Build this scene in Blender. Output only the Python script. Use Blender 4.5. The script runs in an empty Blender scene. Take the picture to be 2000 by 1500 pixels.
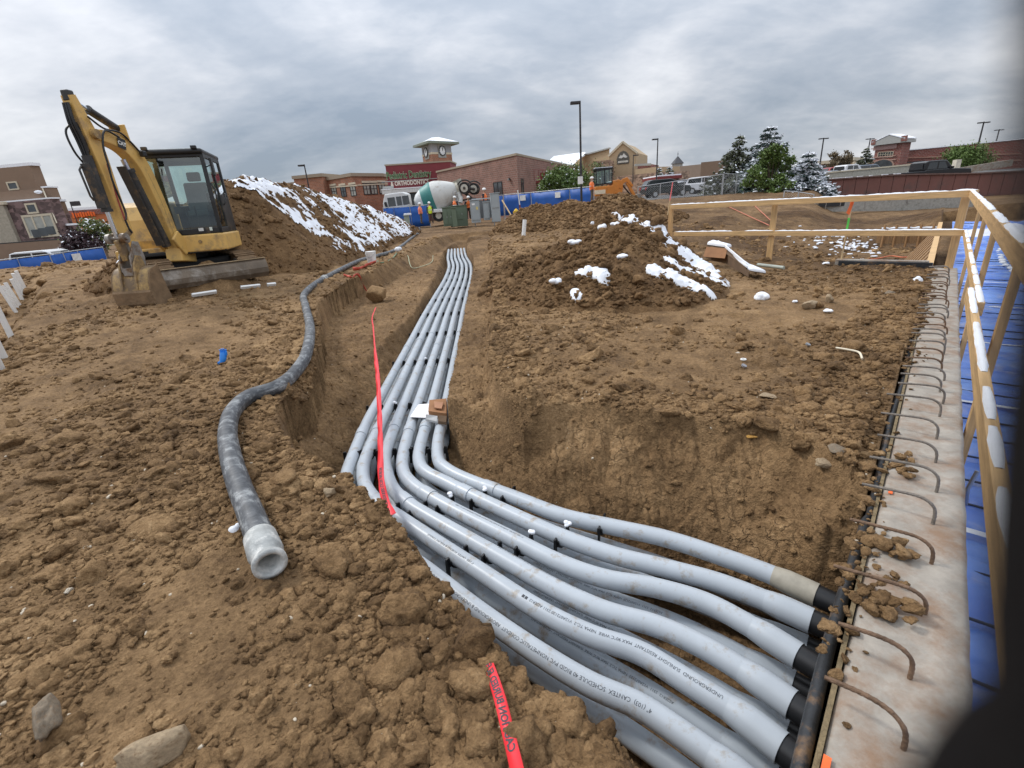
import bpy, math, random
import numpy as np
from mathutils import Vector, Matrix
rng = np.random.default_rng(7); random.seed(7)
scene = bpy.context.scene
COL = scene.collection

# ------------------------------------------------------------------ camera
FPX = 930.0; EYE = 1.40                       # focal length in photograph pixels, eye height in metres
_up = -np.array([182.0, -2450.0, -FPX]); _up /= np.linalg.norm(_up)
_fw = np.array([0, 0, -1.0]); _hd = _fw - _fw.dot(_up) * _up; _hd /= np.linalg.norm(_hd)
CAMR = np.array([np.cross(_hd, _up), _hd, _up])
cam_data = bpy.data.cameras.new('camera'); cam = bpy.data.objects.new('camera', cam_data)
COL.objects.link(cam); scene.camera = cam
cam_data.sensor_width = 36.0; cam_data.lens = 36.0 * FPX / 2000.0
cam_data.clip_start = 0.001; cam_data.clip_end = 3000.0
mw = Matrix(CAMR.tolist()).to_4x4(); mw.translation = Vector((0, 0, EYE)); cam.matrix_world = mw
cam_data.dof.use_dof = True; cam_data.dof.focus_distance = 5.0; cam_data.dof.aperture_fstop = 7.0

# ------------------------------------------------------------------ sky, sun, exposure
SUN_EL, SUN_ROT = math.radians(46), math.radians(302)
world = bpy.data.worlds.new('World'); scene.world = world; world.use_nodes = True
def build_world():
    nt = world.node_tree; N = nt.nodes; L = nt.links; N.clear()
    def nd(t, **k):
        n = N.new(t)
        for a, v in k.items(): setattr(n, a, v)
        return n
    def mth(op, a, b=None, c=None):
        n = nd('ShaderNodeMath', operation=op)
        for i, v in enumerate((a, b, c)):
            if v is None: continue
            if isinstance(v, (int, float)): n.inputs[i].default_value = v
            else: L.new(v, n.inputs[i])
        return n.outputs[0]
    out = nd('ShaderNodeOutputWorld'); bg = nd('ShaderNodeBackground'); L.new(bg.outputs[0], out.inputs[0])
    sky = nd('ShaderNodeTexSky', sky_type='NISHITA', sun_disc=False, sun_elevation=SUN_EL, sun_rotation=SUN_ROT)
    tc = nd('ShaderNodeTexCoord'); sep = nd('ShaderNodeSeparateXYZ'); L.new(tc.outputs['Generated'], sep.inputs[0])
    zc = mth('MAXIMUM', sep.outputs[2], 0.0)
    den = mth('ADD', zc, 0.30)
    cx = mth('DIVIDE', sep.outputs[0], den); cy = mth('DIVIDE', sep.outputs[1], den)
    cmb = nd('ShaderNodeCombineXYZ'); L.new(cx, cmb.inputs[0]); L.new(cy, cmb.inputs[1])
    def noise(scale, det, rough, off, dist=0.0, stretch=1.0):
        mp = nd('ShaderNodeMapping'); mp.inputs['Location'].default_value = off; mp.inputs['Scale'].default_value = (1, stretch, 1)
        L.new(cmb.outputs[0], mp.inputs[0])
        n = nd('ShaderNodeTexNoise'); n.inputs['Scale'].default_value = scale; n.inputs['Detail'].default_value = det
        n.inputs['Roughness'].default_value = rough; n.inputs['Distortion'].default_value = dist
        L.new(mp.outputs[0], n.inputs[0]); return n.outputs[0]
    a = noise(0.9, 5, 0.5, (3.4, 1.7, 0), 0.5); b = noise(2.6, 5, 0.55, (8, 2, 0), 0.35, 1.3); c = noise(7.5, 4, 0.6, (1, 5, 0), 0.2, 1.5)
    m = mth('ADD', mth('MULTIPLY', a, 0.66), mth('ADD', mth('MULTIPLY', b, 0.24), mth('MULTIPLY', c, 0.10)))
    cr = nd('ShaderNodeValToRGB'); L.new(m, cr.inputs[0]); e = cr.color_ramp.elements
    e[0].position = 0.35; e[0].color = (0.46, 0.55, 0.68, 1); e[1].position = 0.64; e[1].color = (1.30, 1.32, 1.37, 1)
    k = e.new(0.46); k.color = (0.70, 0.77, 0.88, 1); k = e.new(0.54); k.color = (0.97, 1.01, 1.09, 1)
    # overcast sky: brighter overhead than low down (CIE), a paler band near the horizon where the cloud deck thins
    grad = mth('MULTIPLY_ADD', zc, 1.15, 0.32)
    lowb = mth('MULTIPLY', mth('POWER', mth('SUBTRACT', 1.0, zc), 14.0), 0.16)
    gain = mth('ADD', grad, lowb)
    mul = nd('ShaderNodeMix', data_type='RGBA', blend_type='MULTIPLY'); mul.inputs[0].default_value = 1.0
    L.new(cr.outputs[0], mul.inputs[6])
    cg = nd('ShaderNodeCombineColor'); [L.new(gain, cg.inputs[i]) for i in range(3)]; L.new(cg.outputs[0], mul.inputs[7])
    # the clear sky behind shows only through thin cloud
    sc = nd('ShaderNodeMix', data_type='RGBA', blend_type='MULTIPLY'); sc.inputs[0].default_value = 1.0
    L.new(sky.outputs[0], sc.inputs[6]); sc.inputs[7].default_value = (0.08, 0.08, 0.08, 1)
    mx = nd('ShaderNodeMix', data_type='RGBA'); mx.inputs[0].default_value = 0.92
    L.new(sc.outputs[2], mx.inputs[6]); L.new(mul.outputs[2], mx.inputs[7])
    L.new(mx.outputs[2], bg.inputs[0]); bg.inputs[1].default_value = 1.0
build_world()
sun_d = bpy.data.lights.new('sun', 'SUN'); sun_d.energy = 1.5; sun_d.angle = math.radians(10); sun_d.color = (1.0, 0.965, 0.91)
sun = bpy.data.objects.new('sun', sun_d); COL.objects.link(sun)
_sd = Vector((math.sin(SUN_ROT) * math.cos(SUN_EL), math.cos(SUN_ROT) * math.cos(SUN_EL), math.sin(SUN_EL)))
sun.rotation_euler = _sd.to_track_quat('Z', 'Y').to_euler()
vs = scene.view_settings; vs.view_transform = 'Standard'; vs.look = 'None'; vs.exposure = 0.47; vs.gamma = 1.0; vs.use_curve_mapping = False
scene.render.engine = 'CYCLES'
scene.cycles.max_bounces = 6; scene.cycles.diffuse_bounces = 3; scene.cycles.transparent_max_bounces = 12

# ------------------------------------------------------------------ survey helpers: picture bearing + level or distance -> place in the world
def _ray(px, py): return CAMR @ np.array([px - 1000.0, 750.0 - py, -FPX]) / FPX
def G(px, py, z=0.0):
    d = _ray(px, py); return np.array([0, 0, EYE]) + d * ((z - EYE) / d[2])
def D(px, py, dep):
    d = _ray(px, py); return np.array([0, 0, EYE]) + d * (dep / d[1])
def hor(px): return 750.0 + (_up[0] * (px - 1000.0) - _up[2] * FPX) / _up[1]
def H(px, dep): return D(px, hor(px), dep)      # point at eye level on that bearing

# ------------------------------------------------------------------ numpy noise
def _hash(ix, iy, seed):
    h = (ix.astype(np.int64) * 374761393 + iy.astype(np.int64) * 668265263 + seed * 1442695041) & 0xFFFFFFFF
    h = ((h ^ (h >> 13)) * 1274126177) & 0xFFFFFFFF
    h = (h ^ (h >> 16)); h = (h * 2246822519) & 0xFFFFFFFF; h ^= h >> 15
    return h.astype(np.float64) / 4294967296.0
def vnoise(x, y, seed=0):
    ix = np.floor(x); iy = np.floor(y); fx = x - ix; fy = y - iy
    ux = fx * fx * (3 - 2 * fx); uy = fy * fy * (3 - 2 * fy)
    a = _hash(ix, iy, seed); b = _hash(ix + 1, iy, seed); c = _hash(ix, iy + 1, seed); d = _hash(ix + 1, iy + 1, seed)
    return (a + (b - a) * ux) * (1 - uy) + (c + (d - c) * ux) * uy - 0.5
def fbm(x, y, seed=0, octv=4, gain=0.5):
    s = np.zeros_like(x); a = 1.0; f = 1.0
    for o in range(octv):
        s += a * vnoise(x * f + 17.3 * o, y * f - 9.1 * o, seed + o); a *= gain; f *= 2.03
    return s
def bumps(x, y, cell, seed, dens, r0, r1, flat=0.75):
    """lumps of soil: the highest of the half-buried balls that a jittered grid drops around each point"""
    wx = x + cell * 0.28 * vnoise(x / cell * 2.3, y / cell * 2.3, seed + 50); wy = y + cell * 0.28 * vnoise(x / cell * 2.3 + 40, y / cell * 2.3, seed + 51)
    gx = np.floor(wx / cell); gy = np.floor(wy / cell); out = np.zeros_like(x)
    for i in (-1, 0, 1):
        for j in (-1, 0, 1):
            cx = gx + i; cy = gy + j
            r = (r0 + (r1 - r0) * _hash(cx, cy, seed + 2) ** 2) * cell
            r = np.where(_hash(cx, cy, seed + 3) < dens, r, 0)
            dx = (cx + _hash(cx, cy, seed)) * cell - wx; dy = (cy + _hash(cx, cy, seed + 1)) * cell - wy
            el = 0.75 + 0.5 * _hash(cx, cy, seed + 4)
            q = r * r - dx * dx * el - dy * dy / el
            out = np.maximum(out, np.sqrt(np.maximum(q, 0)) * flat)
    return out
def cracks(x, y, cell, seed, width):
    """1 on the lines between the cells of a jittered grid, 0 inside them"""
    wx = x + cell * 0.25 * vnoise(x / cell * 3, y / cell * 3, seed + 7); wy = y + cell * 0.25 * vnoise(x / cell * 3 + 31, y / cell * 3, seed + 8); gx = np.floor(wx / cell); gy = np.floor(wy / cell); f1 = np.full(x.shape, 9e9); f2 = f1.copy()
    for i in (-1, 0, 1):
        for j in (-1, 0, 1):
            cx = gx + i; cy = gy + j; d = np.hypot((cx + _hash(cx, cy, seed)) * cell - wx, (cy + _hash(cx, cy, seed + 1)) * cell - wy); f2 = np.minimum(f2, np.maximum(d, f1)); f1 = np.minimum(f1, d)
    return np.clip(1 - (f2 - f1) / width, 0, 1)
def sstep(a, b, x):
    t = np.clip((x - a) / (b - a), 0, 1); return t * t * (3 - 2 * t)
def poly_dist(x, y, poly, closed=True):
    """distance to a polygon's outline and an inside mask"""
    P = np.asarray(poly, float); n = len(P); d2 = np.full(x.shape, 1e12); ins = np.zeros(x.shape, bool)
    for i in range(n if closed else n - 1):
        ax, ay = P[i]; bx, by = P[(i + 1) % n]; ex, ey = bx - ax, by - ay; L = ex * ex + ey * ey + 1e-12
        t = np.clip(((x - ax) * ex + (y - ay) * ey) / L, 0, 1)
        d2 = np.minimum(d2, (x - ax - t * ex) ** 2 + (y - ay - t * ey) ** 2)
        if closed:
            c = (ay > y) != (by > y)
            with np.errstate(divide='ignore', invalid='ignore'):
                ins ^= c & (x < (bx - ax) * (y - ay) / (by - ay + 1e-15) + ax)
    return np.sqrt(d2), ins

# ------------------------------------------------------------------ mesh helpers
def np_mesh(name, V, F, smooth=True, mat=None):
    V = np.asarray(V, np.float32); F = np.asarray(F, np.int32); k = F.shape[1]
    me = bpy.data.meshes.new(name)
    me.vertices.add(len(V)); me.vertices.foreach_set('co', V.ravel())
    me.loops.add(F.size); me.loops.foreach_set('vertex_index', F.ravel())
    me.polygons.add(len(F)); me.polygons.foreach_set('loop_start', np.arange(0, F.size, k, dtype=np.int32))
    me.polygons.foreach_set('use_smooth', np.full(len(F), smooth)); me.update(calc_edges=True); me.validate()
    if mat: me.materials.append(mat)
    return me
def tagit(o, label=None, cat=None, group=None, kind=None):
    if label: o['label'] = label
    if cat: o['category'] = cat
    if group: o['group'] = group
    if kind: o['kind'] = kind
    return o
def thing(name, label, cat, loc=(0, 0, 0), rz=0.0, group=None):
    o = bpy.data.objects.new(name, None); COL.objects.link(o); o.location = tuple(float(v) for v in loc); o.rotation_euler = (0, 0, rz)
    o.empty_display_size = 0.2
    return tagit(o, label, cat, group)
def xform(o):
    m = o.matrix_basis.copy()
    while o.parent: o = o.parent; m = o.matrix_basis @ m
    return m
def link_mesh(name, me, parent=None, loc=(0, 0, 0)):
    o = bpy.data.objects.new(name, me); COL.objects.link(o)
    if parent: o.parent = parent
    o.location = tuple(float(v) for v in loc); return o
def nrm(v):
    v = np.asarray(v, float); return v / (np.linalg.norm(v) + 1e-12)
def frame(d, up=(0, 0, 1)):
    d = nrm(d); up = np.asarray(up, float)
    if abs(d.dot(nrm(up))) > 0.98: up = np.array([1.0, 0, 0]) if abs(d[0]) < 0.9 else np.array([0, 1.0, 0])
    s = nrm(np.cross(d, up)); u = np.cross(s, d); return s, u
class MB:
    def __init__(self): self.v = []; self.f = []; self.s = []
    def add(self, vs, fs, smooth=False):
        b = len(self.v); self.v += [tuple(float(q) for q in p) for p in vs]
        for f in fs: self.f.append([i + b for i in f]); self.s.append(smooth)
        return self
    def box(self, c, s, ax=None):
        c = np.asarray(c, float); h = np.asarray(s, float) / 2; A = np.eye(3) if ax is None else np.array([nrm(a) for a in ax])
        vs = [c + A[0] * h[0] * i + A[1] * h[1] * j + A[2] * h[2] * k for i in (-1, 1) for j in (-1, 1) for k in (-1, 1)]
        return self.add(vs, [(0, 1, 3, 2), (4, 6, 7, 5), (0, 4, 5, 1), (2, 3, 7, 6), (0, 2, 6, 4), (1, 5, 7, 3)])
    def beam(self, p0, p1, w, h, up=(0, 0, 1)):
        p0 = np.asarray(p0, float); p1 = np.asarray(p1, float); s, u = frame(p1 - p0, up)
        return self.box((p0 + p1) / 2, (np.linalg.norm(p1 - p0), w, h), (nrm(p1 - p0), s, u))
    def cyl(self, p0, p1, r0, r1=None, n=12, caps=True, smooth=True):
        r1 = r0 if r1 is None else r1; p0 = np.asarray(p0, float); p1 = np.asarray(p1, float); s, u = frame(p1 - p0)
        a = [2 * math.pi * i / n for i in range(n)]
        vs = [p0 + r0 * (math.cos(t) * s + math.sin(t) * u) for t in a] + [p1 + r1 * (math.cos(t) * s + math.sin(t) * u) for t in a]
        self.add(vs, [(i, (i + 1) % n, n + (i + 1) % n, n + i) for i in range(n)], smooth)
        if caps: self.add(vs, [tuple(range(n))[::-1], tuple(range(n, 2 * n))], False)
        return self
    def tube(self, path, r, n=10, caps=True, smooth=True):
        P = np.asarray(path, float); m = len(P); R = np.full(m, r, float) if np.isscalar(r) else np.asarray(r, float)
        T = np.gradient(P, axis=0); u = None; vs = []
        for i in range(m):
            t = nrm(T[i])
            if u is None: s, u = frame(t)
            else: u = nrm(u - t * u.dot(t)); s = np.cross(t, u)
            vs += [P[i] + R[i] * (math.cos(a) * s + math.sin(a) * u) for a in [2 * math.pi * k / n for k in range(n)]]
        self.add(vs, [(i * n + k, i * n + (k + 1) % n, (i + 1) * n + (k + 1) % n, (i + 1) * n + k) for i in range(m - 1) for k in range(n)], smooth)
        if caps: self.add(vs, [tuple(range(n))[::-1], tuple(range((m - 1) * n, m * n))], False)
        return self
    def prism(self, poly, o, ax, ay, ext):
        o = np.asarray(o, float); ax = np.asarray(ax, float); ay = np.asarray(ay, float); e = np.asarray(ext, float); n = len(poly)
        a = [o + ax * p[0] + ay * p[1] - e / 2 for p in poly]; b = [p + e for p in a]
        self.add(a + b, [tuple(range(n)), tuple(range(n, 2 * n))[::-1]] + [(i, n + i, n + (i + 1) % n, (i + 1) % n) for i in range(n)])
        return self
    def ball(self, c, r, nu=12, nv=8, ax=None, smooth=True):
        c = np.asarray(c, float); r = np.full(3, r, float) if np.isscalar(r) else np.asarray(r, float); A = np.eye(3) if ax is None else np.array(ax, float)
        vs = [c - A[2] * r[2]]
        for j in range(1, nv):
            th = math.pi * j / nv
            for i in range(nu):
                ph = 2 * math.pi * i / nu
                vs.append(c + A[0] * r[0] * math.sin(th) * math.cos(ph) + A[1] * r[1] * math.sin(th) * math.sin(ph) - A[2] * r[2] * math.cos(th))
        vs.append(c + A[2] * r[2]); k = lambda j, i: 1 + (j - 1) * nu + i % nu
        fs = [(0, k(1, i + 1), k(1, i)) for i in range(nu)] + [(k(nv - 1, i), k(nv - 1, i + 1), len(vs) - 1) for i in range(nu)]
        fs += [(k(j, i), k(j, i + 1), k(j + 1, i + 1), k(j + 1, i)) for j in range(1, nv - 1) for i in range(nu)]
        return self.add(vs, fs, smooth)
    def quad(self, *p): return self.add(p, [tuple(range(len(p)))])
    def build(self, name, mat, parent=None, world=False, bevel=0.0, seg=2, label=None, cat=None, group=None, kind=None):
        V = np.array(self.v, float)
        loc = np.zeros(3)
        if world and parent is not None:
            m = np.array(xform(parent).inverted()); V = V @ m[:3, :3].T + m[:3, 3]
        elif parent is None:
            loc = np.array([(V[:, 0].min() + V[:, 0].max()) / 2, (V[:, 1].min() + V[:, 1].max()) / 2, V[:, 2].min()]); V = V - loc
        me = bpy.data.meshes.new(name); me.from_pydata(V.tolist(), [], self.f)
        me.polygons.foreach_set('use_smooth', self.s); me.update()
        mats = mat if isinstance(mat, (list, tuple)) else [mat]
        for q in mats: me.materials.append(q)
        bm_fix(me)
        o = link_mesh(name, me, parent, loc)
        if bevel:
            b = o.modifiers.new('bevel', 'BEVEL'); b.width = bevel; b.segments = seg; b.limit_method = 'ANGLE'; b.angle_limit = math.radians(50)
        return tagit(o, label, cat, group, kind)
import bmesh
def bm_fix(me):
    bm = bmesh.new(); bm.from_mesh(me); bmesh.ops.recalc_face_normals(bm, faces=bm.faces); bm.to_mesh(me); bm.free()
def copy_tree(o, parent=None):
    c = o.copy(); COL.objects.link(c)
    if parent: c.parent = parent
    for ch in list(o.children): copy_tree(ch, c)
    return c
def catmull(P, step):
    P = np.asarray(P, float); Q = np.vstack([2 * P[0] - P[1], P, 2 * P[-1] - P[-2]]); out = []
    for i in range(1, len(Q) - 2):
        p0, p1, p2, p3 = Q[i - 1:i + 3]; n = max(3, int(np.linalg.norm(p2 - p1) / step))
        for t in np.linspace(0, 1, n, endpoint=False):
            out.append(0.5 * (2 * p1 + (p2 - p0) * t + (2 * p0 - 5 * p1 + 4 * p2 - p3) * t * t + (3 * p1 - p0 - 3 * p2 + p3) * t ** 3))
    out.append(P[-1]); out = np.array(out)
    return resample(out, step)
def arclen(P): return np.concatenate([[0], np.cumsum(np.linalg.norm(np.diff(P, axis=0), axis=1))])
def resample(P, step):
    s = arclen(P); q = np.linspace(0, s[-1], max(3, int(s[-1] / step)))
    return np.stack([np.interp(q, s, P[:, k]) for k in range(P.shape[1])], 1)
def at_s(P, q):
    s = arclen(P); return np.stack([np.interp(q, s, P[:, k]) for k in range(3)], -1)

# ------------------------------------------------------------------ lettering, prepared as meshes
def text_mesh(s, size=1.0, bold=0.0, extrude=0.0, align='LEFT'):
    c = bpy.data.curves.new('lettering', 'FONT'); c.body = s; c.size = size; c.offset = bold; c.extrude = extrude; c.align_x = align; c.resolution_u = 2
    o = bpy.data.objects.new('lettering', c); me = bpy.data.meshes.new_from_object(o)
    bpy.data.objects.remove(o); V = np.array([v.co for v in me.vertices]); F = [list(p.vertices) for p in me.polygons]
    bpy.data.meshes.remove(me); return V, F
def put_text(mb, s, size, o, ax, ay, bold=0.0, depth=0.0, align='CENTER', width=None):
    V, F = text_mesh(s, size, bold, depth, align)
    if width is not None:
        w = V[:, 0].max() - V[:, 0].min(); V[:, 0] *= width / w
    o = np.asarray(o, float); ax = nrm(ax); ay = nrm(ay); az = np.cross(ax, ay)
    mb.add([o + ax * p[0] + ay * p[1] + az * p[2] for p in V], F); return mb

# ------------------------------------------------------------------ materials
def mat_base(name):
    m = bpy.data.materials.new(name); m.use_nodes = True; nt = m.node_tree; N = nt.nodes
    return m, nt, N, nt.links, N['Principled BSDF']
def PM(name, col, rough=0.6, var=0.18, scale=6.0, bump=0.0, bscale=40.0, metal=0.0, spec=0.5, dirt=None, dirt_amt=0.5, dscale=3.0, stretch=None, coat=0.0, trans=0.0, ior=1.45, alpha=1.0):
    """painted or plain stuff: a colour with uneven wear, optional dirt patches and relief"""
    m, nt, N, L, P = mat_base(name)
    tc = N.new('ShaderNodeTexCoord'); src = tc.outputs['Object']
    if stretch:
        mp = N.new('ShaderNodeMapping'); mp.inputs['Scale'].default_value = stretch; L.new(src, mp.inputs[0]); src = mp.outputs[0]
    n = N.new('ShaderNodeTexNoise'); n.inputs['Scale'].default_value = scale; n.inputs['Detail'].default_value = 5; n.inputs['Roughness'].default_value = 0.6; L.new(src, n.inputs[0])
    r = N.new('ShaderNodeValToRGB'); L.new(n.outputs[0], r.inputs[0]); e = r.color_ramp.elements
    e[0].position = 0.3; e[1].position = 0.7
    c = np.array(col[:3]); e[0].color = (*np.clip(c * (1 - var), 0, 1), 1); e[1].color = (*np.clip(c * (1 + var), 0, 1), 1)
    colout = r.outputs[0]
    if dirt is not None:
        d = N.new('ShaderNodeTexNoise'); d.inputs['Scale'].default_value = dscale; d.inputs['Detail'].default_value = 8; d.inputs['Roughness'].default_value = 0.7; L.new(tc.outputs['Object'], d.inputs[0])
        dr = N.new('ShaderNodeValToRGB'); L.new(d.outputs[0], dr.inputs[0]); g = dr.color_ramp.elements
        g[0].position = 0.62 - 0.3 * dirt_amt; g[0].color = (0, 0, 0, 1); g[1].position = 0.74 - 0.22 * dirt_amt; g[1].color = (1, 1, 1, 1)
        mx = N.new('ShaderNodeMix'); mx.data_type = 'RGBA'; L.new(dr.outputs[0], mx.inputs[0]); L.new(colout, mx.inputs[6]); mx.inputs[7].default_value = (*dirt, 1); colout = mx.outputs[2]
    L.new(colout, P.inputs['Base Color']); P.inputs['Roughness'].default_value = rough; P.inputs['Metallic'].default_value = metal
    P.inputs['Specular IOR Level'].default_value = spec; P.inputs['Coat Weight'].default_value = coat
    P.inputs['Transmission Weight'].default_value = trans; P.inputs['IOR'].default_value = ior; P.inputs['Alpha'].default_value = alpha
    if bump:
        b = N.new('ShaderNodeTexNoise'); b.inputs['Scale'].default_value = bscale; b.inputs['Detail'].default_value = 6; L.new(src, b.inputs[0])
        bp = N.new('ShaderNodeBump'); bp.inputs['Strength'].default_value = bump; bp.inputs['Distance'].default_value = 0.02; L.new(b.outputs[0], bp.inputs['Height']); L.new(bp.outputs[0], P.inputs['Normal'])
    return m
def dirt_mat(name, tint=(1, 1, 1), rnd=False):
    m, nt, N, L, P = mat_base(name)
    geo = N.new('ShaderNodeNewGeometry'); pos = geo.outputs['Position']
    def nz(sc, det=5, ro=0.6):
        n = N.new('ShaderNodeTexNoise'); n.inputs['Scale'].default_value = sc; n.inputs['Detail'].default_value = det; n.inputs['Roughness'].default_value = ro; L.new(pos, n.inputs[0]); return n.outputs[0]
    def mth(op, a, b):
        q = N.new('ShaderNodeMath'); q.operation = op
        for i, v in enumerate((a, b)):
            if isinstance(v, (int, float)): q.inputs[i].default_value = v
            else: L.new(v, q.inputs[i])
        return q.outputs[0]
    a = nz(0.45, 4); b = nz(3.5, 6, 0.65); c = nz(38, 6, 0.7); g = nz(160, 3, 0.6)
    s = mth('ADD', mth('ADD', mth('MULTIPLY', a, 0.24), mth('MULTIPLY', b, 0.34)), mth('ADD', mth('MULTIPLY', c, 0.32), mth('MULTIPLY', g, 0.10)))
    if rnd:
        oi = N.new('ShaderNodeObjectInfo'); s = mth('ADD', s, mth('MULTIPLY', mth('SUBTRACT', oi.outputs['Random'], 0.5), 0.10))
    r = N.new('ShaderNodeValToRGB'); L.new(s, r.inputs[0]); e = r.color_ramp.elements
    T = np.array(tint)
    def cc(x): return (*(np.array(x) * T), 1)
    e[0].position = 0.37; e[0].color = cc((0.078, 0.044, 0.020)); e[1].position = 0.64; e[1].color = cc((0.45, 0.295, 0.155))
    k = e.new(0.46); k.color = cc((0.172, 0.102, 0.047)); k = e.new(0.55); k.color = cc((0.300, 0.186, 0.090))
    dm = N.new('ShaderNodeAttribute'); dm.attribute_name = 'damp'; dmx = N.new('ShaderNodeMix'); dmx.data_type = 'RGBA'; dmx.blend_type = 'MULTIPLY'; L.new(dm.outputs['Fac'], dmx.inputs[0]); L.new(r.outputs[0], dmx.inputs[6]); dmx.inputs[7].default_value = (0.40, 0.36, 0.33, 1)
    cl = N.new('ShaderNodeAttribute'); cl.attribute_name = 'clay'; vm = N.new('ShaderNodeMix'); vm.data_type = 'VECTOR'; vm.inputs[0].default_value = 0.16; cn = N.new('ShaderNodeTexNoise'); cn.inputs['Scale'].default_value = 7; cn.inputs['Detail'].default_value = 4; L.new(pos, cn.inputs[0]); L.new(pos, vm.inputs[4]); L.new(cn.outputs['Color'], vm.inputs[5])
    ve = N.new('ShaderNodeTexVoronoi'); ve.feature = 'DISTANCE_TO_EDGE'; ve.inputs['Scale'].default_value = 8.5; L.new(vm.outputs[1], ve.inputs[0]); ck = N.new('ShaderNodeValToRGB'); L.new(ve.outputs['Distance'], ck.inputs[0]); ce = ck.color_ramp.elements; ce[0].position = 0.0; ce[0].color = (1, 1, 1, 1); ce[1].position = 0.022; ce[1].color = (0, 0, 0, 1)
    cms = mth('MULTIPLY', mth('MULTIPLY', ck.outputs[0], cl.outputs['Fac']), mth('MULTIPLY', mth('SUBTRACT', b, 0.49), 4.0)); cms_ = N.new('ShaderNodeClamp'); L.new(cms, cms_.inputs[0]); crack = cms_.outputs[0]
    # pale grit
    v = N.new('ShaderNodeTexVoronoi'); v.inputs['Scale'].default_value = 55; L.new(pos, v.inputs[0])
    gr = N.new('ShaderNodeValToRGB'); L.new(v.outputs['Distance'], gr.inputs[0]); ge = gr.color_ramp.elements
    ge[0].position = 0.05; ge[0].color = (1, 1, 1, 1); ge[1].position = 0.11; ge[1].color = (0, 0, 0, 1)
    wn = N.new('ShaderNodeSeparateColor'); L.new(v.outputs['Color'], wn.inputs[0])
    sel = mth('MULTIPLY', mth('GREATER_THAN', wn.outputs[0], 0.93), gr.outputs[0])
    mx = N.new('ShaderNodeMix'); mx.data_type = 'RGBA'; L.new(sel, mx.inputs[0]); L.new(dmx.outputs[2], mx.inputs[6]); mx.inputs[7].default_value = (0.42, 0.35, 0.26, 1)
    ckm = N.new('ShaderNodeMix'); ckm.data_type = 'RGBA'; ckm.blend_type = 'MULTIPLY'; L.new(mth('MULTIPLY', crack, 0.5), ckm.inputs[0]); L.new(mx.outputs[2], ckm.inputs[6]); ckm.inputs[7].default_value = (0.30, 0.27, 0.25, 1); L.new(ckm.outputs[2], P.inputs['Base Color']); P.inputs['Roughness'].default_value = 0.93; P.inputs['Specular IOR Level'].default_value = 0.25  # crack lines darkened in the colour, standing for the shade down inside them
    v2 = N.new('ShaderNodeTexVoronoi'); v2.inputs['Scale'].default_value = 70; L.new(pos, v2.inputs[0])
    hgt = mth('ADD', mth('MULTIPLY', c, 1.0), mth('ADD', mth('MULTIPLY', g, 0.35), mth('MULTIPLY', v2.outputs['Distance'], -0.35)))
    soft = nz(16, 5, 0.55); hgt = mth('ADD', mth('MULTIPLY', hgt, mth('SUBTRACT', 1.0, mth('MULTIPLY', cl.outputs['Fac'], 0.55))), mth('SUBTRACT', mth('MULTIPLY', mth('MULTIPLY', soft, cl.outputs['Fac']), 1.6), mth('MULTIPLY', crack, 0.9)))
    bp = N.new('ShaderNodeBump'); bp.inputs['Strength'].default_value = 0.9; bp.inputs['Distance'].default_value = 0.03; L.new(hgt, bp.inputs['Height']); L.new(bp.outputs[0], P.inputs['Normal'])
    return m
DIRT = dirt_mat('soil'); CLOD = dirt_mat('soil_clod', (1.06, 1.05, 1.03), True); DIRT2 = dirt_mat('soil_damp', (0.74, 0.70, 0.66)); CLOD2 = dirt_mat('soil_clod_damp', (0.78, 0.74, 0.70), True)
def snow_mat():
    m, nt, N, L, P = mat_base('snow'); P.inputs['Roughness'].default_value = 0.75
    ta = N.new('ShaderNodeAttribute'); ta.attribute_name = 'thin'; tm = N.new('ShaderNodeMix'); tm.data_type = 'RGBA'; L.new(ta.outputs['Fac'], tm.inputs[0]); tm.inputs[6].default_value = (0.78, 0.80, 0.84, 1); tm.inputs[7].default_value = (0.46, 0.40, 0.34, 1); L.new(tm.outputs[2], P.inputs['Base Color'])
    tc = N.new('ShaderNodeNewGeometry'); n = N.new('ShaderNodeTexNoise'); n.inputs['Scale'].default_value = 22; n.inputs['Detail'].default_value = 6; L.new(tc.outputs['Position'], n.inputs[0])
    b = N.new('ShaderNodeBump'); b.inputs['Strength'].default_value = 0.35; b.inputs['Distance'].default_value = 0.02; L.new(n.outputs[0], b.inputs['Height']); L.new(b.outputs[0], P.inputs['Normal'])
    return m
SNOW = snow_mat()
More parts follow.
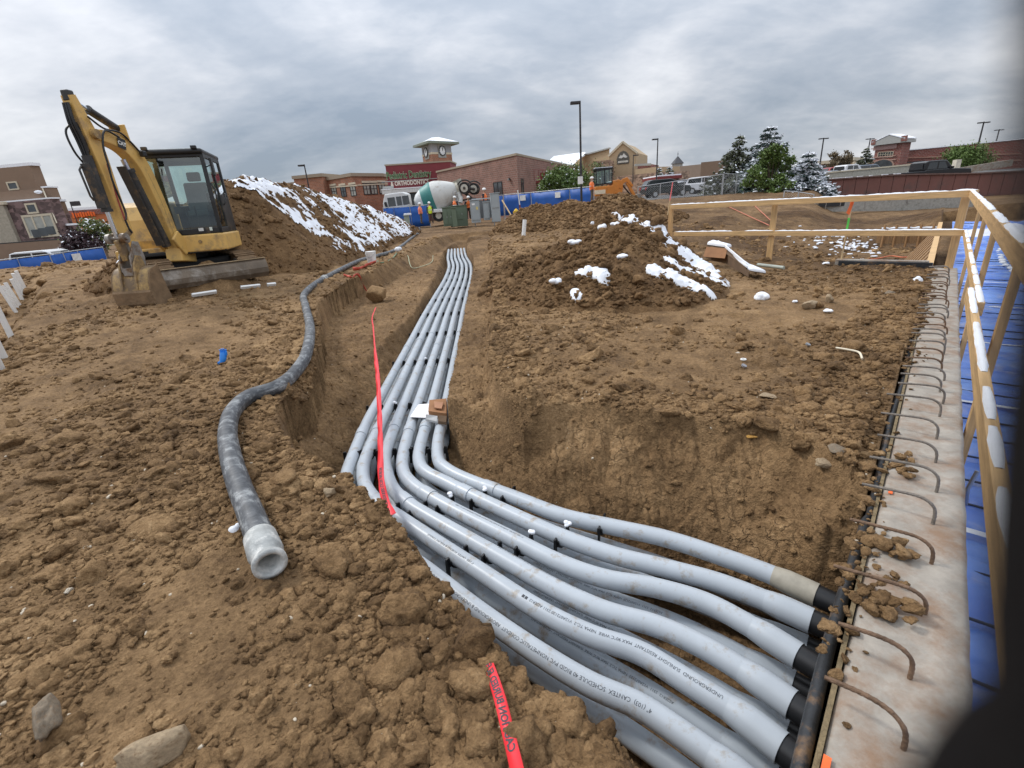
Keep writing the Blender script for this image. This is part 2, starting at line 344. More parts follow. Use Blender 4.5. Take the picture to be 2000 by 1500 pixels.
def concrete_mat(name, col, stain=(0.22, 0.13, 0.075), amt=0.5):
    m, nt, N, L, P = mat_base(name); geo = N.new('ShaderNodeNewGeometry'); pos = geo.outputs['Position']
    def nz(sc, det=6, ro=0.65):
        n = N.new('ShaderNodeTexNoise'); n.inputs['Scale'].default_value = sc; n.inputs['Detail'].default_value = det; n.inputs['Roughness'].default_value = ro; L.new(pos, n.inputs[0]); return n.outputs[0]
    r = N.new('ShaderNodeValToRGB'); L.new(nz(9), r.inputs[0]); e = r.color_ramp.elements; c = np.array(col)
    e[0].position = 0.3; e[0].color = (*c * 0.72, 1); e[1].position = 0.7; e[1].color = (*c * 1.15, 1)
    d = N.new('ShaderNodeValToRGB'); L.new(nz(4.2, 9, 0.72), d.inputs[0]); g = d.color_ramp.elements
    g[0].position = 0.62 - 0.22 * amt; g[0].color = (0, 0, 0, 1); g[1].position = 0.80 - 0.2 * amt; g[1].color = (0.85, 0.85, 0.85, 1)
    mx = N.new('ShaderNodeMix'); mx.data_type = 'RGBA'; L.new(d.outputs[0], mx.inputs[0]); L.new(r.outputs[0], mx.inputs[6]); mx.inputs[7].default_value = (*stain, 1)
    L.new(mx.outputs[2], P.inputs['Base Color']); P.inputs['Roughness'].default_value = 0.9
    b = N.new('ShaderNodeBump'); b.inputs['Strength'].default_value = 0.35; b.inputs['Distance'].default_value = 0.01; L.new(nz(60), b.inputs['Height']); L.new(b.outputs[0], P.inputs['Normal'])
    return m
def wood_mat(name, col, axis=0):
    m, nt, N, L, P = mat_base(name); tc = N.new('ShaderNodeTexCoord'); mp = N.new('ShaderNodeMapping'); sc = [14, 14, 14]; sc[axis] = 0.9; mp.inputs['Scale'].default_value = sc
    L.new(tc.outputs['Object'], mp.inputs[0]); n = N.new('ShaderNodeTexNoise'); n.inputs['Scale'].default_value = 3.0; n.inputs['Detail'].default_value = 8; n.inputs['Roughness'].default_value = 0.65; n.inputs['Distortion'].default_value = 0.6; L.new(mp.outputs[0], n.inputs[0])
    r = N.new('ShaderNodeValToRGB'); L.new(n.outputs[0], r.inputs[0]); e = r.color_ramp.elements; c = np.array(col)
    e[0].position = 0.3; e[0].color = (*c * 0.62, 1); e[1].position = 0.68; e[1].color = (*np.clip(c * 1.18, 0, 1), 1)
    v = N.new('ShaderNodeTexVoronoi'); v.inputs['Scale'].default_value = 2.2; m2 = N.new('ShaderNodeMapping'); s2 = [2.4, 2.4, 2.4]; s2[axis] = 1.1; m2.inputs['Scale'].default_value = s2; L.new(tc.outputs['Object'], m2.inputs[0]); L.new(m2.outputs[0], v.inputs[0])
    k = N.new('ShaderNodeValToRGB'); L.new(v.outputs['Distance'], k.inputs[0]); q = k.color_ramp.elements; q[0].position = 0.04; q[0].color = (1, 1, 1, 1); q[1].position = 0.09; q[1].color = (0, 0, 0, 1)
    mx = N.new('ShaderNodeMix'); mx.data_type = 'RGBA'; L.new(k.outputs[0], mx.inputs[0]); L.new(r.outputs[0], mx.inputs[6]); mx.inputs[7].default_value = (*(c * 0.25), 1)
    L.new(mx.outputs[2], P.inputs['Base Color']); P.inputs['Roughness'].default_value = 0.72
    b = N.new('ShaderNodeBump'); b.inputs['Strength'].default_value = 0.2; b.inputs['Distance'].default_value = 0.004; L.new(n.outputs[0], b.inputs['Height']); L.new(b.outputs[0], P.inputs['Normal'])
    return m
MUD = (0.17, 0.10, 0.05)
# ================================================================== THE GROUND
EW = np.array([0.668, 0.744]); NW = np.array([0.744, -0.668])       # along the concrete wall, and to its far side
EW /= np.linalg.norm(EW); NW = np.array([EW[1], -EW[0]])
def WP(t, n, z=0.0): return np.array([*(EW * t + NW * n), z])
# ---- conduit runs (centre lines); upper layer, numbered from the run nearest the hose
ZU, SPV, RP = -0.50, 0.168, 0.0505
_p0 = [(874, 486), (880, 501), (881, 519), (874, 543), (850, 570), (831, 602), (812, 645), (788, 697), (762, 744), (725, 816), (692, 890)]
_p4 = [(889, 485), (910, 510), (913, 537), (907, 565), (896, 602), (883, 645), (871, 681), (855, 744), (840, 790), (829, 840), (824, 880)]
_A = np.array([G(*p, ZU) for p in _p0]); _B = np.array([G(*p, ZU) for p in _p4])
def far_run(i):
    # straight parallel runs, evened out from the sightings: x as a function of y
    ys = np.array([24.0, 20.0, 17.0, 14.0, 11.0, 9.0, 7.5, 6.0, 5.0, 4.3])
    xa = np.interp(ys, _A[::-1, 1], _A[::-1, 0]); xb = np.interp(ys, _B[::-1, 1], _B[::-1, 0])
    xa = np.convolve(np.pad(xa, 1, mode='edge'), [0.25, 0.5, 0.25], 'valid'); xb = np.convolve(np.pad(xb, 1, mode='edge'), [0.25, 0.5, 0.25], 'valid')
    mid = (xa + xb) / 2
    return np.stack([mid + (i - 2) * 0.150, ys, np.full(len(ys), ZU)], 1)
_bend = [(690, 925), (717, 948), (760, 985), (780, 945), (812, 935), (848, 905)]
_near = {  # sightings round the elbow and down to the wall
    5: [(856, 858), (856, 897), (872, 916), (912, 937), (1010, 974), (1100, 1008), (1200, 1030), (1300, 1052), (1400, 1084), (1500, 1120), (1595, 1163)],
    4: [(820, 875), (820, 906), (836, 925), (872, 943), (915, 965), (1010, 1010), (1100, 1050), (1200, 1085), (1300, 1110), (1400, 1137), (1500, 1175), (1585, 1213)],
    3: [(788, 885), (788, 922), (808, 948), (842, 971), (890, 998), (990, 1048), (1090, 1098), (1180, 1130), (1280, 1148), (1380, 1178), (1470, 1226), (1560, 1282)],
    2: [(754, 885), (756, 925), (770, 958), (798, 984), (830, 1005), (970, 1085), (1080, 1147), (1180, 1193), (1280, 1222), (1370, 1262), (1460, 1316), (1548, 1377)],
    1: [(716, 890), (709, 925), (717, 955), (745, 988), (778, 1010), (840, 1052), (940, 1118), (1050, 1190), (1150, 1240), (1250, 1275), (1340, 1330), (1440, 1394), (1528, 1462)],
    0: [(686, 900), (676, 938), (684, 975), (715, 1018), (762, 1062), (830, 1112), (930, 1190), (1040, 1268), (1150, 1335), (1250, 1380), (1340, 1440), (1420, 1500), (1500, 1570)]}
def run_path(i):
    far = far_run(i)
    near = np.array([G(*p, ZU) for p in _near[i]])
    # keep the bend rounded: join far[-1] and near[0] through a spline
    return np.vstack([far, near])
UP = {i: catmull(run_path(i), 0.03) for i in range(6)}
def low_path(i):
    far = far_run(i); near = np.array([G(*p, ZU) for p in _near[i]])
    nb = 4 if i > 2 else 5; hd = near[:nb]; near = near[nb - 1:]; a, b = near[0], near[-1]; st = np.array([a + (b - a) * t for t in (0, .25, .5, .75, 1.0)])
    st[1:4] = 0.6 * st[1:4] + 0.4 * np.stack([np.interp([.25, .5, .75], np.linspace(0, 1, len(near)), near[:, k]) for k in range(3)], 1)
    P = np.vstack([far, hd, st[1:]]); P[:, 2] -= SPV; return catmull(P, 0.03)
LO = {i: low_path(i) for i in range(6)}

def inset(pts, d):
    P = np.asarray(pts, float); T = np.gradient(P, axis=0); n = np.stack([-T[:, 1], T[:, 0]], 1); n /= np.linalg.norm(n, axis=1)[:, None] + 1e-9
    return P + n * d
def g2(L, z): return np.array([G(*p, z)[:2] for p in L])
# left lip of the outer cut (far to near), the near lip, and the lip on the side of the wall (near to far)
_otl = np.vstack([[-3.1, 29.0], [-3.3, 22.0], g2([(760, 512), (694, 545), (640, 575), (620, 602), (622, 650), (612, 700), (590, 745), (552, 778), (531, 797)], 0.0)])
_otn = g2([(545, 832), (572, 868), (605, 893), (642, 918), (682, 925), (708, 955), (770, 1015), (830, 1103), (880, 1172), (935, 1243), (1000, 1308), (1100, 1372), (1188, 1432), (1212, 1500)], 0.0)
_wl0, _wl1 = WP(0.75, 0.15)[:2], WP(2.72, 0.15)[:2]
_otr = g2([(1700, 940), (1600, 868), (1500, 835), (1400, 822), (1200, 800), (1100, 787), (1020, 800), (985, 772), (968, 735), (956, 699), (958, 665), (963, 585)], 0.0)
_otf = np.array([[-0.15, 11.0], [-0.35, 15.0], [-0.5, 20.0], [-0.2, 29.0]])
OT = np.vstack([_otl, _otn, [_wl0], [_wl1], _otr, _otf])
_obl = np.vstack([[-2.75, 28.6], [-2.8, 22.0], g2([(816, 522), (702, 578), (656, 610), (640, 660), (632, 700), (606, 748), (574, 784), (558, 797)], -0.38)])
_nin = inset(_otn, 0.07)
_obl = _obl + [-0.05, 0.0]; OB = np.vstack([_obl, _nin, [_wl0 + 0.05], [_wl1 - 0.08], inset(_otr[:6], 0.14), inset(_otr[6:], 0.08), _otf + [-0.12, -0.05]])
_itl = np.vstack([[-2.65, 28.2], [-2.62, 22.0], g2([(848, 540), (806, 610), (744, 664), (650, 735), (608, 771), (577, 801)], -0.38)])
_p5 = UP[5]; _p0w = UP[0]
def off_path(P, d, sel): 
    T = np.gradient(P, axis=0); n = np.stack([-T[:, 1], T[:, 0]], 1); n /= np.linalg.norm(n, axis=1)[:, None]
    return (P[:, :2] + n * d)[sel]
_s5 = arclen(_p5); _i5 = np.searchsorted(_s5, np.arange(0.5, _s5[-1] - 0.05, 0.5)); _i5n = [k for k in _i5 if _p5[k, 1] < 3.4]; _i5f = [k for k in _i5 if _p5[k, 1] > 3.6]
_rr = off_path(_p5, 0.075, _i5f)[::-1]; _rrT = off_path(_p5, 0.095, _i5f)[::-1]              # right side of the pipe bed, near to far
IT = np.vstack([_itl, inset(_otn, 0.10), [_wl0 + 0.08], [_wl1 - 0.12], inset(_otr[:6], 0.17), _rrT, [-0.9, 28.2]])
_s0 = arclen(_p0w); _i0 = [k for k in np.searchsorted(_s0, np.arange(0.5, _s0[-1], 0.5)) if _p0w[k, 1] > 3.9]
_ibl = off_path(_p0w, -0.13, _i0)
IB = np.vstack([[-2.4, 27.5], _ibl, [[-1.62, 3.55], [-1.35, 3.0]], inset(_otn[5:], 0.16), [_wl0 + 0.12], [_wl1 - 0.22], off_path(_p5, 0.10, _i5n)[::-1], _rr, [-1.2, 27.5]])
PITT = np.array([WP(10.3, 0.3)[:2], [6.35, 8.0], [5.35, 9.75], [4.2, 11.6], [3.9, 14.5], [5.2, 21.5], [8.0, 24.5], [13, 25.5], [19, 25], WP(29, 0.3)[:2], WP(20, 0.3)[:2]])
PITB = np.array([WP(10.8, -0.06)[:2], [5.9, 10.1], [5.2, 12.0], [5.3, 13.5], [6.6, 15.0], [9.0, 16.4], [13, 18.2], [17, 20.0], WP(26, -0.06)[:2], WP(19, -0.06)[:2]])
SIDE = np.array([[-30, 36], [-16, 18.6], [-7.9, 7.8], [-5.6, 4.75], [-4.75, 3.6], [-4.4, 2.0], [-4.3, -4.0]])
def cut(z, x, y, B, T, zb, pw=1.0):
    dB, iB = poly_dist(x, y, B); dT, iT = poly_dist(x, y, T)
    t = np.where(iB, 0, dB / (dB + dT + 1e-9)); zn = zb + (z - zb) * t ** pw
    return np.where(iT, np.minimum(z, zn), z)
def shape(x, y):
    """the lie of the ground without its roughness"""
    x = np.asarray(x, float); y = np.asarray(y, float)
    t = x * EW[0] + y * EW[1]; n = x * NW[0] + y * NW[1]
    z = 0.20 * sstep(-3.6, -6.6, x) * sstep(5.0, 11.0, y) * (1 - sstep(15, 26, y))
    z = z - 0.06 * sstep(23, 33, y) * (1 - sstep(3, 8, x)) - 0.25 * sstep(-12, -20, x) * sstep(24, 30, y) + 0.28 * sstep(-7.5, -11, x) * sstep(10, 14, y) * (1 - sstep(20, 26, y))
    z = z + 0.85 * sstep(25, 40, y) * sstep(6, 11, x) * (1 - sstep(-1.5, 1.0, x - 0.66 * y)) - 0.55 * sstep(-1.5, 1.0, x - 0.66 * y) * sstep(20, 25, y)
    z = z + 0.05 * fbm(x * 0.55, y * 0.55, 3, 3)
    # trench along the far left with the white pipes
    dS, _ = poly_dist(x, y, SIDE, closed=False)
    lx = np.interp(y, SIDE[::-1, 1], SIDE[::-1, 0]); left = x < lx
    z = np.where(left, z - (0.62 * sstep(0.0, 0.65, dS) - 0.45 * sstep(1.6, 3.4, dS)) * (1 - 0.9 * sstep(10.5, 15, y)), z)
    wx = x + 0.05 * vnoise(x * 2.1, y * 2.1, 91) + 0.02 * vnoise(x * 7, y * 7, 93); wy = y + 0.05 * vnoise(x * 2.1 + 9, y * 2.1, 92) + 0.02 * vnoise(x * 7 + 5, y * 7, 94)
    near = (np.abs(x) < 6) & (y < 31) & (y > -1)
    if near.any():
        xa, ya, za = wx[near], wy[near], z[near]
        zb = np.where(xa > np.interp(ya, [3.5, 5, 25], [-0.9, -0.95, -1.9]), -0.23, -0.42); za = cut(za, xa, ya, OB, OT, zb, 1.1); za = cut(za, xa, ya, IB, IT, -0.745, 1.05); z = z.copy(); z[near] = za
    pit = (x > 3) & (x < 21) & (y > 7) & (y < 27)
    if pit.any(): zz = cut(z[pit], wx[pit], wy[pit], PITB, PITT, -1.25, 0.9); z = z.copy(); z[pit] = zz
    # lower ground under the blue sheeting on the far side of the wall
    z = np.where((n > -0.035) & (t > -6) & (t < 31) & (n < 12), np.minimum(z, -0.78), z); z = np.where((n > -0.12) & (t > -6) & (t < 10.0), np.minimum(z, 0.0 if False else np.where(t > 4.5, 0.01, -0.03)), z)
    return z
def heap_z(x, y, fn):
    m = fn(x, y); ln = 0.09 * fbm(x * 1.3, y * 1.3, 5, 3) + 0.06 * fbm(x * 4, y * 4, 15, 3); w = sstep(0.0, 0.25, m)
    return m, shape(x, y) + 0.02 + m + (ln * (0.4 + 0.6 * w) + 0.8 * (bumps(x, y, 0.42, 141, 0.5, 0.12, 0.42, 0.7) + bumps(x, y, 0.18, 161, 0.65, 0.15, 0.46, 0.75))) * sstep(-0.05, 0.12, m)
def trench_mask(x, y):
    d, i = poly_dist(x, y, IB); return i
def rough(x, y, fine=True):
    d = np.hypot(x, y); n = x * NW[0] + y * NW[1]
    dO, iO = poly_dist(x, y, OT); inside = iO & (np.abs(x) < 6)
    pad = sstep(0.0, 1.0, x + 0.35) * sstep(2.4, 3.4, y) * (1 - sstep(6.0, 8.0, y))      # trodden ground right of the trench
    calm = 1 - 0.42 * pad; calm = np.where(inside, 0.42, calm)
    lip = np.exp(-(np.minimum(dO, 2) / 0.28) ** 2) * (~iO)
    z = 0.055 * fbm(x * 0.9, y * 0.9, 11, 3) * calm + 0.045 * fbm(x * 3.1, y * 3.1, 21, 4) * (0.55 + 0.45 * calm)
    cl = np.clip(0.46 + 1.7 * fbm(x * 0.8 + 5, y * 0.8, 31, 3), 0.06, 1.3) * calm + 0.35 * lip
    z = z + cl * (1.00 * bumps(x, y, 0.30, 41, 0.30, 0.10, 0.36, 0.62) + 0.95 * bumps(x, y, 0.13, 61, 0.55, 0.16, 0.46, 0.70))
    z = z + np.clip(cl, 0.3, 1) * 0.9 * bumps(x, y, 0.055, 81, 0.72, 0.2, 0.48, 0.75)
    if fine: z = z + 0.012 * fbm(x * 14, y * 14, 71, 3)
    # flakes and cracks in the cut faces
    zs = shape(x, y) if inside.any() else z; tri = np.abs(((zs + 0.05 * fbm(x * 1.6, y * 1.6, 97, 3)) * 9.0) % 1.0 - 0.5); z = np.where(inside, z + 0.05 * (tri - 0.25) * np.clip(0.5 + 1.5 * fbm(x * 1.1, y * 1.1, 98, 2), 0, 1.2) + 0.03 * fbm(x * 6, y * 6, 99, 3) - 0.05 * np.maximum(0, 0.10 - np.abs(vnoise(x * 5.5, y * 5.5, 95))) / 0.10 * 0.6 - 0.02 * np.maximum(0, 0.08 - np.abs(vnoise(x * 13, y * 11, 96))) / 0.08, z)
    if inside.any():
        xi, yi = x[inside], y[inside]; ck = np.maximum(cracks(xi, yi, 0.21, 611, 0.016) * 0.9, 0.6 * cracks(xi, yi, 0.085, 621, 0.010)) * np.clip(0.6 + 2.2 * vnoise(xi * 2.2, yi * 2.2, 631), 0, 1); z[inside] = z[inside] - 0.024 * ck + 0.30 * bumps(xi, yi, 0.26, 641, 0.6, 0.2, 0.5, 0.4) + 0.35 * bumps(xi, yi, 0.09, 651, 0.4, 0.2, 0.45, 0.5)
    # keep it off the pipes, the wall top and the sheeting
    bed = np.zeros_like(z, bool)
    if inside.any(): bed[inside] = trench_mask(x[inside], y[inside])
    z = np.where(bed, np.clip(z, -0.05, 0.03) * 0.6, z)
    near_wall = np.clip(-n / 0.10, 0, 1); z = np.where((n > -0.10), z * near_wall, z)
    return z * (1 - 0.75 * sstep(40, 80, d))
def surf(x, y): return shape(x, y) + rough(x, y)
def spot(px, py, lift=0.0):
    """where a bearing of the photograph meets the ground"""
    d = _ray(px, py); s = np.concatenate([np.arange(0.6, 8, 0.02), np.arange(8, 140, 0.08)]) / max(d[1], 0.15)
    P = np.array([0, 0, EYE]) + s[:, None] * d; h = shape(P[:, 0], P[:, 1]); k = np.argmax(P[:, 2] < h)
    p = P[k].copy(); p[2] = h[k] + lift; return p
def gz(x, y): return float(surf(np.array([x]), np.array([y]))[0])

def make_ground():
    th = np.concatenate([np.radians(np.linspace(-66, 66, 880)), np.radians(np.linspace(66, 294, 90))[1:-1]])
    r = np.concatenate([np.exp(np.linspace(math.log(0.5), math.log(34.0), 900)), np.exp(np.linspace(math.log(34.0), math.log(900.0), 70))[1:]])
    A, Rr = np.meshgrid(th, r); X = Rr * np.sin(A); Y = Rr * np.cos(A)
    x, y = X.ravel(), Y.ravel(); z = shape(x, y) + rough(x, y)
    far = np.hypot(x, y) > 130; z[far] = z[far] * 0.4
    nt_, nr = len(th), len(r); V = np.stack([x, y, z], 1)
    i, j = np.meshgrid(np.arange(nr - 1), np.arange(nt_), indexing='ij'); j2 = (j + 1) % nt_
    F = np.stack([i * nt_ + j, i * nt_ + j2, (i + 1) * nt_ + j2, (i + 1) * nt_ + j], -1).reshape(-1, 4)[:, ::-1]
    V = np.vstack([V, [[0, 0, 0.0]]]); c = len(V) - 1
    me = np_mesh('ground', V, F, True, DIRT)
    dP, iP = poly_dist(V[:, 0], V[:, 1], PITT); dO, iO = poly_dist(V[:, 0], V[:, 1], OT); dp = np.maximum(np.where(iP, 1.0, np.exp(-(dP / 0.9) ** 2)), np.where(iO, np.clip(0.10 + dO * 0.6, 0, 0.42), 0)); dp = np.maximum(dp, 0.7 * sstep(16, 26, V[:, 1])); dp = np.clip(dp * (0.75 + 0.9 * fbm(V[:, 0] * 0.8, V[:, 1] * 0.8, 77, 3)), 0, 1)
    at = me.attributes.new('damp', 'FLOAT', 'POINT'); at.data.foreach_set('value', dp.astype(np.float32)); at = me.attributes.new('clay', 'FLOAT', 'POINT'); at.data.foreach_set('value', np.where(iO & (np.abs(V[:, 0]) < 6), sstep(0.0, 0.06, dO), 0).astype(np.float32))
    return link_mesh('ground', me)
ground = tagit(make_ground(), 'bare brown soil of the building site cut by a pipe trench', None, None, 'structure')
def cap():
    k = 64; a = np.linspace(0, 2 * math.pi, k, endpoint=False); r = np.array([0.02, 0.2, 0.52]); V = []; 
    for q in r: V += [[q * math.sin(t), q * math.cos(t), -0.02] for t in a]
    F = [[i * k + j, i * k + (j + 1) % k, (i + 1) * k + (j + 1) % k, (i + 1) * k + j] for i in range(2) for j in range(k)]
    o = link_mesh('soil_underfoot', np_mesh('soil_underfoot', V, F, True, DIRT), ground); return o
cap()

HEAPS = []
# ---- heaps of soil: sheets laid over the ground, each a heap of its own
def heap(name, label, fn, x0, x1, y0, y1, nx, ny, mat=DIRT, snow=None, group='heaps of dug soil'):
    X, Y = np.meshgrid(np.linspace(x0, x1, nx), np.linspace(y0, y1, ny)); x, y = X.ravel(), Y.ravel()
    m = fn(x, y); ln = 0.09 * fbm(x * 1.3, y * 1.3, 5, 3) + 0.06 * fbm(x * 4, y * 4, 15, 3)
    lum = bumps(x, y, 0.42, 141, 0.5, 0.12, 0.42, 0.7) + bumps(x, y, 0.18, 161, 0.65, 0.15, 0.46, 0.75) + 0.9 * bumps(x, y, 0.08, 181, 0.7, 0.2, 0.48, 0.8) + 0.02 * fbm(x * 12, y * 12, 171, 3)
    w = sstep(0.0, 0.25, m); h = m + (ln * (0.4 + 0.6 * w) + lum * 0.8) * sstep(-0.05, 0.12, m)
    z = shape(x, y) + np.where(m > 0, h + 0.02, m * 1.5 + 0.02)
    V = np.stack([x, y, z], 1); keep = (m > -0.12).reshape(ny, nx)
    i, j = np.meshgrid(np.arange(ny - 1), np.arange(nx - 1), indexing='ij')
    ok = keep[:-1, :-1] & keep[1:, :-1] & keep[:-1, 1:] & keep[1:, 1:]
    F = np.stack([i * nx + j, i * nx + j + 1, (i + 1) * nx + j + 1, (i + 1) * nx + j], -1)[ok]
    used = np.unique(F); remap = np.full(len(V), -1); remap[used] = np.arange(len(used)); c = np.array([(x0 + x1) / 2, (y0 + y1) / 2, 0])
    o = link_mesh(name, np_mesh(name, V[used] - c, remap[F], True, mat), None, c); tagit(o, label, 'dirt heap', group)
    HEAPS.append((fn, (x0, x1, y0, y1)))
    if snow is not None:
        t = snow(x, y, m, h); th = np.where(t > 0, 0.012 + 0.05 * np.minimum(t, 1) ** 0.6, -0.04)
        zs = shape(x, y) + m + 0.02 + (ln * (0.4 + 0.6 * w) + lum * 0.72) * sstep(-0.05, 0.12, m) + th
        k2 = (t > -0.06).reshape(ny, nx) & keep; ok = k2[:-1, :-1] & k2[1:, :-1] & k2[:-1, 1:] & k2[1:, 1:]
        F = np.stack([i * nx + j, i * nx + j + 1, (i + 1) * nx + j + 1, (i + 1) * nx + j], -1)[ok]
        used = np.unique(F); remap[:] = -1; remap[used] = np.arange(len(used)); V[:, 2] = zs
        s = link_mesh('snow', np_mesh('snow', V[used] - c, remap[F], True, SNOW), None, c); at = s.data.attributes.new('thin', 'FLOAT', 'POINT'); at.data.foreach_set('value', (np.clip(1 - t[used] / 0.16, 0, 1) ** 1.3 * 0.8).astype(np.float32))
        return o, s
    return o, None
# long heap behind the excavator
_ridge = np.array([[-7.6, 12.2], [-7.0, 14.0], [-6.75, 17.0], [-6.75, 21.0], [-6.75, 25.0], [-6.4, 30.0], [-6.1, 35.5]])
_rh = np.array([1.55, 2.30, 2.22, 2.05, 1.75, 1.25, 0.30])
def ridge_fn(x, y):
    best = np.full(x.shape, -1.0)
    for k in range(len(_ridge) - 1):
        a, b = _ridge[k], _ridge[k + 1]; e = b - a; t = np.clip(((x - a[0]) * e[0] + (y - a[1]) * e[1]) / e.dot(e), 0, 1)
        d = np.hypot(x - a[0] - t * e[0], y - a[1] - t * e[1]); H_ = _rh[k] + (_rh[k + 1] - _rh[k]) * t
        w = np.where(x > a[0] + t * e[0], 1.0, 1.05)
        h = H_ - np.sqrt((d * np.where(x > a[0] + t * e[0], 1.12, 0.82)) ** 2 + 0.10) + 0.28
        best = np.maximum(best, h)
    return best + 0.16 * fbm(x * 0.55, y * 0.55, 25, 3) * sstep(0.1, 0.8, best)
def ridge_snow(x, y, m, h):
    rx = np.interp(y, _ridge[:, 1], _ridge[:, 0]); right = sstep(-0.15, 0.35, x - rx)
    band = np.sin((x - rx) * 0.0 + (y - 1.1 * (x - rx)) * 0.62 + 1.3 * vnoise(x * 0.4, y * 0.4, 7) * 2)
    u = y - 1.0 * (x - rx); t = 0.66 + 0.34 * np.sin(u * 0.75 + 2.4 * vnoise(x * 0.5, y * 0.35, 7)) + 1.25 * fbm(x * 0.8, y * 0.5, 301, 3) + 1.25 * fbm(x * 3.2 - y * 1.2, y * 2.3, 311, 4) + 0.6 * vnoise(x * 11, y * 9, 321)
    low = sstep(0.05, 0.35, m); end = sstep(13.2, 14.0, y - 0.75 * (x - rx)) * (1 - sstep(30, 34, y))
    return (t - 0.12) * np.where(right * low * end > 0.15, 1, -1) * 1.0 - (1 - right * low * end) * 0.7
heap_back, snow_back = heap('dirt_heap', 'long tall heap of brown soil streaked with snow behind the large yellow excavator', ridge_fn, -12.6, -2.6, 8.6, 38.5, 360, 660, DIRT2, ridge_snow)
tagit(snow_back, 'broken white snow lying on the slope of the long heap behind the large excavator', 'snow', None, 'stuff')
# heap beside the pad, by the wet cardboard box
def pad_fn(x, y):
    def cone(cx, cy, H_, sx, sy, p=0.08):
        return H_ - np.sqrt(((x - cx) / sx) ** 2 + ((y - cy) / sy) ** 2 + p) + math.sqrt(p)
    a = cone(2.05, 8.35, 1.08, np.where(x > 2.05, 1.15, 1.55), 1.75); b = cone(1.35, 7.5, 0.62, 1.5, 1.5); c = cone(2.55, 7.45, 0.58, 0.95, 1.05)
    d = cone(1.2, 9.6, 0.55, 2.2, 2.4)
    m = np.maximum(np.maximum(a, b), np.maximum(c, d)); return m + 0.22 * fbm(x * 1.1, y * 1.1, 45, 3) * sstep(0, 0.5, m)
def pad_snow(x, y, m, h):
    # the main tongue runs from the crest down the side nearest the box, two thin fingers below it
    def seg(ax, ay, bx, by, w):
        ex, ey = bx - ax, by - ay; t = np.clip(((x - ax) * ex + (y - ay) * ey) / (ex * ex + ey * ey), 0, 1)
        return 1 - np.hypot(x - ax - t * ex, y - ay - t * ey) / w
    wob = 0.42 * fbm(x * 2.2, y * 2.2, 401, 3) + 0.5 * fbm(x * 6, y * 6, 411, 3)
    t = np.maximum.reduce([seg(2.25, 8.25, 3.25, 7.55, 0.40), seg(2.65, 7.85, 3.1, 7.45, 0.44), seg(2.42, 7.02, 3.15, 6.95, 0.12), seg(2.1, 6.75, 2.6, 6.55, 0.12), seg(2.6, 6.55, 2.75, 6.35, 0.09), seg(1.10, 6.95, 1.38, 6.70, 0.12), seg(0.96, 6.6, 0.98, 6.5, 0.09)])
    return t + wob * 0.95 - 0.06
heap_pad, snow_pad = heap('dirt_heap', 'lumpy brown soil heap with a tongue of snow next to the cardboard box', pad_fn, -0.6, 5.0, 5.4, 12.0, 430, 480, DIRT2, pad_snow)
tagit(snow_pad, 'thick white snow tongue on the heap beside the cardboard box', 'snow', None, 'stuff')
def far_fn(x, y):
    def cone(cx, cy, H_, sx, sy, p=0.12): return H_ - np.sqrt(((x - cx) / sx) ** 2 + ((y - cy) / sy) ** 2 + p) + math.sqrt(p)
    m = np.maximum.reduce([cone(2.2, 28, 1.2, 1.9, 2.6), cone(4.0, 28, 1.25, 2.3, 2.8), cone(6.1, 27.5, 1.42, 2.1, 2.6), cone(7.8, 28, 0.75, 2.4, 3.0)])
    return m + 0.2 * fbm(x * 0.9, y * 0.9, 65, 3) * sstep(0, 0.5, m)
heap('dirt_heap', 'low light brown soil heap in front of the blue screened fence and orange excavator', far_fn, -1.2, 12.0, 22.5, 33.0, 280, 220, DIRT)
def bld_fn(x, y):
    return 0.42 - np.sqrt(((x + 6.0) / 1.3) ** 2 + ((y - 10.35) / 1.3) ** 2 + 0.02)
# ================================================================== CONDUITS
PVC = PM('grey_pvc', (0.405, 0.44, 0.475), 0.36, 0.06, 5, 0.0, spec=0.5, dirt=(0.30, 0.25, 0.19), dirt_amt=0.22, dscale=11)
PVC2 = PM('grey_pvc_dull', (0.36, 0.40, 0.44), 0.42, 0.07, 5, 0.0, spec=0.45, dirt=(0.25, 0.20, 0.15), dirt_amt=0.32, dscale=9)
INK = PM('black_ink', (0.05, 0.055, 0.065), 0.7, 0.1)
BLK = PM('black_plastic', (0.012, 0.012, 0.013), 0.42, 0.2)
TAPEG = PM('brown_tape', (0.34, 0.31, 0.25), 0.55, 0.15, 20, dirt=MUD, dirt_amt=0.3)
def lay_text(mb, P, s, size, s0, ang, r, rev=True, bold=0.0):
    """print wrapped on a pipe: starts s0 metres before the pipe's end, at an angle round it (0 = top)"""
    V, F = text_mesh(s, size, bold); L = arclen(P)[-1]
    q = (L - s0 - V[:, 0]) if rev else s0 + V[:, 0]
    c = at_s(P, q); c2 = at_s(P, q + 0.02); t = c2 - c; t /= np.linalg.norm(t, axis=1)[:, None]
    side = np.cross(t, [0, 0, 1.0]); side /= np.linalg.norm(side, axis=1)[:, None]; up = np.cross(side, t)
    a = ang + (-1 if rev else 1) * -V[:, 1] / r
    n = np.cos(a)[:, None] * up + np.sin(a)[:, None] * side
    mb.add(c + n * (r + 0.0006), F)
LEGEND = 'CANTEX  SCHEDULE 40 RIGID PVC NONMETALLIC CONDUIT  ABOVEGROUND & UNDERGROUND  CONFORMS TO UL 651  MAX 90\u00b0C WIRE  NEMA TC-2  SUNLIGHT RESISTANT'
_ordn = ['run nearest the hose', 'second run from the hose side', 'third run from the hose side', 'third run from the cut face', 'second run from the cut face', 'run nearest the cut face']
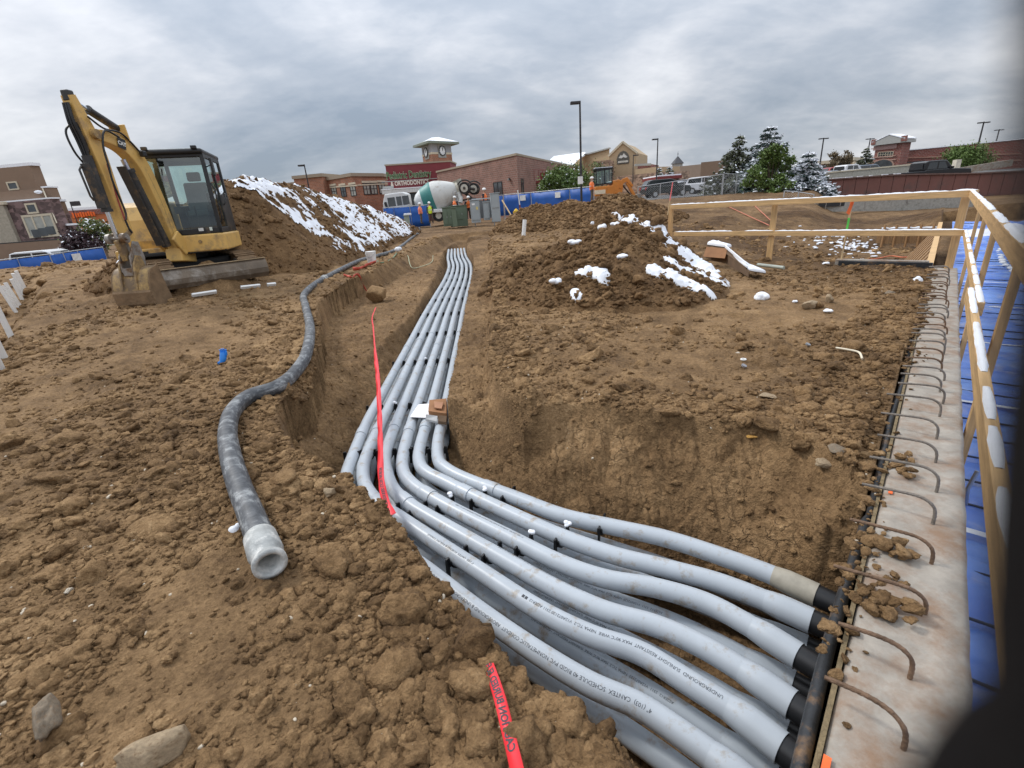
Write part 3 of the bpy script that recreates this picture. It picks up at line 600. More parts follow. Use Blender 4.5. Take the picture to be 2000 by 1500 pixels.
def conduit(P, i, upper):
    L = arclen(P)
    lab = ('grey plastic conduit in the upper layer, ' if upper else 'grey plastic conduit in the lower layer, ') + _ordn[i]
    t = thing('conduit', lab, 'pipe', P[-1] - [0, 0, RP], 0, 'grey conduits in the trench')
    r = RP; m = PVC if upper else PVC2
    MB().tube(P, r, 22).build('pipe', m, t, True)
    # couplings: two at the elbow, one belled end at the wall, others every three metres or so
    iy = np.argmin(np.abs(P[:, 1] - 3.25) + (P[:, 0] > 0.2) * 9)
    sb = L[iy]; ends = [L[-1] - 0.10, sb - 0.75 - 0.06 * (i % 3), sb + 0.42 + 0.03 * ((i * 2) % 3)] + [q for q in np.arange(sb - 3.6 - 0.35 * (i % 3), 0.5, -3.05)]
    for k, q in enumerate(ends):
        ln = 0.20 if k == 0 else 0.13
        if q - ln / 2 < 0 : continue
        qq = np.linspace(q - ln / 2, min(q + ln / 2, L[-1]), 7); C = at_s(P, qq)
        rr = np.array([r + .0004] + [r + 0.0052] * 5 + [r + 0.0056])
        if k == 0: rr = np.array([r + 0.0008, r + 0.005, r + 0.0085, r + 0.009, r + 0.009, r + 0.009, r + 0.009])
        MB().tube(C, rr, 22).build('belled_end' if k == 0 else 'coupling', TAPEG if (k == 0 and i == 5 and upper) else m, t, True)
    # print
    if upper and i in (0, 1):
        spec = {0: [('4\" (103)  ' + LEGEND, 0.023, 0.42, 0.35)], 1: [('UNDERGROUND  SUNLIGHT RESISTANT  MAX 90\u00b0C WIRE  NEMA TC-2  V12A072120 2311 AS2ER12  \u25a0\u25a0', 0.021, 0.22, 0.1), ('4\" (103)  CANTEX  SCHEDULE 40 RIGID PVC CONDUIT', 0.017, 1.55, 0.2)]}[i]
    elif upper and i in (2, 3): spec = [('4\" (103)  CANTEX  SCHEDULE 40 RIGID PVC CONDUIT ABOVE & UNDERGROUND UL LISTED', 0.014, 0.95 + 0.5 * (i == 3), -0.6 if i == 2 else -0.2)]
    elif not upper and i in (1, 2, 3): spec = [('AS2ER12  2311  V12A072120  NEMA TC-2  MAX 90\u00b0C WIRE  SUNLIGHT RESISTANT  UNDERGROUND', 0.017, 0.30 + 0.1 * i, 0.15)]
    else: spec = []
    for s, size, s0, ang in spec: ink = MB(); lay_text(ink, P, s, size, s0, ang, r); ink.build('printed_marking', INK, t, True)
    # black mouth of the sleeve cast in the wall
    e = P[-1]; d = nrm(P[-1] - P[-4]); d[2] = 0
    MB().cyl(e - d * 0.004, e + d * 0.15, r + 0.004, r + 0.001, 22, True).build('sleeve', BLK, t, True)
    return t
for i in range(6): conduit(UP[i], i, True)
for i in range(6): conduit(LO[i], i, False)
# ---- black plastic spacers that hold the two layers apart, one per pipe and row
def spacer(c, d, i, row, snowy):
    d = np.array([d[0], d[1], 0]); d = nrm(d); s = np.cross(d, [0, 0, 1.0]); up = np.array([0, 0, 1.0])
    t = thing('conduit_spacer', None, 'spacer', c - up * (SPV + RP + 0.01), 0, 'black plastic conduit spacers'); g = 0.075
    b = MB(); w = 0.030
    def arc(cz, a0, a1, r, b):
        pts = [c + up * cz + s * r * math.sin(a) + up * r * -math.cos(a) for a in np.linspace(a0, a1, 9)]
        for p, q in zip(pts[:-1], pts[1:]): b.beam(p, q, 0.010, w * 1.0, d)
    for cz in (0, -SPV): b = MB(); arc(cz, -1.75, 1.75, RP + 0.008, b); b.build('cradle', BLK, t, True)
    for sg in (-1, 1):
        q = MB(); top = c + s * sg * g + up * 0.036
        top = c + s * sg * (RP + 0.020) + up * 0.034
        for p_, q_ in ((c + s * sg * (RP + 0.008) - up * 0.03, top), (top - up * 0.004, c + s * sg * (g + 0.004) - up * 0.105)): q.beam(p_, q_, 0.024, 0.011, d)
        a = q.build('arm', BLK, t, True)
        if snowy and sg == -1: r = np.random.default_rng(i * 31 + row); m = MB(); [m.ball(top + up * (0.010 + 0.006 * q) + s * r.uniform(-.012, .012) + d * r.uniform(-.014, .014), (0.012 + .008 * r.random(), 0.012 + .008 * r.random(), 0.010), 8, 6) for q in range(3)]; k = m.build('snow_cap', SNOW, a, True); rm = k.modifiers.new('merge', 'REMESH'); rm.mode = 'VOXEL'; rm.voxel_size = 0.004; rm.use_smooth_shade = True
    return t
SROWS = []
for i in range(6):
    P = UP[i]; L = arclen(P); iy = np.argmin(np.abs(P[:, 1] - 3.25) + (P[:, 0] > 0.2) * 9); sb = L[iy]
    spots = [sb + 0.62, sb + 1.32] if i else [sb + 0.70]
    spots += [sb - 0.35] + [sb - 1.35 - 1.5 * k for k in range(8)] 
    for k, q in enumerate(spots):
        if q < 0.5 or q > L[-1] - 0.3: continue
        c = at_s(P, np.array([q, q + 0.05])); t = spacer(c[0], c[1] - c[0], i, k, (i, k) in ((4, 0), (3, 0), (4, 1), (3, 1), (2, 4), (1, 3)))
        nm = _ordn[i]
        row = ('nearer the wall' if k == 1 else 'just past the bend') if (i and k < 2) else None
        rk = k - (2 if i else 1)
        t['label'] = ('black spacer %s, %s' % (row, nm)) if row else ('black spacer, row %s before the bend, %s' % (['zero', 'one', 'two', 'three', 'four', 'five', 'six', 'seven', 'eight', 'nine'][max(0, rk) + 1], nm) if rk >= 0 else 'black spacer past the bend, ' + nm)
# two rows by the corner carry a scrap of snow, the rest are bare

# ================================================================== CONCRETE WALL with its bars
CONC = concrete_mat('wall_concrete', (0.33, 0.295, 0.25), amt=0.78)
MEMB = PM('black_membrane', (0.022, 0.024, 0.027), 0.5, 0.3, 9, 0.3, 30, dirt=MUD, dirt_amt=0.28, dscale=9)
BOARD = PM('protection_board', (0.19, 0.14, 0.075), 0.9, 0.3, 30, 0.6, 80)
RUST = PM('rusty_steel', (0.17, 0.105, 0.065), 0.75, 0.35, 30, 0.5, 120, metal=0.2)
RUSTG = PM('grey_rebar', (0.19, 0.165, 0.14), 0.7, 0.3, 30, 0.4, 120, metal=0.3)
wall = thing('concrete_wall', 'long concrete foundation wall with bent reinforcing bars beside the blue sheeting', 'wall', WP(0, 0.15, -1.3))
def wall_body():
    X = np.linspace(-3.0, 10.05, 420); prof = [(0.015, -1.3), (0.015, -0.4), (0.015, -0.1), (0.016, -0.012), (0.03, 0.0), (0.09, 0.002), (0.16, -0.002), (0.23, 0.002), (0.29, 0.0), (0.31, -0.012), (0.31, -0.2), (0.31, -1.3)]
    V = []
    for t in X:
        for n, z in prof:
            j = 0.006 * float(vnoise(np.array([t * 9]), np.array([n * 30 + z * 3]), 5)[0]); V.append(WP(t, n + (j if z < -0.005 or n in (0.03, 0.29) else 0), z + (j * 1.3 if z > -0.05 else 0)))
    k = len(prof); F = [(i * k + j, i * k + j + 1, (i + 1) * k + j + 1, (i + 1) * k + j) for i in range(len(X) - 1) for j in range(k - 1)]
    m = MB(); m.add(V, F, True); m.add(V, [tuple(range(k)), tuple(range((len(X) - 1) * k, len(X) * k))[::-1]])
    m.build('wall_body', CONC, wall, True)
wall_body()
mm = MB(); P = [WP(t, -0.012 + 0.008 * math.sin(t * 3.1) - (0.012 if t < 2.4 else 0.0), -0.062 + 0.008 * math.sin(t * 2.3 + 1)) for t in np.arange(-2.0, 10.05, 0.05)]
mm.tube(P, 0.021, 10)
mm.add(sum([[p + [0, 0, -0.0], p + np.array([*(NW * -0.012), -0.75])] for p in [q - np.array([*(NW * 0.014), 0]) for q in P]], []), [(2 * i, 2 * i + 2, 2 * i + 3, 2 * i + 1) for i in range(len(P) - 1)], True)
mm.build('waterproof_membrane', MEMB, wall, True)
mm = MB()
for a in np.arange(-2.0, 10.0, 0.6): mm.beam(WP(a, 0.006, -0.045), WP(a + 0.596, 0.006, -0.045), 0.014, 0.09)
mm.build('protection_board', BOARD, wall, True)
_legs = [(1741, 1452), (1745, 1310), (1770, 1185), (1785, 1090), (1790, 1015), (1800, 955), (1808, 900), (1815, 855), (1825, 812)]
_ts = [float(np.dot(G(px, py, 0.0)[:2], EW)) for px, py in _legs]
_stp = 0.242
while _ts[-1] < 9.5: _ts.append(_ts[-1] + _stp + random.uniform(-0.02, 0.02))
for k, t in enumerate(_ts):
    n1 = 0.205 + random.uniform(-0.012, 0.012); zb = 0.085 + random.uniform(-0.01, 0.02); lean = random.uniform(-0.02, 0.05)
    tip = -0.055 - random.uniform(0, 0.03) if k < 9 else -0.03
    if k in (0, 1): tip = -0.02; n1 = 0.17
    path = [WP(t + lean, tip, zb - 0.01), WP(t + lean * 0.8, n1 - 0.10, zb + 0.004), WP(t + lean * 0.55, n1 - 0.045, zb + 0.002), WP(t + lean * 0.3, n1 - 0.012, zb - 0.018), WP(t + lean * 0.2, n1, zb - 0.05), WP(t, n1 + 0.002, -0.02)]
    Pp = catmull(path, 0.008); s = arclen(Pp); rr = 0.0064 + 0.001 * (np.sin(s * 2 * math.pi / 0.016) > 0.2)
    MB().tube(Pp, rr, 8).build('rebar_hoop', RUST if (k < 4 or random.random() < 0.4) else RUSTG, wall, True)
paint = PM('orange_marking_paint', (0.75, 0.13, 0.03), 0.7, 0.3)
MB().box(WP(float(np.dot(G(1745, 965)[:2], EW)), 0.045, 0.0085), (0.035, 0.016, 0.003), (np.array([*EW, 0]), np.array([*NW, 0]), np.array([0, 0, 1]))).build('paint_mark', paint, wall, True)
MB().box(WP(1.06, 0.025, 0.0085), (0.05, 0.018, 0.003), (np.array([*EW, 0]), np.array([*NW, 0]), np.array([0, 0, 1]))).build('paint_mark', paint, wall, True)
# ================================================================== CLODS AND STONES
from mathutils import noise as mnoise
def lump_mesh(name, seed, sub, flat, rough_, mat, angular=0.0):
    bm = bmesh.new(); bmesh.ops.create_icosphere(bm, subdivisions=sub, radius=1.0); r = random.Random(seed); off = Vector((r.uniform(0, 90), r.uniform(0, 90), r.uniform(0, 90)))
    planes = [(Vector((r.gauss(0, 1), r.gauss(0, 1), r.gauss(0, 1))).normalized(), r.uniform(0.55, 0.95)) for _ in range(int(angular))]
    for v in bm.verts:
        d = v.co.normalized(); k = 1 + 0.42 * mnoise.noise(d * 1.1 + off) + rough_ * 0.26 * mnoise.noise(d * 2.7 + off) + rough_ * 0.16 * mnoise.noise(d * 6 + off)
        p = d * k
        for n, h in planes:
            e = p.dot(n) - h
            if e > 0: p = p - n * e * 0.9
        v.co = Vector((p.x, p.y * r.uniform(0.96, 1.04), p.z * flat))
    me = bpy.data.meshes.new(name); bm.to_mesh(me); bm.free(); me.polygons.foreach_set('use_smooth', [True] * len(me.polygons)); me.materials.append(mat); return me
CM = [lump_mesh('clod', 100 + k, 3, 0.55 + 0.05 * (k % 5), 1.3, CLOD, angular=(k % 3) * 3) for k in range(10)]
GRIT = PM('pale_grit', (0.50, 0.43, 0.33), 0.8, 0.3, 3)
CMG = CM + [lump_mesh('clod', 140 + k, 2, 0.7, 0.8, GRIT, angular=5) for k in range(2)]
src = bpy.data.collections.new('clod_shapes')
for k, me in enumerate(CMG): src.objects.link(bpy.data.objects.new('clod_shape_%02d' % k, me))
def scatter():
    n = 330000; r = np.exp(rng.uniform(math.log(0.62), math.log(26), n)); a = np.radians(rng.uniform(-68, 62, n)); x, y = r * np.sin(a), r * np.cos(a)
    nn = x * NW[0] + y * NW[1]; dO, iO = poly_dist(x, y, OT); iB = trench_mask(x, y)
    pad = sstep(0.0, 1.0, x + 0.35) * sstep(2.4, 3.4, y) * (1 - sstep(5.2, 6.8, y)); lip = np.exp(-(dO / 0.35) ** 2)
    dens = np.clip(0.30 + 1.4 * fbm(x * 0.9 + 3, y * 0.9, 231, 3), 0.04, 1) * (1 - 0.35 * pad) + 0.6 * lip * (~iO); dens = np.where(iO, 0.13, dens)
    dens = np.where((nn > -0.55) & (y > 2.6) & (~iO), dens + 0.5, dens)                # crumbs shovelled against the wall
    ok = (rng.uniform(0, 1, n) < dens) & ~iB & (nn < -0.06) & (y > -0.3)
    x, y, r, iO = x[ok], y[ok], r[ok], iO[ok]; sz = np.exp(rng.normal(math.log(0.0068), 0.72, len(x))); sz = np.clip(sz * (1 + 0.10 * np.maximum(r - 2, 0)), 0.004, 0.075 + 0.004 * r); sz = np.where(iO, sz * 0.6, sz)
    z = surf(x, y) + sz * 0.10
    rot = np.stack([rng.normal(0, .35, len(x)), rng.normal(0, .35, len(x)), rng.uniform(0, 6.28, len(x))], 1); sc = sz[:, None] * np.stack([rng.uniform(.8, 1.35, len(x)), rng.uniform(.8, 1.2, len(x)), rng.uniform(.8, 1.1, len(x))], 1)
    tw = rng.uniform(1.2, 9.9, 5200); nw = np.abs(rng.normal(0, 0.055, 5200)) - 0.05; kk = (nw < 0.30) & (rng.uniform(0, 1, 5200) < np.clip(-0.05 + 0.07 * (tw - 2.6) + 0.7 * vnoise(tw * 1.7, nw * 3, 261), 0.02, 0.6)); tw, nw = tw[kk], nw[kk]; xw, yw = tw * EW[0] + nw * NW[0], tw * EW[1] + nw * NW[1]; sw = np.clip(np.exp(rng.normal(math.log(0.0075), 0.7, len(xw))), 0.003, 0.03)
    x, y = np.r_[x, xw], np.r_[y, yw]; z = np.r_[z, 0.004 + 0.2 * sw]; r = np.r_[r, np.hypot(xw, yw)]; sz = np.r_[sz, sw]; rot = np.vstack([rot, np.stack([rng.normal(0, .4, len(xw)), rng.normal(0, .4, len(xw)), rng.uniform(0, 6.28, len(xw))], 1)]); sc = np.vstack([sc, sw[:, None] * np.array([[1.2, 1, 0.8]])])
    P, A = [np.stack([x, y, z], 1)], [sz / r]; R_, S = [rot], [sc]; hp = [np.zeros(len(x), int)]
    for fn, (x0, x1, y0, y1) in HEAPS:
        n = int(min(75000, 4200 * (x1 - x0) * (y1 - y0))); x = rng.uniform(x0, x1, n); y = y0 + (y1 - y0) * rng.uniform(0, 1, n) ** (1.8 if y1 - y0 > 15 else 1.0); m, z = heap_z(x, y, fn); ok = (m > 0.02) & (rng.uniform(0, 1, n) < np.clip(0.55 + 0.9 * fbm(x, y, 251, 3), 0.1, 1)); x, y, z = x[ok], y[ok], z[ok]; r = np.hypot(x, y)
        sz = np.clip(np.exp(rng.normal(math.log(0.014), 0.62, len(x))) * (1 + 0.06 * np.maximum(r - 6, 0)), 0.006, 0.13); P.append(np.stack([x, y, z + 0.1 * sz], 1)); R_.append(np.stack([rng.normal(0, .5, len(x)), rng.normal(0, .5, len(x)), rng.uniform(0, 6.28, len(x))], 1)); S.append(sz[:, None] * np.stack([rng.uniform(.8, 1.35, len(x)), rng.uniform(.8, 1.2, len(x)), rng.uniform(.8, 1.1, len(x))], 1)); A.append(sz / r); hp.append(np.ones(len(x), int))
    return np.concatenate(P), np.concatenate(R_), np.concatenate(S), np.concatenate(A), np.concatenate(hp)
CP, CR, CS, CA, CH = scatter(); order = np.argsort(-CA - 0 * CH); big = order[CH[order] == 0][:300]; mk = np.ones(len(CA), bool); mk[big] = False; rest = np.flatnonzero(mk & (CH == 0)); resth = np.flatnonzero(mk & (CH == 1))
for k in big:
    o = link_mesh('clod', CM[int(k) % 10], ground, CP[k]); o.rotation_euler = tuple(CR[k]); o.scale = tuple(CS[k])
def crumbs(rest, src, label):
    me = bpy.data.meshes.new('soil_crumbs'); P, R_, S = CP[rest], CR[rest], CS[rest]; me.vertices.add(len(P)); me.vertices.foreach_set('co', P.astype(np.float32).ravel())
    ix = me.attributes.new('shape', 'INT', 'POINT'); ix.data.foreach_set('value', np.where((rng.uniform(0, 1, len(P)) < 0.02) & (S[:, 0] < 0.011), rng.integers(10, 12, len(P)), rng.integers(0, 10, len(P))).astype(np.int32))
    for nm, A in (('rot', R_), ('scl', S)): at = me.attributes.new(nm, 'FLOAT_VECTOR', 'POINT'); at.data.foreach_set('vector', A.astype(np.float32).ravel())
    me.materials.append(CLOD); o = link_mesh('soil_crumbs', me); ng = bpy.data.node_groups.new('crumbs', 'GeometryNodeTree')
    ng.interface.new_socket('Geometry', in_out='INPUT', socket_type='NodeSocketGeometry'); ng.interface.new_socket('Geometry', in_out='OUTPUT', socket_type='NodeSocketGeometry')
    N, L = ng.nodes, ng.links; gi = N.new('NodeGroupInput'); go = N.new('NodeGroupOutput'); ip = N.new('GeometryNodeInstanceOnPoints'); ci = N.new('GeometryNodeCollectionInfo')
    ci.inputs['Collection'].default_value = src; ci.inputs['Separate Children'].default_value = True; ci.inputs['Reset Children'].default_value = True
    def attr(nm): q = N.new('GeometryNodeInputNamedAttribute'); q.data_type = 'FLOAT_VECTOR'; q.inputs['Name'].default_value = nm; return q.outputs['Attribute']
    rv = N.new('GeometryNodeInputNamedAttribute'); rv.data_type = 'INT'; rv.inputs['Name'].default_value = 'shape'
    er = N.new('FunctionNodeEulerToRotation'); L.new(attr('rot'), er.inputs[0])
    L.new(gi.outputs[0], ip.inputs['Points']); L.new(ci.outputs[0], ip.inputs['Instance']); ip.inputs['Pick Instance'].default_value = True
    L.new([s for s in rv.outputs if s.enabled and s.name == 'Attribute'][0], ip.inputs['Instance Index']); L.new(er.outputs[0], ip.inputs['Rotation']); L.new(attr('scl'), ip.inputs['Scale']); L.new(ip.outputs[0], go.inputs[0])
    md = o.modifiers.new('scatter', 'NODES'); md.node_group = ng; tagit(o, label, None, None, 'stuff')
crumbs(rest, src, 'loose crumbs and clods of brown soil strewn over the site')
src2 = bpy.data.collections.new('damp_clod_shapes')
for k, me in enumerate(CM + CM[:2]): q = me.copy(); q.materials.clear(); q.materials.append(CLOD2); src2.objects.link(bpy.data.objects.new('damp_shape_%02d' % k, q))
crumbs(resth, src2, 'loose clods of damp soil lying on the heaps')
def stone_mat(name, c): return PM(name, c, 0.85, 0.28, 7, 0.5, 45, dirt=(0.22, 0.14, 0.075), dirt_amt=0.35, dscale=5)
S_TAN, S_GREY, S_WHITE, S_OCH = stone_mat('tan_stone', (0.36, 0.27, 0.17)), stone_mat('grey_stone', (0.215, 0.17, 0.12)), stone_mat('white_stone', (0.62, 0.55, 0.44)), stone_mat('ochre_stone', (0.50, 0.27, 0.06))
def stone(px, py, w, d, h, rz, mat, label, seed, sink=0.25):
    p = spot(px, py, 0); o = link_mesh('stone', lump_mesh('stone', seed, 4, 1.0, 0.5, mat, angular=9), None, p + [0, 0, h * (0.5 - sink)]); o.scale = (w / 2, d / 2, h / 2); o.rotation_euler = (random.uniform(-.15, .15), random.uniform(-.15, .15), rz)
    tagit(o, label, 'stone', 'stones on the soil')
stone(312, 1482, 0.20, 0.13, 0.12, 0.5, S_TAN, 'largest pale tan boulder half buried at the near edge of the soil', 501)
stone(108, 1425, 0.085, 0.15, 0.10, 0.5, S_GREY, 'greyish oval stone lying left of the largest tan boulder', 502, -0.12)
stone(588, 1478, 0.022, 0.05, 0.03, 2.6, S_WHITE, 'small white angular stone right of the largest tan boulder', 503)
stone(645, 967, 0.075, 0.07, 0.06, 0.3, S_TAN, 'round tan stone on the near lip of the trench by the hose end', 504)
stone(170, 1075, 0.05, 0.03, 0.025, 0.2, S_WHITE, 'pale yellowish pebble left of the hose end', 505)
stone(137, 1157, 0.035, 0.03, 0.025, 0.9, S_WHITE, 'white lumpy pebble on the soil far left of the hose end', 506)
stone(562, 1190, 0.03, 0.025, 0.02, 0.9, S_OCH, 'small orange ochre pebble just below the hose end', 507)
stone(1580, 602, 0.26, 0.13, 0.11, 0.5, S_TAN, 'long tan stone below the cardboard box, lower of a pair', 508, 0.15)
stone(1618, 592, 0.15, 0.11, 0.12, 1.2, S_TAN, 'angular tan stone just right of and above the long tan stone', 509, 0.1)
stone(1738, 575, 0.13, 0.11, 0.06, 0.2, S_GREY, 'rounded brown stone near the upright snow scrap', 510, 0.3)
stone(1500, 776, 0.16, 0.08, 0.03, -0.3, S_TAN, 'flat tan stone slab on the trodden soil above the cut face', 511, 0.2)
stone(1632, 882, 0.11, 0.09, 0.03, 0.3, S_GREY, 'flat grey stone set in the soil near the wall membrane', 512, 0.2)
stone(1468, 863, 0.06, 0.05, 0.02, 0.1, S_OCH, 'flaky ochre stone in the top of the cut face', 513, 0.1)
stone(735, 588, 0.48, 0.46, 0.46, 0.4, CLOD, 'big round soil lump on the trench step under the red tape', 514, 0.15)
stone(1607, 911, 0.09, 0.08, 0.05, 0.1, S_TAN, 'tan stone just below the flat grey stone near the wall', 515, 0.2)
stone(1440, 692, 0.05, 0.03, 0.02, 0.1, S_WHITE, 'white chip on the trodden soil left of the metal ring', 516, 0.1)
# mud dropped on the wall top
for k, (px, py, s, lab) in enumerate([(1740, 1075, 0.11, 'crumbled mud heap on the wall top inside the fourth bent bar'), (1740, 1200, 0.12, 'cracked mud cake on the wall top below the third bent bar'), (1765, 900, 0.085, 'mud lump over the bar by the orange paint, farther side'), (1775, 930, 0.075, 'mud lump on the wall top just behind the orange paint'), (1700, 1165, 0.06, 'small mud crumb at the membrane edge beside the cracked mud cake'), (1760, 1142, 0.05, 'mud stuck on the third bent bar')]):
    p = G(px, py, 0.0); r = np.random.default_rng(900 + k); t = thing('mud_lump', lab, 'mud', p, 0, 'mud on the wall top')
    for q in range(9 if s > 0.08 else 5):
        o = link_mesh('mud_piece', CM[int(r.integers(10))], t, (r.uniform(-.5, .5) * s, r.uniform(-.5, .5) * s, 0.012 + r.uniform(0, .25) * s)); o.scale = tuple(s * r.uniform(.14, .36) * np.array([1, r.uniform(.6, 1.1), 0.7])); o.rotation_euler = tuple(r.uniform(-.5, .5, 3) * [1, 1, 6])
# mud plugs between the pipe ends and the wall
# ================================================================== GUARD RAIL
LUM = wood_mat('lumber', (0.60, 0.385, 0.175), 0); LUMZ = wood_mat('lumber_upright', (0.56, 0.35, 0.155), 2); LUM2 = wood_mat('lumber_weathered', (0.30, 0.165, 0.07), 2)
rail = thing('guard_rail', 'wooden guard rail of planks and posts turning a corner above the concrete wall', 'guard rail', WP(10.1, 0.27, -0.05))
def plank(name, p0, p1, w, h, mat=LUM, snow=0.0, seed=0):
    p0 = np.asarray(p0, float); p1 = np.asarray(p1, float); d = nrm(p1 - p0); L = np.linalg.norm(p1 - p0)
    m = MB().box((L / 2, 0, 0), (L, w, h)); me_o = m.build(name, mat, rail, False, bevel=0.003)
    V = np.array([v.co for v in me_o.data.vertices])
    s, u = frame(d); B = np.stack([d, -s, u], 1); M4 = np.eye(4); M4[:3, :3] = B; M4[:3, 3] = p0
    me_o.matrix_basis = xform(rail).inverted() @ Matrix(M4.tolist())
    if snow:
        r = random.Random(seed); x = 0.02; sm = MB()
        while x < L - 0.1:
            ln = r.uniform(0.25, 1.3) * (1.6 if snow > 0.8 else 1.0); ln = min(ln, L - x - 0.01); n = max(4, int(ln / 0.05)); xs = np.linspace(x, x + ln, n); vs = []
            for k, q in enumerate(xs):
                e = min(1, k / 1.5, (n - 1 - k) / 1.5); hh = (0.007 + 0.012 * r.random()) * max(e, 0.05) + 0.002; ww = w / 2 * (0.78 + 0.22 * r.random()) * (0.6 + 0.4 * min(1, e))
                vs += [(q, -ww, h / 2), (q, -ww * 0.6, h / 2 + hh * 0.85), (q, 0, h / 2 + hh), (q, ww * 0.6, h / 2 + hh * 0.85), (q, ww, h / 2)]
            sm.add(vs, [(i * 5 + j, i * 5 + j + 1, i * 5 + j + 6, i * 5 + j + 5) for i in range(n - 1) for j in range(4)], True); x += ln + (0.0 if snow > 0.9 else r.uniform(0.03, 0.35) / snow * 0.6)
        so = sm.build('snow_cap', SNOW, me_o); so['kind'] = 'stuff'
    return me_o
_cor = np.array([6.78, 7.13]); _pm = np.array([5.12, 9.26]); _end = np.array([3.70, 10.92])
def XY(p, z): return np.array([p[0], p[1], z])
# across the end of the site
plank('mid_rail', XY(_pm, 0.53), XY(_cor, 0.535), 0.038, 0.089, LUM, 1.0, 1); plank('mid_rail', XY(_end + (_pm - _end) * 0.06, 0.525), XY(_pm, 0.535), 0.036, 0.089, LUM, 0.8, 2)
plank('top_rail', XY(_end, 1.085), XY(_cor + [0.02, -0.03], 1.075), 0.040, 0.092, LUM, 1.0, 3)
# along the wall
plank('mid_rail', WP(9.88, 0.285, 0.53), WP(4.35, 0.292, 0.53), 0.040, 0.089, LUM, 0.8, 4); plank('mid_rail', WP(4.95, 0.252, 0.525), WP(0.9, 0.262, 0.525), 0.040, 0.089, LUM, 0.8, 5)
plank('top_rail', WP(9.95, 0.24, 1.075), WP(4.8, 0.262, 1.07), 0.042, 0.092, LUM, 0.9, 6); plank('top_rail', WP(4.8, 0.262, 1.066), WP(1.2, 0.27, 1.066), 0.042, 0.092, LUM, 0.9, 7)
def post(x, y, z0, z1, ax, w=0.038, d=0.089, mat=LUMZ):
    a = np.array([ax[0], ax[1], 0]); b = np.array([-ax[1], ax[0], 0]); L = z1 - z0
    m = MB().box((0, 0, L / 2), (d, w, L), (a, b, (0, 0, 1))); o = m.build('post', mat, rail, False, bevel=0.003)
    o.matrix_basis = xform(rail).inverted() @ Matrix.Translation((x, y, z0)); return o
_cd = nrm(np.array([*(_cor - _pm), 0]))[:2]
q = WP(10.0, 0.20); post(q[0], q[1], -0.02, 1.03, _cd, 0.04, 0.1)
post(_pm[0] - 0.045 * _cd[1] * 0, _pm[1] + 0.055, -0.12, 1.035, _cd, 0.04, 0.1)
post(_end[0] + 0.05, _end[1] + 0.06, -0.3, 1.04, _cd, 0.04, 0.1)
for t, n in ((9.2, 0.352), (7.6, 0.352), (5.85, 0.350), (3.62, 0.345)): q = WP(t, n); post(q[0], q[1], -0.55, 1.03, EW, 0.038, 0.089, LUMZ)
# orange-brown form boards continuing the line of the wall over the pit
PLY = wood_mat('form_ply', (0.33, 0.19, 0.085), 2)
form = thing('formwork', 'brown plywood form with ribbed boards standing over the far pit', 'formwork', WP(14.5, 0, -1.25))
_fa, _fb = 10.25, 19.0
for k in range(22):
    a = _fa + (_fb - _fa) * k / 22; b = _fa + (_fb - _fa) * (k + 1) / 22 - 0.02
    o2 = 0.02 * (k % 2); ht = np.array([0, 0, -0.03]); P4 = [WP(a, -0.03 - o2, -0.03), WP(b, -0.03 - o2, -0.03), WP(b, -0.80 - o2, -1.28), WP(a, -0.80 - o2, -1.28)]; P5 = [p + np.array([*(NW * 0.03), -0.02]) for p in P4]; MB().add(P4 + P5, [(0, 1, 2, 3), (7, 6, 5, 4), (0, 4, 5, 1), (1, 5, 6, 2), (2, 6, 7, 3), (3, 7, 4, 0)]).build('form_board', PLY, form, True)
for k in range(0):
    a = _fa + 0.4 + k * 1.0; MB().beam(WP(a, -0.62, -1.2), WP(a + 0.1, -0.07, -0.15), 0.04, 0.09).build('brace', LUM2, form, True)
MB().beam(WP(_fa, -0.03, 0.02), WP(_fb, -0.03, 0.02), 0.09, 0.04).build('cap_plate', LUM, form, True)
c0, c1 = G(1795, 420, -0.35), G(1700, 424, -0.35)
xf = thing('formwork', 'pale timber form with cross cleats at the far end of the pit', 'formwork', WP(19, -1.3, -1.2))
for k in range(9):
    a = WP(24.0, -0.05 - 0.20 * k, -0.80); b = WP(24.0, -0.05 - 0.20 * k - 0.19, -0.80); MB().beam(a, b, 0.03, 0.5 + 0.04 * (k % 2)).build('form_board', PLY, xf, True)
for k in range(5): MB().beam(WP(23.93, -0.2 - 0.36 * k, -1.2), WP(23.93, -0.2 - 0.36 * k, -0.38), 0.08, 0.04).build('cleat', LUM2, xf, True)
sn = MB(); sn.tube([WP(24.0, -0.05 - 0.12 * k, -0.52 + 0.02 * (k % 2)) for k in range(15)], [0.03 + 0.03 * ((k * 7) % 3) / 3 for k in range(15)], 7); sn.build('snow_cap', SNOW, xf, True)
# low dark-topped kerb wall closing the near side of the pit
kerb = thing('concrete_kerb', 'short grey concrete strip with black edge at the foot of the corner post', 'kerb', WP(10.2, -0.7, -0.4))
k0 = G(1812, 521, 0.0); k1 = G(1632, 516, 0.0)
MB().beam(XY(k0, 0.03), XY(k1, 0.03), 0.14, 0.12).build('kerb_top', CONC, kerb, True, 0.006)
MB().beam(XY(k0 - [0.02, 0.10, 0], 0.02), XY(k1 - [0.02, 0.10, 0], 0.02), 0.05, 0.11).build('kerb_edge', MEMB, kerb, True, 0.006)

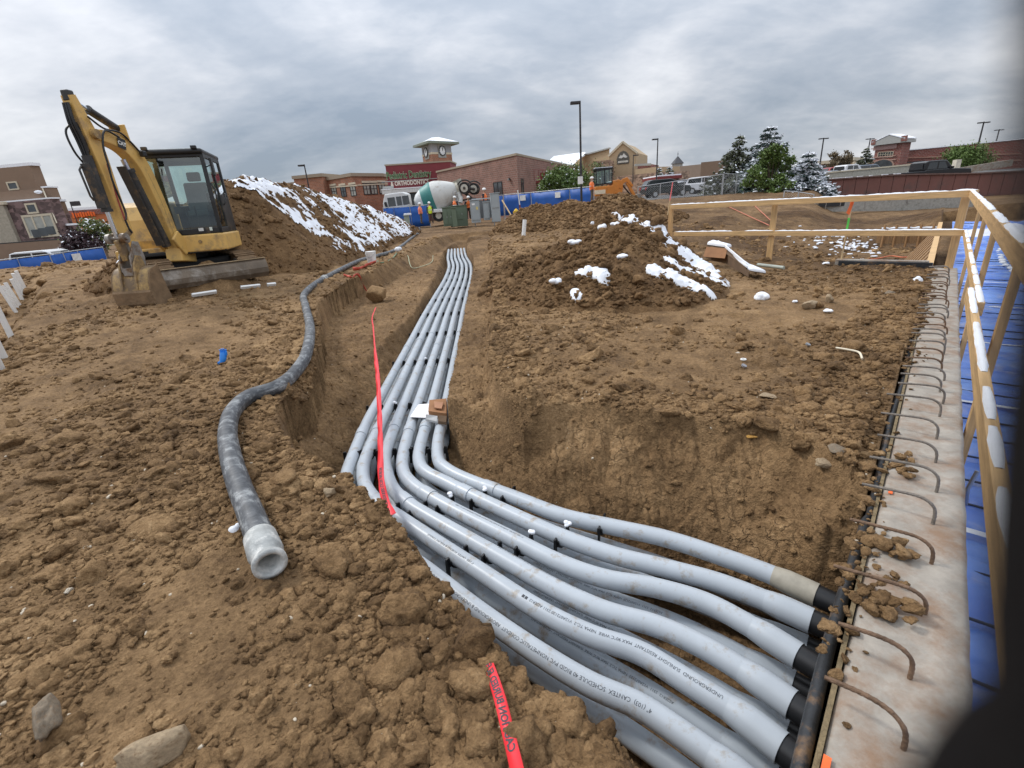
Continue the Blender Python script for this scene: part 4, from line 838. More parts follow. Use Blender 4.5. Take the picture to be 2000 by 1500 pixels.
# ================================================================== BLUE SHEETING beyond the wall
def blue_mat():
    m, nt, N, L, P = mat_base('blue_sheeting'); tc = N.new('ShaderNodeNewGeometry')
    n = N.new('ShaderNodeTexNoise'); n.inputs['Scale'].default_value = 2.2; n.inputs['Detail'].default_value = 5; L.new(tc.outputs['Position'], n.inputs[0])
    r = N.new('ShaderNodeValToRGB'); L.new(n.outputs[0], r.inputs[0]); e = r.color_ramp.elements
    e[0].position = 0.32; e[0].color = (0.03, 0.13, 0.56, 1); e[1].position = 0.7; e[1].color = (0.15, 0.31, 0.76, 1)
    d = N.new('ShaderNodeTexNoise'); d.inputs['Scale'].default_value = 5; d.inputs['Detail'].default_value = 8; L.new(tc.outputs['Position'], d.inputs[0])
    dr = N.new('ShaderNodeValToRGB'); L.new(d.outputs[0], dr.inputs[0]); dr.color_ramp.elements[0].position = 0.56; dr.color_ramp.elements[1].position = 0.74; dr.color_ramp.elements[1].color = (0.6, 0.6, 0.6, 1)
    mx = N.new('ShaderNodeMix'); mx.data_type = 'RGBA'; L.new(dr.outputs[0], mx.inputs[0]); L.new(r.outputs[0], mx.inputs[6]); mx.inputs[7].default_value = (0.42, 0.42, 0.50, 1)
    L.new(mx.outputs[2], P.inputs['Base Color']); P.inputs['Roughness'].default_value = 0.34; P.inputs['Specular IOR Level'].default_value = 0.7
    return m
BLUE = blue_mat(); CORD = PM('dark_cord', (0.03, 0.04, 0.07), 0.6); STRAP = PM('white_strap', (0.78, 0.80, 0.84), 0.6, 0.1)
sheet = thing('blue_sheeting', 'creased blue plastic sheeting with dark cords covering the ground beyond the concrete wall', 'sheeting', WP(10, 3.2, -0.62))
ts = np.linspace(-4.5, 27.0, 700); ns = np.linspace(0.315, 9.0, 120); T_, N_ = np.meshgrid(ts, ns, indexing='ij')
period = 0.37; ph = np.abs(((T_ + 0.05 * vnoise(N_ * 1.2, T_ * 0.6, 7)) / period) % 1.0 - 0.5) * 2
zz = -0.60 + 0.045 * (1 - ph ** 6) + 0.07 * fbm(T_ * 2.3, N_ * 1.5, 505, 4) + 0.05 * np.abs(fbm(T_ * 4.4 + 1.7 * N_, N_ * 3.2, 515, 3))
XYp = T_[..., None] * EW + N_[..., None] * NW; V = np.concatenate([XYp, zz[..., None]], -1).reshape(-1, 3)
i, j = np.meshgrid(np.arange(len(ts) - 1), np.arange(len(ns) - 1), indexing='ij'); k = len(ns)
F = np.stack([i * k + j, i * k + j + 1, (i + 1) * k + j + 1, (i + 1) * k + j], -1).reshape(-1, 4)
c = np.array(sheet.location); link_mesh('sheet', np_mesh('sheet', V - c, F[:, ::-1], True, BLUE), sheet)
for k in range(int((27 + 4.4) / period)):
    a = (math.ceil(-4.4 / period) + k + 0.0) * period; 
    P = [WP(a + 0.02 * math.sin(n * 2 + k), n, -0.562 + 0.03 * float(vnoise(np.array([a * 2.0]), np.array([n * 1.5]), 33)[0])) for n in np.arange(0.33, 6.4, 0.5)]
    if k % 6 == 2: 
        m = MB(); q = [p + np.array([0, 0, 0.018]) for p in P]; m.add(sum([[p - np.array([*(EW * 0.026), 0]), p + np.array([*(EW * 0.026), 0])] for p in q], []), [(2 * z, 2 * z + 1, 2 * z + 3, 2 * z + 2) for z in range(len(q) - 1)], True); m.build('strap', STRAP, sheet, True)
    else: MB().tube(P, 0.008, 5).build('cord', CORD, sheet, True)
sm = MB()
for k in range(34):
    a = 3.6 + k * 0.42 + 0.1 * random.random(); sm.ball(WP(a, 1.25 + 0.12 * math.sin(a * 0.7) + 0.05 * random.random(), -0.55), (0.17, 0.05 + 0.03 * random.random(), 0.03), 8, 5, (np.array([*EW, 0]), np.array([*NW, 0]), np.array([0, 0, 1])))
o = sm.build('snow_strip', SNOW, sheet, True); o['kind'] = 'stuff'
hs = MB(); P = catmull([WP(21.0, 0.5, -0.55), WP(21.3, 1.5, -0.35), WP(21.0, 3, -0.45), WP(21.4, 5, -0.30), WP(21.0, 8, -0.45)], 0.15)
hs.add(sum([[p + [0, 0, 0.10 + 0.05 * math.sin(i)], p - np.array([*(EW * 0.5), 0.22])] for i, p in enumerate(P)], []), [(2 * z, 2 * z + 1, 2 * z + 3, 2 * z + 2) for z in range(len(P) - 1)], True)
CLEAR = PM('milky_plastic', (0.74, 0.76, 0.82), 0.35, 0.1, 4, 0.4, 9)
hs.build('plastic_film', CLEAR, None, True, label='whitish plastic film heaped along the far edge of the blue sheeting', cat='plastic film')
ST = PM('galvanised', (0.42, 0.43, 0.44), 0.4, 0.12, 12, metal=0.7)
MB().tube([G(1886, 985, -0.55), G(1890, 955, -0.40), G(1909, 920, -0.28)], 0.011, 8).build('pipe_stub', ST, None, True, label='thin grey metal pipe end sticking out of the blue sheeting by the wall', cat='pipe')

# ================================================================== CONCRETE HOSE
def hose_mat():
    m, nt, N, L, P = mat_base('scuffed_rubber'); tc = N.new('ShaderNodeNewGeometry')
    def nz(sc, det, ro, dist=0.0):
        n = N.new('ShaderNodeTexNoise'); n.inputs['Scale'].default_value = sc; n.inputs['Detail'].default_value = det; n.inputs['Roughness'].default_value = ro; n.inputs['Distortion'].default_value = dist; L.new(tc.outputs['Position'], n.inputs[0]); return n.outputs[0]
    at = N.new('ShaderNodeAttribute'); at.attribute_name = 'along'
    w = N.new('ShaderNodeTexNoise'); w.noise_dimensions = '2D'; mp = N.new('ShaderNodeMapping'); mp.inputs['Scale'].default_value = (11, 7, 1); L.new(at.outputs['Vector'], mp.inputs[0]); L.new(mp.outputs[0], w.inputs[0]); w.inputs['Scale'].default_value = 1.0; w.inputs['Detail'].default_value = 6; w.inputs['Roughness'].default_value = 0.7
    a = N.new('ShaderNodeMath'); a.operation = 'MULTIPLY'; L.new(w.outputs[0], a.inputs[0]); L.new(nz(7, 8, 0.75), a.inputs[1])
    r = N.new('ShaderNodeValToRGB'); L.new(a.outputs[0], r.inputs[0]); e = r.color_ramp.elements
    e[0].position = 0.15; e[0].color = (0.032, 0.035, 0.040, 1); e[1].position = 0.37; e[1].color = (0.27, 0.28, 0.28, 1); k = e.new(0.26); k.color = (0.085, 0.09, 0.097, 1)
    L.new(r.outputs[0], P.inputs['Base Color']); P.inputs['Roughness'].default_value = 0.55
    b = N.new('ShaderNodeBump'); b.inputs['Strength'].default_value = 0.3; b.inputs['Distance'].default_value = 0.004; L.new(w.outputs[0], b.inputs['Height']); L.new(b.outputs[0], P.inputs['Normal'])
    return m
RUB = hose_mat(); CAST = PM('cement_crusted_steel', (0.36, 0.37, 0.36), 0.7, 0.3, 14, 0.25, 60, metal=0.15, dirt=(0.62, 0.61, 0.58), dirt_amt=0.5, dscale=12)
_hp = [(524, 1098), (500, 1035), (476, 975), (458, 915), (449, 858), (458, 816), (490, 785), (544, 766), (580, 737), (601, 696), (607, 645), (598, 603), (597, 578), (634, 548), (700, 514), (740, 502), (772, 491), (800, 470), (820, 450), (812, 437)]
HR = 0.061
HP = [spot(px, py) for px, py in _hp]
for k, p in enumerate(HP): p[2] += HR * 0.75 + (0.035 if k < 4 else 0)
HP = catmull(np.array(HP), 0.04)
hose = thing('concrete_hose', 'thick scuffed black rubber hose with steel end winding beside the trench', 'hose', HP[0] - [0, 0, HR])
ho = MB().tube(HP, HR, 18).build('hose_tube', RUB, hose, True)
al = ho.data.attributes.new('along', 'FLOAT_VECTOR', 'POINT'); s = arclen(HP); nv = len(ho.data.vertices); arr = np.zeros((nv, 3)); nn = len(HP) * 18
arr[:nn, 0] = np.repeat(s, 18); arr[:nn, 1] = np.tile(np.sin(np.arange(18) / 18 * 2 * math.pi) * 0.4, len(HP)); arr[nn:, 0] = 0
al.data.foreach_set('vector', arr.astype(np.float32).ravel())
d = nrm(HP[0] - HP[4]); d[2] = -0.02; d = nrm(d); e = HP[0]
prof = [(-0.075, HR + 0.001), (-0.07, HR + 0.008), (0.06, HR + 0.011), (0.075, HR + 0.005), (0.10, HR - 0.004), (0.125, HR - 0.002), (0.128, HR + 0.008), (0.150, HR + 0.008), (0.152, HR - 0.002), (0.152, HR - 0.012), (0.0, HR - 0.014)]
m = MB(); n = 28; sd, uu = frame(d); vs = []
for a, r in prof: vs += [e + d * a + r * (math.cos(t) * sd + math.sin(t) * uu) for t in [2 * math.pi * q / n for q in range(n)]]
m.add(vs, [(i * n + q, i * n + (q + 1) % n, (i + 1) * n + (q + 1) % n, (i + 1) * n + q) for i in range(len(prof) - 1) for q in range(n)], True)
m.add([e + d * 0.0 + (HR - 0.014) * (math.cos(t) * sd + math.sin(t) * uu) for t in [2 * math.pi * q / n for q in range(n)]], [tuple(range(n))])
m.build('steel_coupling', CAST, hose, True)
for px, py in ((634, 548),):
    k = np.argmin(np.linalg.norm(HP - (spot(px, py) + [0, 0, HR]), axis=1)); q = MB(); t = nrm(HP[k + 1] - HP[k - 1])
    q.cyl(HP[k] - t * 0.12, HP[k] + t * 0.12, HR + 0.008, None, 18); q.cyl(HP[k] - t * 0.03, HP[k] + t * 0.03, HR + 0.022, None, 18); q.build('hose_clamp', CAST, hose, True)
# rope round the hose and bucket
GRN = PM('green_line', (0.14, 0.22, 0.13), 0.6, 0.2)
def line(name, pts, r, mat, label, cat, lift=0.01, group=None):
    P = catmull(np.array([spot(*p) + [0, 0, lift] for p in pts]), 0.03); return MB().tube(P, r, 6).build(name, mat, None, True, label=label, cat=cat, group=group)
line('garden_hose', [(697, 504), (712, 497), (733, 508), (745, 515), (765, 508), (775, 497)], 0.018, GRN, 'thin pale green line looped round the white bucket', 'rope', 0.03)
line('garden_hose', [(787, 493), (797, 502), (800, 515), (806, 525), (822, 522), (843, 513), (846, 500)], 0.012, PM('pale_line', (0.42, 0.44, 0.30), 0.7), 'thin pale line dangling from the hose down onto the trench step', 'rope', 0.015)

# ================================================================== RED TAPE
RED = PM('red_tape', (0.78, 0.035, 0.045), 0.35, 0.08, 8, spec=0.5); REDD = PM('red_tape_dusty', (0.60, 0.10, 0.07), 0.5, 0.15)
def ribbon(name, P, w, side, label, text=None, mat=RED, tw=None):
    P = np.asarray(P, float); n = len(P); T = np.gradient(P, axis=0); s = arclen(P); W = np.full(n, w) if np.isscalar(w) else np.asarray(w); vs = []; S = []; w_ph = len(label)
    for i in range(n):
        t = nrm(T[i]); sd = np.asarray(side if tw is None else tw(i / (n - 1)), float); sd = sd + 0.22 * np.array([math.sin(i * 0.31 + w_ph), math.cos(i * 0.47), math.sin(i * 0.23)]); sd = nrm(sd - t * sd.dot(t)); S.append(sd); vs += [P[i] - sd * W[i] / 2, P[i] + sd * W[i] / 2]
    th = thing(name, label, 'tape', P[0])
    m = MB(); m.add(vs, [(2 * i, 2 * i + 1, 2 * i + 3, 2 * i + 2) for i in range(n - 1)], True); o = m.build('film', mat, th, True)
    md = o.modifiers.new('thickness', 'SOLIDIFY'); md.thickness = 0.0012; md.offset = 0
    if text:
        V, F = text_mesh(text[0], text[1], 0.0009); S = np.array(S); q = text[2] + V[:, 0]; c = at_s(P, q); sd = np.stack([np.interp(q, s, S[:, k]) for k in range(3)], 1); tt = at_s(P, q + 0.01) - at_s(P, q - 0.01)
        nn = np.cross(tt, sd); nn /= np.linalg.norm(nn, axis=1)[:, None] + 1e-9; nn *= np.sign(nn @ np.array([0.0, -0.4, 1]))[:, None]
        k = MB(); k.add(c + sd * (V[:, 1] - text[1] * 0.36)[:, None] + nn * 0.0016, F); k.build('printed_marking', INK, th, True)
    return th
TXT = 'CAUTION BURIED ELECTRIC LINE BELOW   CAUTION BURIED ELECTRIC LINE BELOW'
_a = [G(1016, 1530, 0.10), G(1004, 1478, 0.07), G(990, 1420, 0.055), G(975, 1360, 0.05), G(955, 1300, 0.03), G(935, 1243, -0.02)]
ribbon('caution_tape', catmull(np.array(_a), 0.01), np.interp(np.linspace(0, 1, len(catmull(np.array(_a), 0.01))), [0, 0.85, 1], [0.036, 0.034, 0.008]), (1, 0.35, 0.25), 'red printed warning tape lying over the near lip of the trench', (TXT, 0.030, 0.10))
_b = [G(766, 1006, -0.30), G(752, 975, -0.30), G(744, 930, -0.33), G(743, 870, -0.34), G(741, 800, -0.30), G(738, 740, -0.20), G(733, 690, -0.14), G(729, 640, -0.12), G(727, 620, -0.15), G(734, 600, -0.16)]
B_ = catmull(np.array(_b), 0.015); ribbon('caution_tape', B_, np.interp(np.linspace(0, 1, len(B_)), [0, 0.1, 0.45, 0.55, 1], [0.05, 0.045, 0.045, 0.02, 0.02]), (1, -0.15, 0.2), 'red warning tape hanging across the conduits from the trench step', ('CAUTION BURIED ELECTRIC LINE BELOW', 0.030, 0.12))
for pts, lab in (([(690, 545), (703, 555), (712, 568), (722, 580)], 'red tape scrap going down the trench step above the soil lump'), ([(672, 541), (682, 545), (689, 549)], 'short red tape scrap on the bank beside the hose'), ([(690, 529), (705, 528), (718, 521), (735, 515)], 'crumpled red tape in front of the white bucket')):
    P = catmull(np.array([spot(*p) + [0, 0, 0.05] for p in pts]), 0.03); ribbon('caution_tape', P, 0.055 if 'bucket' not in lab else 0.10, (0.3, -0.4, 0.8), lab, None, REDD)
ribbon('caution_tape', catmull(np.array([spot(742, 452) + [0, 0, 0.9], spot(741, 470) + [0, 0, 0.55], spot(738, 483) + [0, 0, .35]]), 0.05), 0.05, (1, 0, 0.2), 'faded red tape strip on the snowy side of the long heap', None, REDD)

# ================================================================== SMALL THINGS ON THE GROUND
WPL = PM('white_plastic', (0.74, 0.74, 0.72), 0.5, 0.08, 6, dirt=(0.45, 0.40, 0.34), dirt_amt=0.15, dscale=9)
p = spot(727, 514); bk = thing('bucket', 'dirty white plastic bucket standing against the black hose', 'bucket', p)
m = MB(); n = 20
for (z0, r0, z1, r1) in ((0, 0.125, 0.30, 0.147), (0.30, 0.153, 0.325, 0.153), (0.325, 0.150, 0.345, 0.150), (0.345, 0.155, 0.375, 0.155)): m.cyl((0, 0, z0 - 0.03), (0, 0, z1 - 0.03), r0, r1, n)
m.build('pail', WPL, bk); MB().tube([(0.157 * math.cos(a), 0.157 * math.sin(a) * 1.0, 0.30 - 0.11 * math.sin((a - 3.3) / 2.6 * math.pi)) for a in np.linspace(3.3, 5.9, 14)], 0.004, 6).build('handle', ST, bk)
lb = MB(); lb.box((-0.01, -0.142, 0.15), (0.13, 0.006, 0.11)); lb.build('label', PM('grey_label', (0.5, 0.5, 0.5), 0.6, 0.3, 30), bk)
CARD = PM('wet_cardboard', (0.26, 0.125, 0.055), 0.85, 0.18, 5, 0.15, 60); CARD2 = PM('cardboard_inside', (0.135, 0.085, 0.05), 0.9, 0.2); TRAY = PM('white_foam', (0.80, 0.80, 0.79), 0.7, 0.05); CLIPG = PM('grey_clip', (0.45, 0.45, 0.44), 0.6, 0.2)
# cardboard box by the heap, half collapsed and snowed over
BXL = 0.07; bx = thing('cardboard_box', 'collapsed brown cardboard box capped with snow beside the lumpy heap', 'box', G(1455, 532, 0.02))
def pz(px, py, z): return G(px, py, z)
A = G(1379, 507, 0.10); B = G(1418, 514, 0.08); C_ = G(1463, 541, 0.04); D_ = G(1495, 537, 0.04)
def up(p, h): return np.array([p[0], p[1], p[2] + h])
m = MB(); 
def slab(name, pts, mat, th=0.012):
    P = [np.asarray(p, float) for p in pts]; n = nrm(np.cross(P[1] - P[0], P[2] - P[0])) * th; m = MB(); k = len(P)
    m.add(P + [p + n for p in P], [tuple(range(k)), tuple(range(k, 2 * k))[::-1]] + [(i, (i + 1) % k, k + (i + 1) % k, k + i) for i in range(k)]); return m.build(name, mat, bx, True)
F0, F1, B0, B1 = up(A, 0.0), up(B, 0.0), A + np.array([0.25, 0.35, 0]), B + np.array([0.25, 0.35, 0])
hb = 0.27
slab('side_panel', [F0, F1, up(F1, hb), up(F0, hb - 0.02)], CARD2); slab('flap', [up(F0, hb - 0.02) + [-0.02, -0.03, 0], up(F1, hb) + [-0.01, -0.03, 0], up(F1, 0.11) + [-0.10, -0.15, 0], up(F0, 0.08) + [-0.12, -0.14, 0]], CARD)
slab('end_panel', [F1, C_, up(C_, 0.08), up(F1, hb - 0.02)], CARD2); slab('top_panel', [up(F0, hb), up(F1, hb), up(C_, 0.13) + [0.02, 0.18, 0], up(C_, 0.11) + [0.1, 0.42, 0], up(B0, hb), ], CARD2)
slab('flap', [up(F1, hb - 0.10), up(C_, 0.09), up(D_, 0.012), up(D_, 0.012) + [-0.02, 0.12, 0], up(C_, 0.12) + [0.0, 0.12, 0]], CARD2)
def pad(name, pts, h, parent, bulge=0.5):
    P = np.array(pts, float); c = P.mean(0); rings = []; n = len(P); V = []
    Pd = np.vstack([P, P[:1]]); Q = np.concatenate([np.linspace(Pd[i], Pd[i + 1], 6)[:-1] for i in range(n)])
    for f, z in ((1.0, 0), (1.0, h * 0.55), (0.93, h * 0.9), (0.7, h), (0.35, h * 1.04)): V += [c + (q - c) * f + [0, 0, z] for q in Q]
    k = len(Q); F = [(r * k + i, r * k + (i + 1) % k, (r + 1) * k + (i + 1) % k, (r + 1) * k + i) for r in range(4) for i in range(k)]
    V.append(c + [0, 0, h * 1.05]); F += [(4 * k + i, 4 * k + (i + 1) % k, len(V) - 1) for i in range(k)]
    return MB().add(V, F, True).build(name, SNOW, parent, True)
pad('snow_cap', [up(F0, hb + 0.014), up(F1, hb + 0.014), up(F1, hb + 0.0) + [0.12, 0.1, 0], up(B0, hb + 0.014)], 0.06, bx)
pad('snow_cap', [up(F1, hb + 0.006) + [-0.02, 0.06, 0], up(C_, 0.14) + [0.02, 0.12, 0], up(C_, 0.12) + [0.12, 0.40, 0], up(B0, hb + 0.01) + [0.1, 0.0, 0]], 0.06, bx)
pad('snow_cap', [up(F1, hb - 0.07), up(C_, 0.10), up(D_, 0.03), up(D_, 0.03) + [0.0, 0.10, 0], up(C_, 0.13) + [0.0, 0.10, 0]], 0.045, bx)
MB().tube([G(1480, 517, 0.06), G(1531, 523, 0.05)], 0.03, 10).build('pipe', PM('grey_green_pipe', (0.33, 0.35, 0.30), 0.6), None, True, label='grey pipe end lying on the soil behind the collapsed cardboard box', cat='pipe')
# cardboard box lying on the conduits
cb = thing('cardboard_box', 'opened brown cardboard box with a white panel lying across the conduits', 'box', G(838, 806, -0.44)); zt = -0.438
def P2(px, py, z=zt): return G(px, py, z)
def quadslab(name, pts, mat, th, parent):
    P = [np.asarray(p, float) for p in pts]; k = len(P); m = MB(); m.add(P + [p + [0, 0, th] for p in P], [tuple(range(k))[::-1], tuple(range(k, 2 * k))] + [(i, (i + 1) % k, k + (i + 1) % k, k + i) for i in range(k)]); return m.build(name, mat, parent, True)
quadslab('white_panel', [P2(801, 815), P2(838, 817), P2(839, 789), P2(817, 791)], PM('white_card', (0.80, 0.77, 0.76), 0.7, 0.05), 0.006, cb)
quadslab('brown_panel', [P2(838, 812), P2(873, 817), P2(873, 787), P2(840, 790)], CARD, 0.05, cb); quadslab('flap', [P2(849, 798, -0.375), P2(863, 800, -0.375), P2(866, 788, -0.375), P2(848, 786, -0.375)], PM('cardboard_light', (0.36, 0.18, 0.10), 0.8, 0.12), 0.012, cb)
quadslab('edge_strip', [P2(832, 822, -0.44), P2(854, 827, -0.44), P2(855, 816, -0.40), P2(832, 813, -0.40)], CLIPG, 0.02, cb); quadslab('edge_strip', [P2(856, 828, -0.44), P2(872, 830, -0.44), P2(873, 818, -0.40), P2(857, 817, -0.40)], CARD2, 0.03, cb)
# blue glove on the bank
GLV = PM('blue_glove', (0.02, 0.20, 0.62), 0.45, 0.1); p = spot(437, 712); gl = MB()
gl.tube([p + [-0.05, 0, 0.015], p + [-0.01, 0.0, 0.02], p + [0.0, 0.02, 0.06], p + [0.0, 0.05, 0.11]], [0.018, 0.028, 0.034, 0.034], 10)
for k in range(4): gl.tube([p + [-0.024 + 0.016 * k, 0.05, 0.10], p + [-0.03 + 0.02 * k, 0.06, 0.14], p + [-0.034 + 0.023 * k, 0.055, 0.165 - 0.01 * abs(k - 1.5)]], [0.010, 0.009, 0.006], 7)
gl.tube([p + [0.02, 0.03, 0.07], p + [0.045, 0.03, 0.10], p + [0.05, 0.03, 0.13]], [0.010, 0.009, 0.007], 7)
gl.build('glove', GLV, None, True, label='crumpled bright blue glove on the bare soil left of the hose', cat='glove')
# white pipes along the side trench
_st = [((31, 529), (51, 568)), ((25, 534), (47, 577)), ((22, 545), (43, 584)), ((10, 552), (40, 599)), ((4, 558), (35, 604)), ((-6, 553), (33, 612)), ((-14, 585), (22, 657)), ((-14, 655), (8, 698)), ((-14, 690), (3, 724))]
for k, (t_, b_) in enumerate(_st):
    b = spot(*b_, -0.02); Y = b[1] * (0.985); tpt = D(t_[0], t_[1], b[1] - 0.05); MB().cyl(b - (tpt - b) * 0.2, tpt, 0.04, None, 12).build('white_pipe', WPL, None, True, label='white plastic pipe leaning in the side trench, number %s from the blue fence' % ['one', 'two', 'three', 'four', 'five', 'six', 'seven', 'eight', 'nine'][k], cat='pipe', group='white pipes along the side trench')
# white pipe stub in the middle distance
b = spot(1021, 463); t = D(1025, 429, b[1] + 0.1); MB().cyl(b - [0, 0, 0.2], t, 0.085, None, 16).build('white_pipe', WPL, None, True, label='single white plastic pipe standing upright on the open soil right of the trench', cat='pipe')
# scraps on the pad
for px, py, lab in ((433 / 2.857 + 1300, 302 / 2.857 + 600, 'small pale ring lying on the trodden soil right of the trench'),):
    c = spot(px, py, 0.012); MB().tube([c + [0.02 * math.cos(a), 0.02 * math.sin(a), 0] for a in np.linspace(0, 6.3, 18)], 0.006, 7).build('ring', WPL, None, True, label=lab, cat='ring')
P = catmull(np.array([spot(1632, 685, 0.02), spot(1655, 690, 0.03), spot(1676, 697, 0.035), spot(1683, 706, 0.015)]), 0.02); MB().tube(P, 0.009, 8).build('cable_scrap', PM('cream_cable', (0.62, 0.55, 0.42), 0.6), None, True, label='curved cream cable scrap on the trodden soil by the wall', cat='cable')
for px, py, lab, c in ((1452, 719, 'dull metal washer on the trodden soil', (0.3, 0.3, 0.32)), (1577, 676, 'grey metal scrap on the trodden soil nearer the rail', (0.28, 0.29, 0.31))):
    q = spot(px, py, 0.01); MB().cyl(q, q + [0.004, -0.004, 0.012], 0.022, None, 12).build('washer', PM('scrap', c, 0.5, metal=0.5), None, True, label=lab, cat='washer')
# survey laths
LATH = wood_mat('lath', (0.55, 0.40, 0.22), 2); ORF = PM('orange_flagging', (0.85, 0.16, 0.03), 0.5, 0.1); GRF = PM('green_marking', (0.10, 0.55, 0.08), 0.6); PINK = PM('pink_marking', (0.75, 0.16, 0.16), 0.6)
lt = thing('survey_stake', 'thin wooden survey stake with orange ribbon and green paint behind the guard rail', 'stake', spot(1641, 517)); b = np.array(lt.location); dep = b[1]; top = D(1667, 380, dep)
MB().beam(b - [0, 0, 0.15], top, 0.012, 0.035, (0, -1, 0)).build('lath', LATH, lt, True)
MB().beam(b + (top - b) * 0.50, b + (top - b) * 0.68, 0.014, 0.037, (0, -1, 0)).build('green_band', GRF, lt, True)
fl = MB(); c = b + (top - b) * 0.86; fl.beam(c, c + (top - b) * 0.13, 0.02, 0.06, (0, -1, 0)); fl.add([c + [-0.03, -0.02, 0.05], c + [0.03, -0.02, 0.08], c + [-0.03, -0.03, -0.16], c + [-0.09, -0.03, -0.12]], [(0, 1, 2, 3)]); fl.build('ribbon', ORF, lt, True)
lt = thing('survey_stake', 'leaning pale stake with pink top at the left end of the guard rail', 'stake', spot(1306, 420)); b = np.array(lt.location); dep = b[1]; b = D(1304, 420, 12.4); top = D(1314, 356, 12.3)
MB().beam(b, b + (top - b) * 0.45, 0.012, 0.035, (0, -1, 0)).build('lath', LATH, lt, True); MB().beam(b + (top - b) * 0.45, top, 0.012, 0.036, (0, -1, 0)).build('pink_top', PINK, lt, True)
ribbon('caution_tape', [D(1290, 425, 11.3), D(1280, 432, 11.0), D(1268, 441, 10.7)], 0.07, (0.3, 0, 1), 'red tape tied to the left post of the guard rail', None, RED)
for a, b_, lab in (((1415, 402), (1502, 443), 'longer faded orange cord on the far pit slope'), ((1470, 400), (1512, 440), 'shorter faded orange cord on the far pit slope beside the middle post')):
    P = [spot(a[0] + (b_[0] - a[0]) * k / 9, a[1] + (b_[1] - a[1]) * k / 9, 0.05) for k in range(10)]; MB().tube(np.array(P), 0.022, 6).build('cord', PM('faded_orange', (0.5, 0.17, 0.10), 0.7), None, True, label=lab, cat='cord')
# snow on loose lumps
for k, (px, py, rx, rz_, lab) in enumerate([(1484, 583, 0.10, 0.07, 'snow cap on a lump of soil in front of the cardboard box'), (1552, 590, 0.035, 0.02, 'small white snow dab left of the pale stones'), (1793, 551, 0.07, 0.07, 'upright scrap of snow beside the corner of the concrete wall'), (1725, 602, 0.06, 0.02, 'thin snow scrap on the soil near the concrete wall'), (1617, 609, 0.045, 0.025, 'snow dab just below the pale stones'), (1224, 437, 0.10, 0.08, 'round snow lump on the crest of the lumpy heap'), (1203, 440, 0.07, 0.05, 'small snow scrap left of the round snow lump on the heap'), (1179, 446, 0.08, 0.06, 'snow scrap on the upper face of the lumpy heap'), (1158, 437, 0.08, 0.08, 'snow lump near the small dark debris on the heap'), (1124, 475, 0.10, 0.05, 'snow patch on the left shoulder of the lumpy heap'), (1216, 502, 0.07, 0.04, 'small snow scrap in the middle of the lumpy heap'), (1086, 551, 0.09, 0.05, 'snow lump at the left foot of the lumpy heap'), (780, 495, 0.13, 0.10, 'white snow lump sitting on the black hose'), (461, 1042, 0.035, 0.035, 'white wad of slush against the near end of the black hose')]):
    p = spot(px, py, 0.0)
    if px in (1224, 1203, 1179, 1158, 1124, 1216, 1086):
        d = _ray(px, py); s = np.arange(4, 14, 0.02) / d[1]; Q = np.array([0, 0, EYE]) + s[:, None] * d; hh = shape(Q[:, 0], Q[:, 1]) + np.maximum(pad_fn(Q[:, 0], Q[:, 1]), 0) + 0.05; q = np.argmax(Q[:, 2] < hh); p = Q[q] if q else D(px, py, 19.0)
    if px == 780: p[2] += 0.11
    b = MB(); r = np.random.default_rng(k)
    for q in range(5): b.ball(p + np.array([r.uniform(-.6, .6) * rx, r.uniform(-.4, .4) * rx, rz_ * r.uniform(0, 0.5)]), (rx * r.uniform(.5, .8), rx * r.uniform(.5, .8), rz_ * r.uniform(.5, .9)), 10, 7)
    o = b.build('snow_lump', SNOW, None, True, label=lab, cat='snow lump', group='snow lumps'); sp = o.modifiers.new('merge', 'REMESH'); sp.mode = 'VOXEL'; sp.voxel_size = max(0.006, rx * 0.09); sp.use_smooth_shade = True

# snow lying in the bottom of the pit slope
m = MB(); r = np.random.default_rng(77)
for k in range(150):
    px, py = (r.normal(1668, 26), r.normal(484, 12)) if k < 110 else (r.normal(1590, 30), r.normal(468, 8)); px = min(px, 1735)
    p = spot(px, py, 0.02); w = r.uniform(0.03, 0.10); m.ball(p, (w, w * r.uniform(.4, .9), 0.03), 7, 5); m.ball(p + [w * r.uniform(-1, 1), w * 0.6, 0], (w * .7, w * .5, 0.025), 7, 5)
o = m.build('snow_scatter', SNOW, None, True, label='scattered snow scraps on the damp slope of the pit beyond the guard rail', cat='snow', kind='stuff')
P = [spot(px, py, 0.05) for px, py in ((1690, 511), (1712, 508), (1740, 503), (1765, 506), (1790, 500), (1812, 478))]; MB().tube(catmull(np.array(P), 0.1), 0.02, 6).build('cord', PM('orange_cord', (0.6, 0.16, 0.07), 0.6), None, True, label='orange cord running along the bottom of the pit beside the formwork', cat='cord')
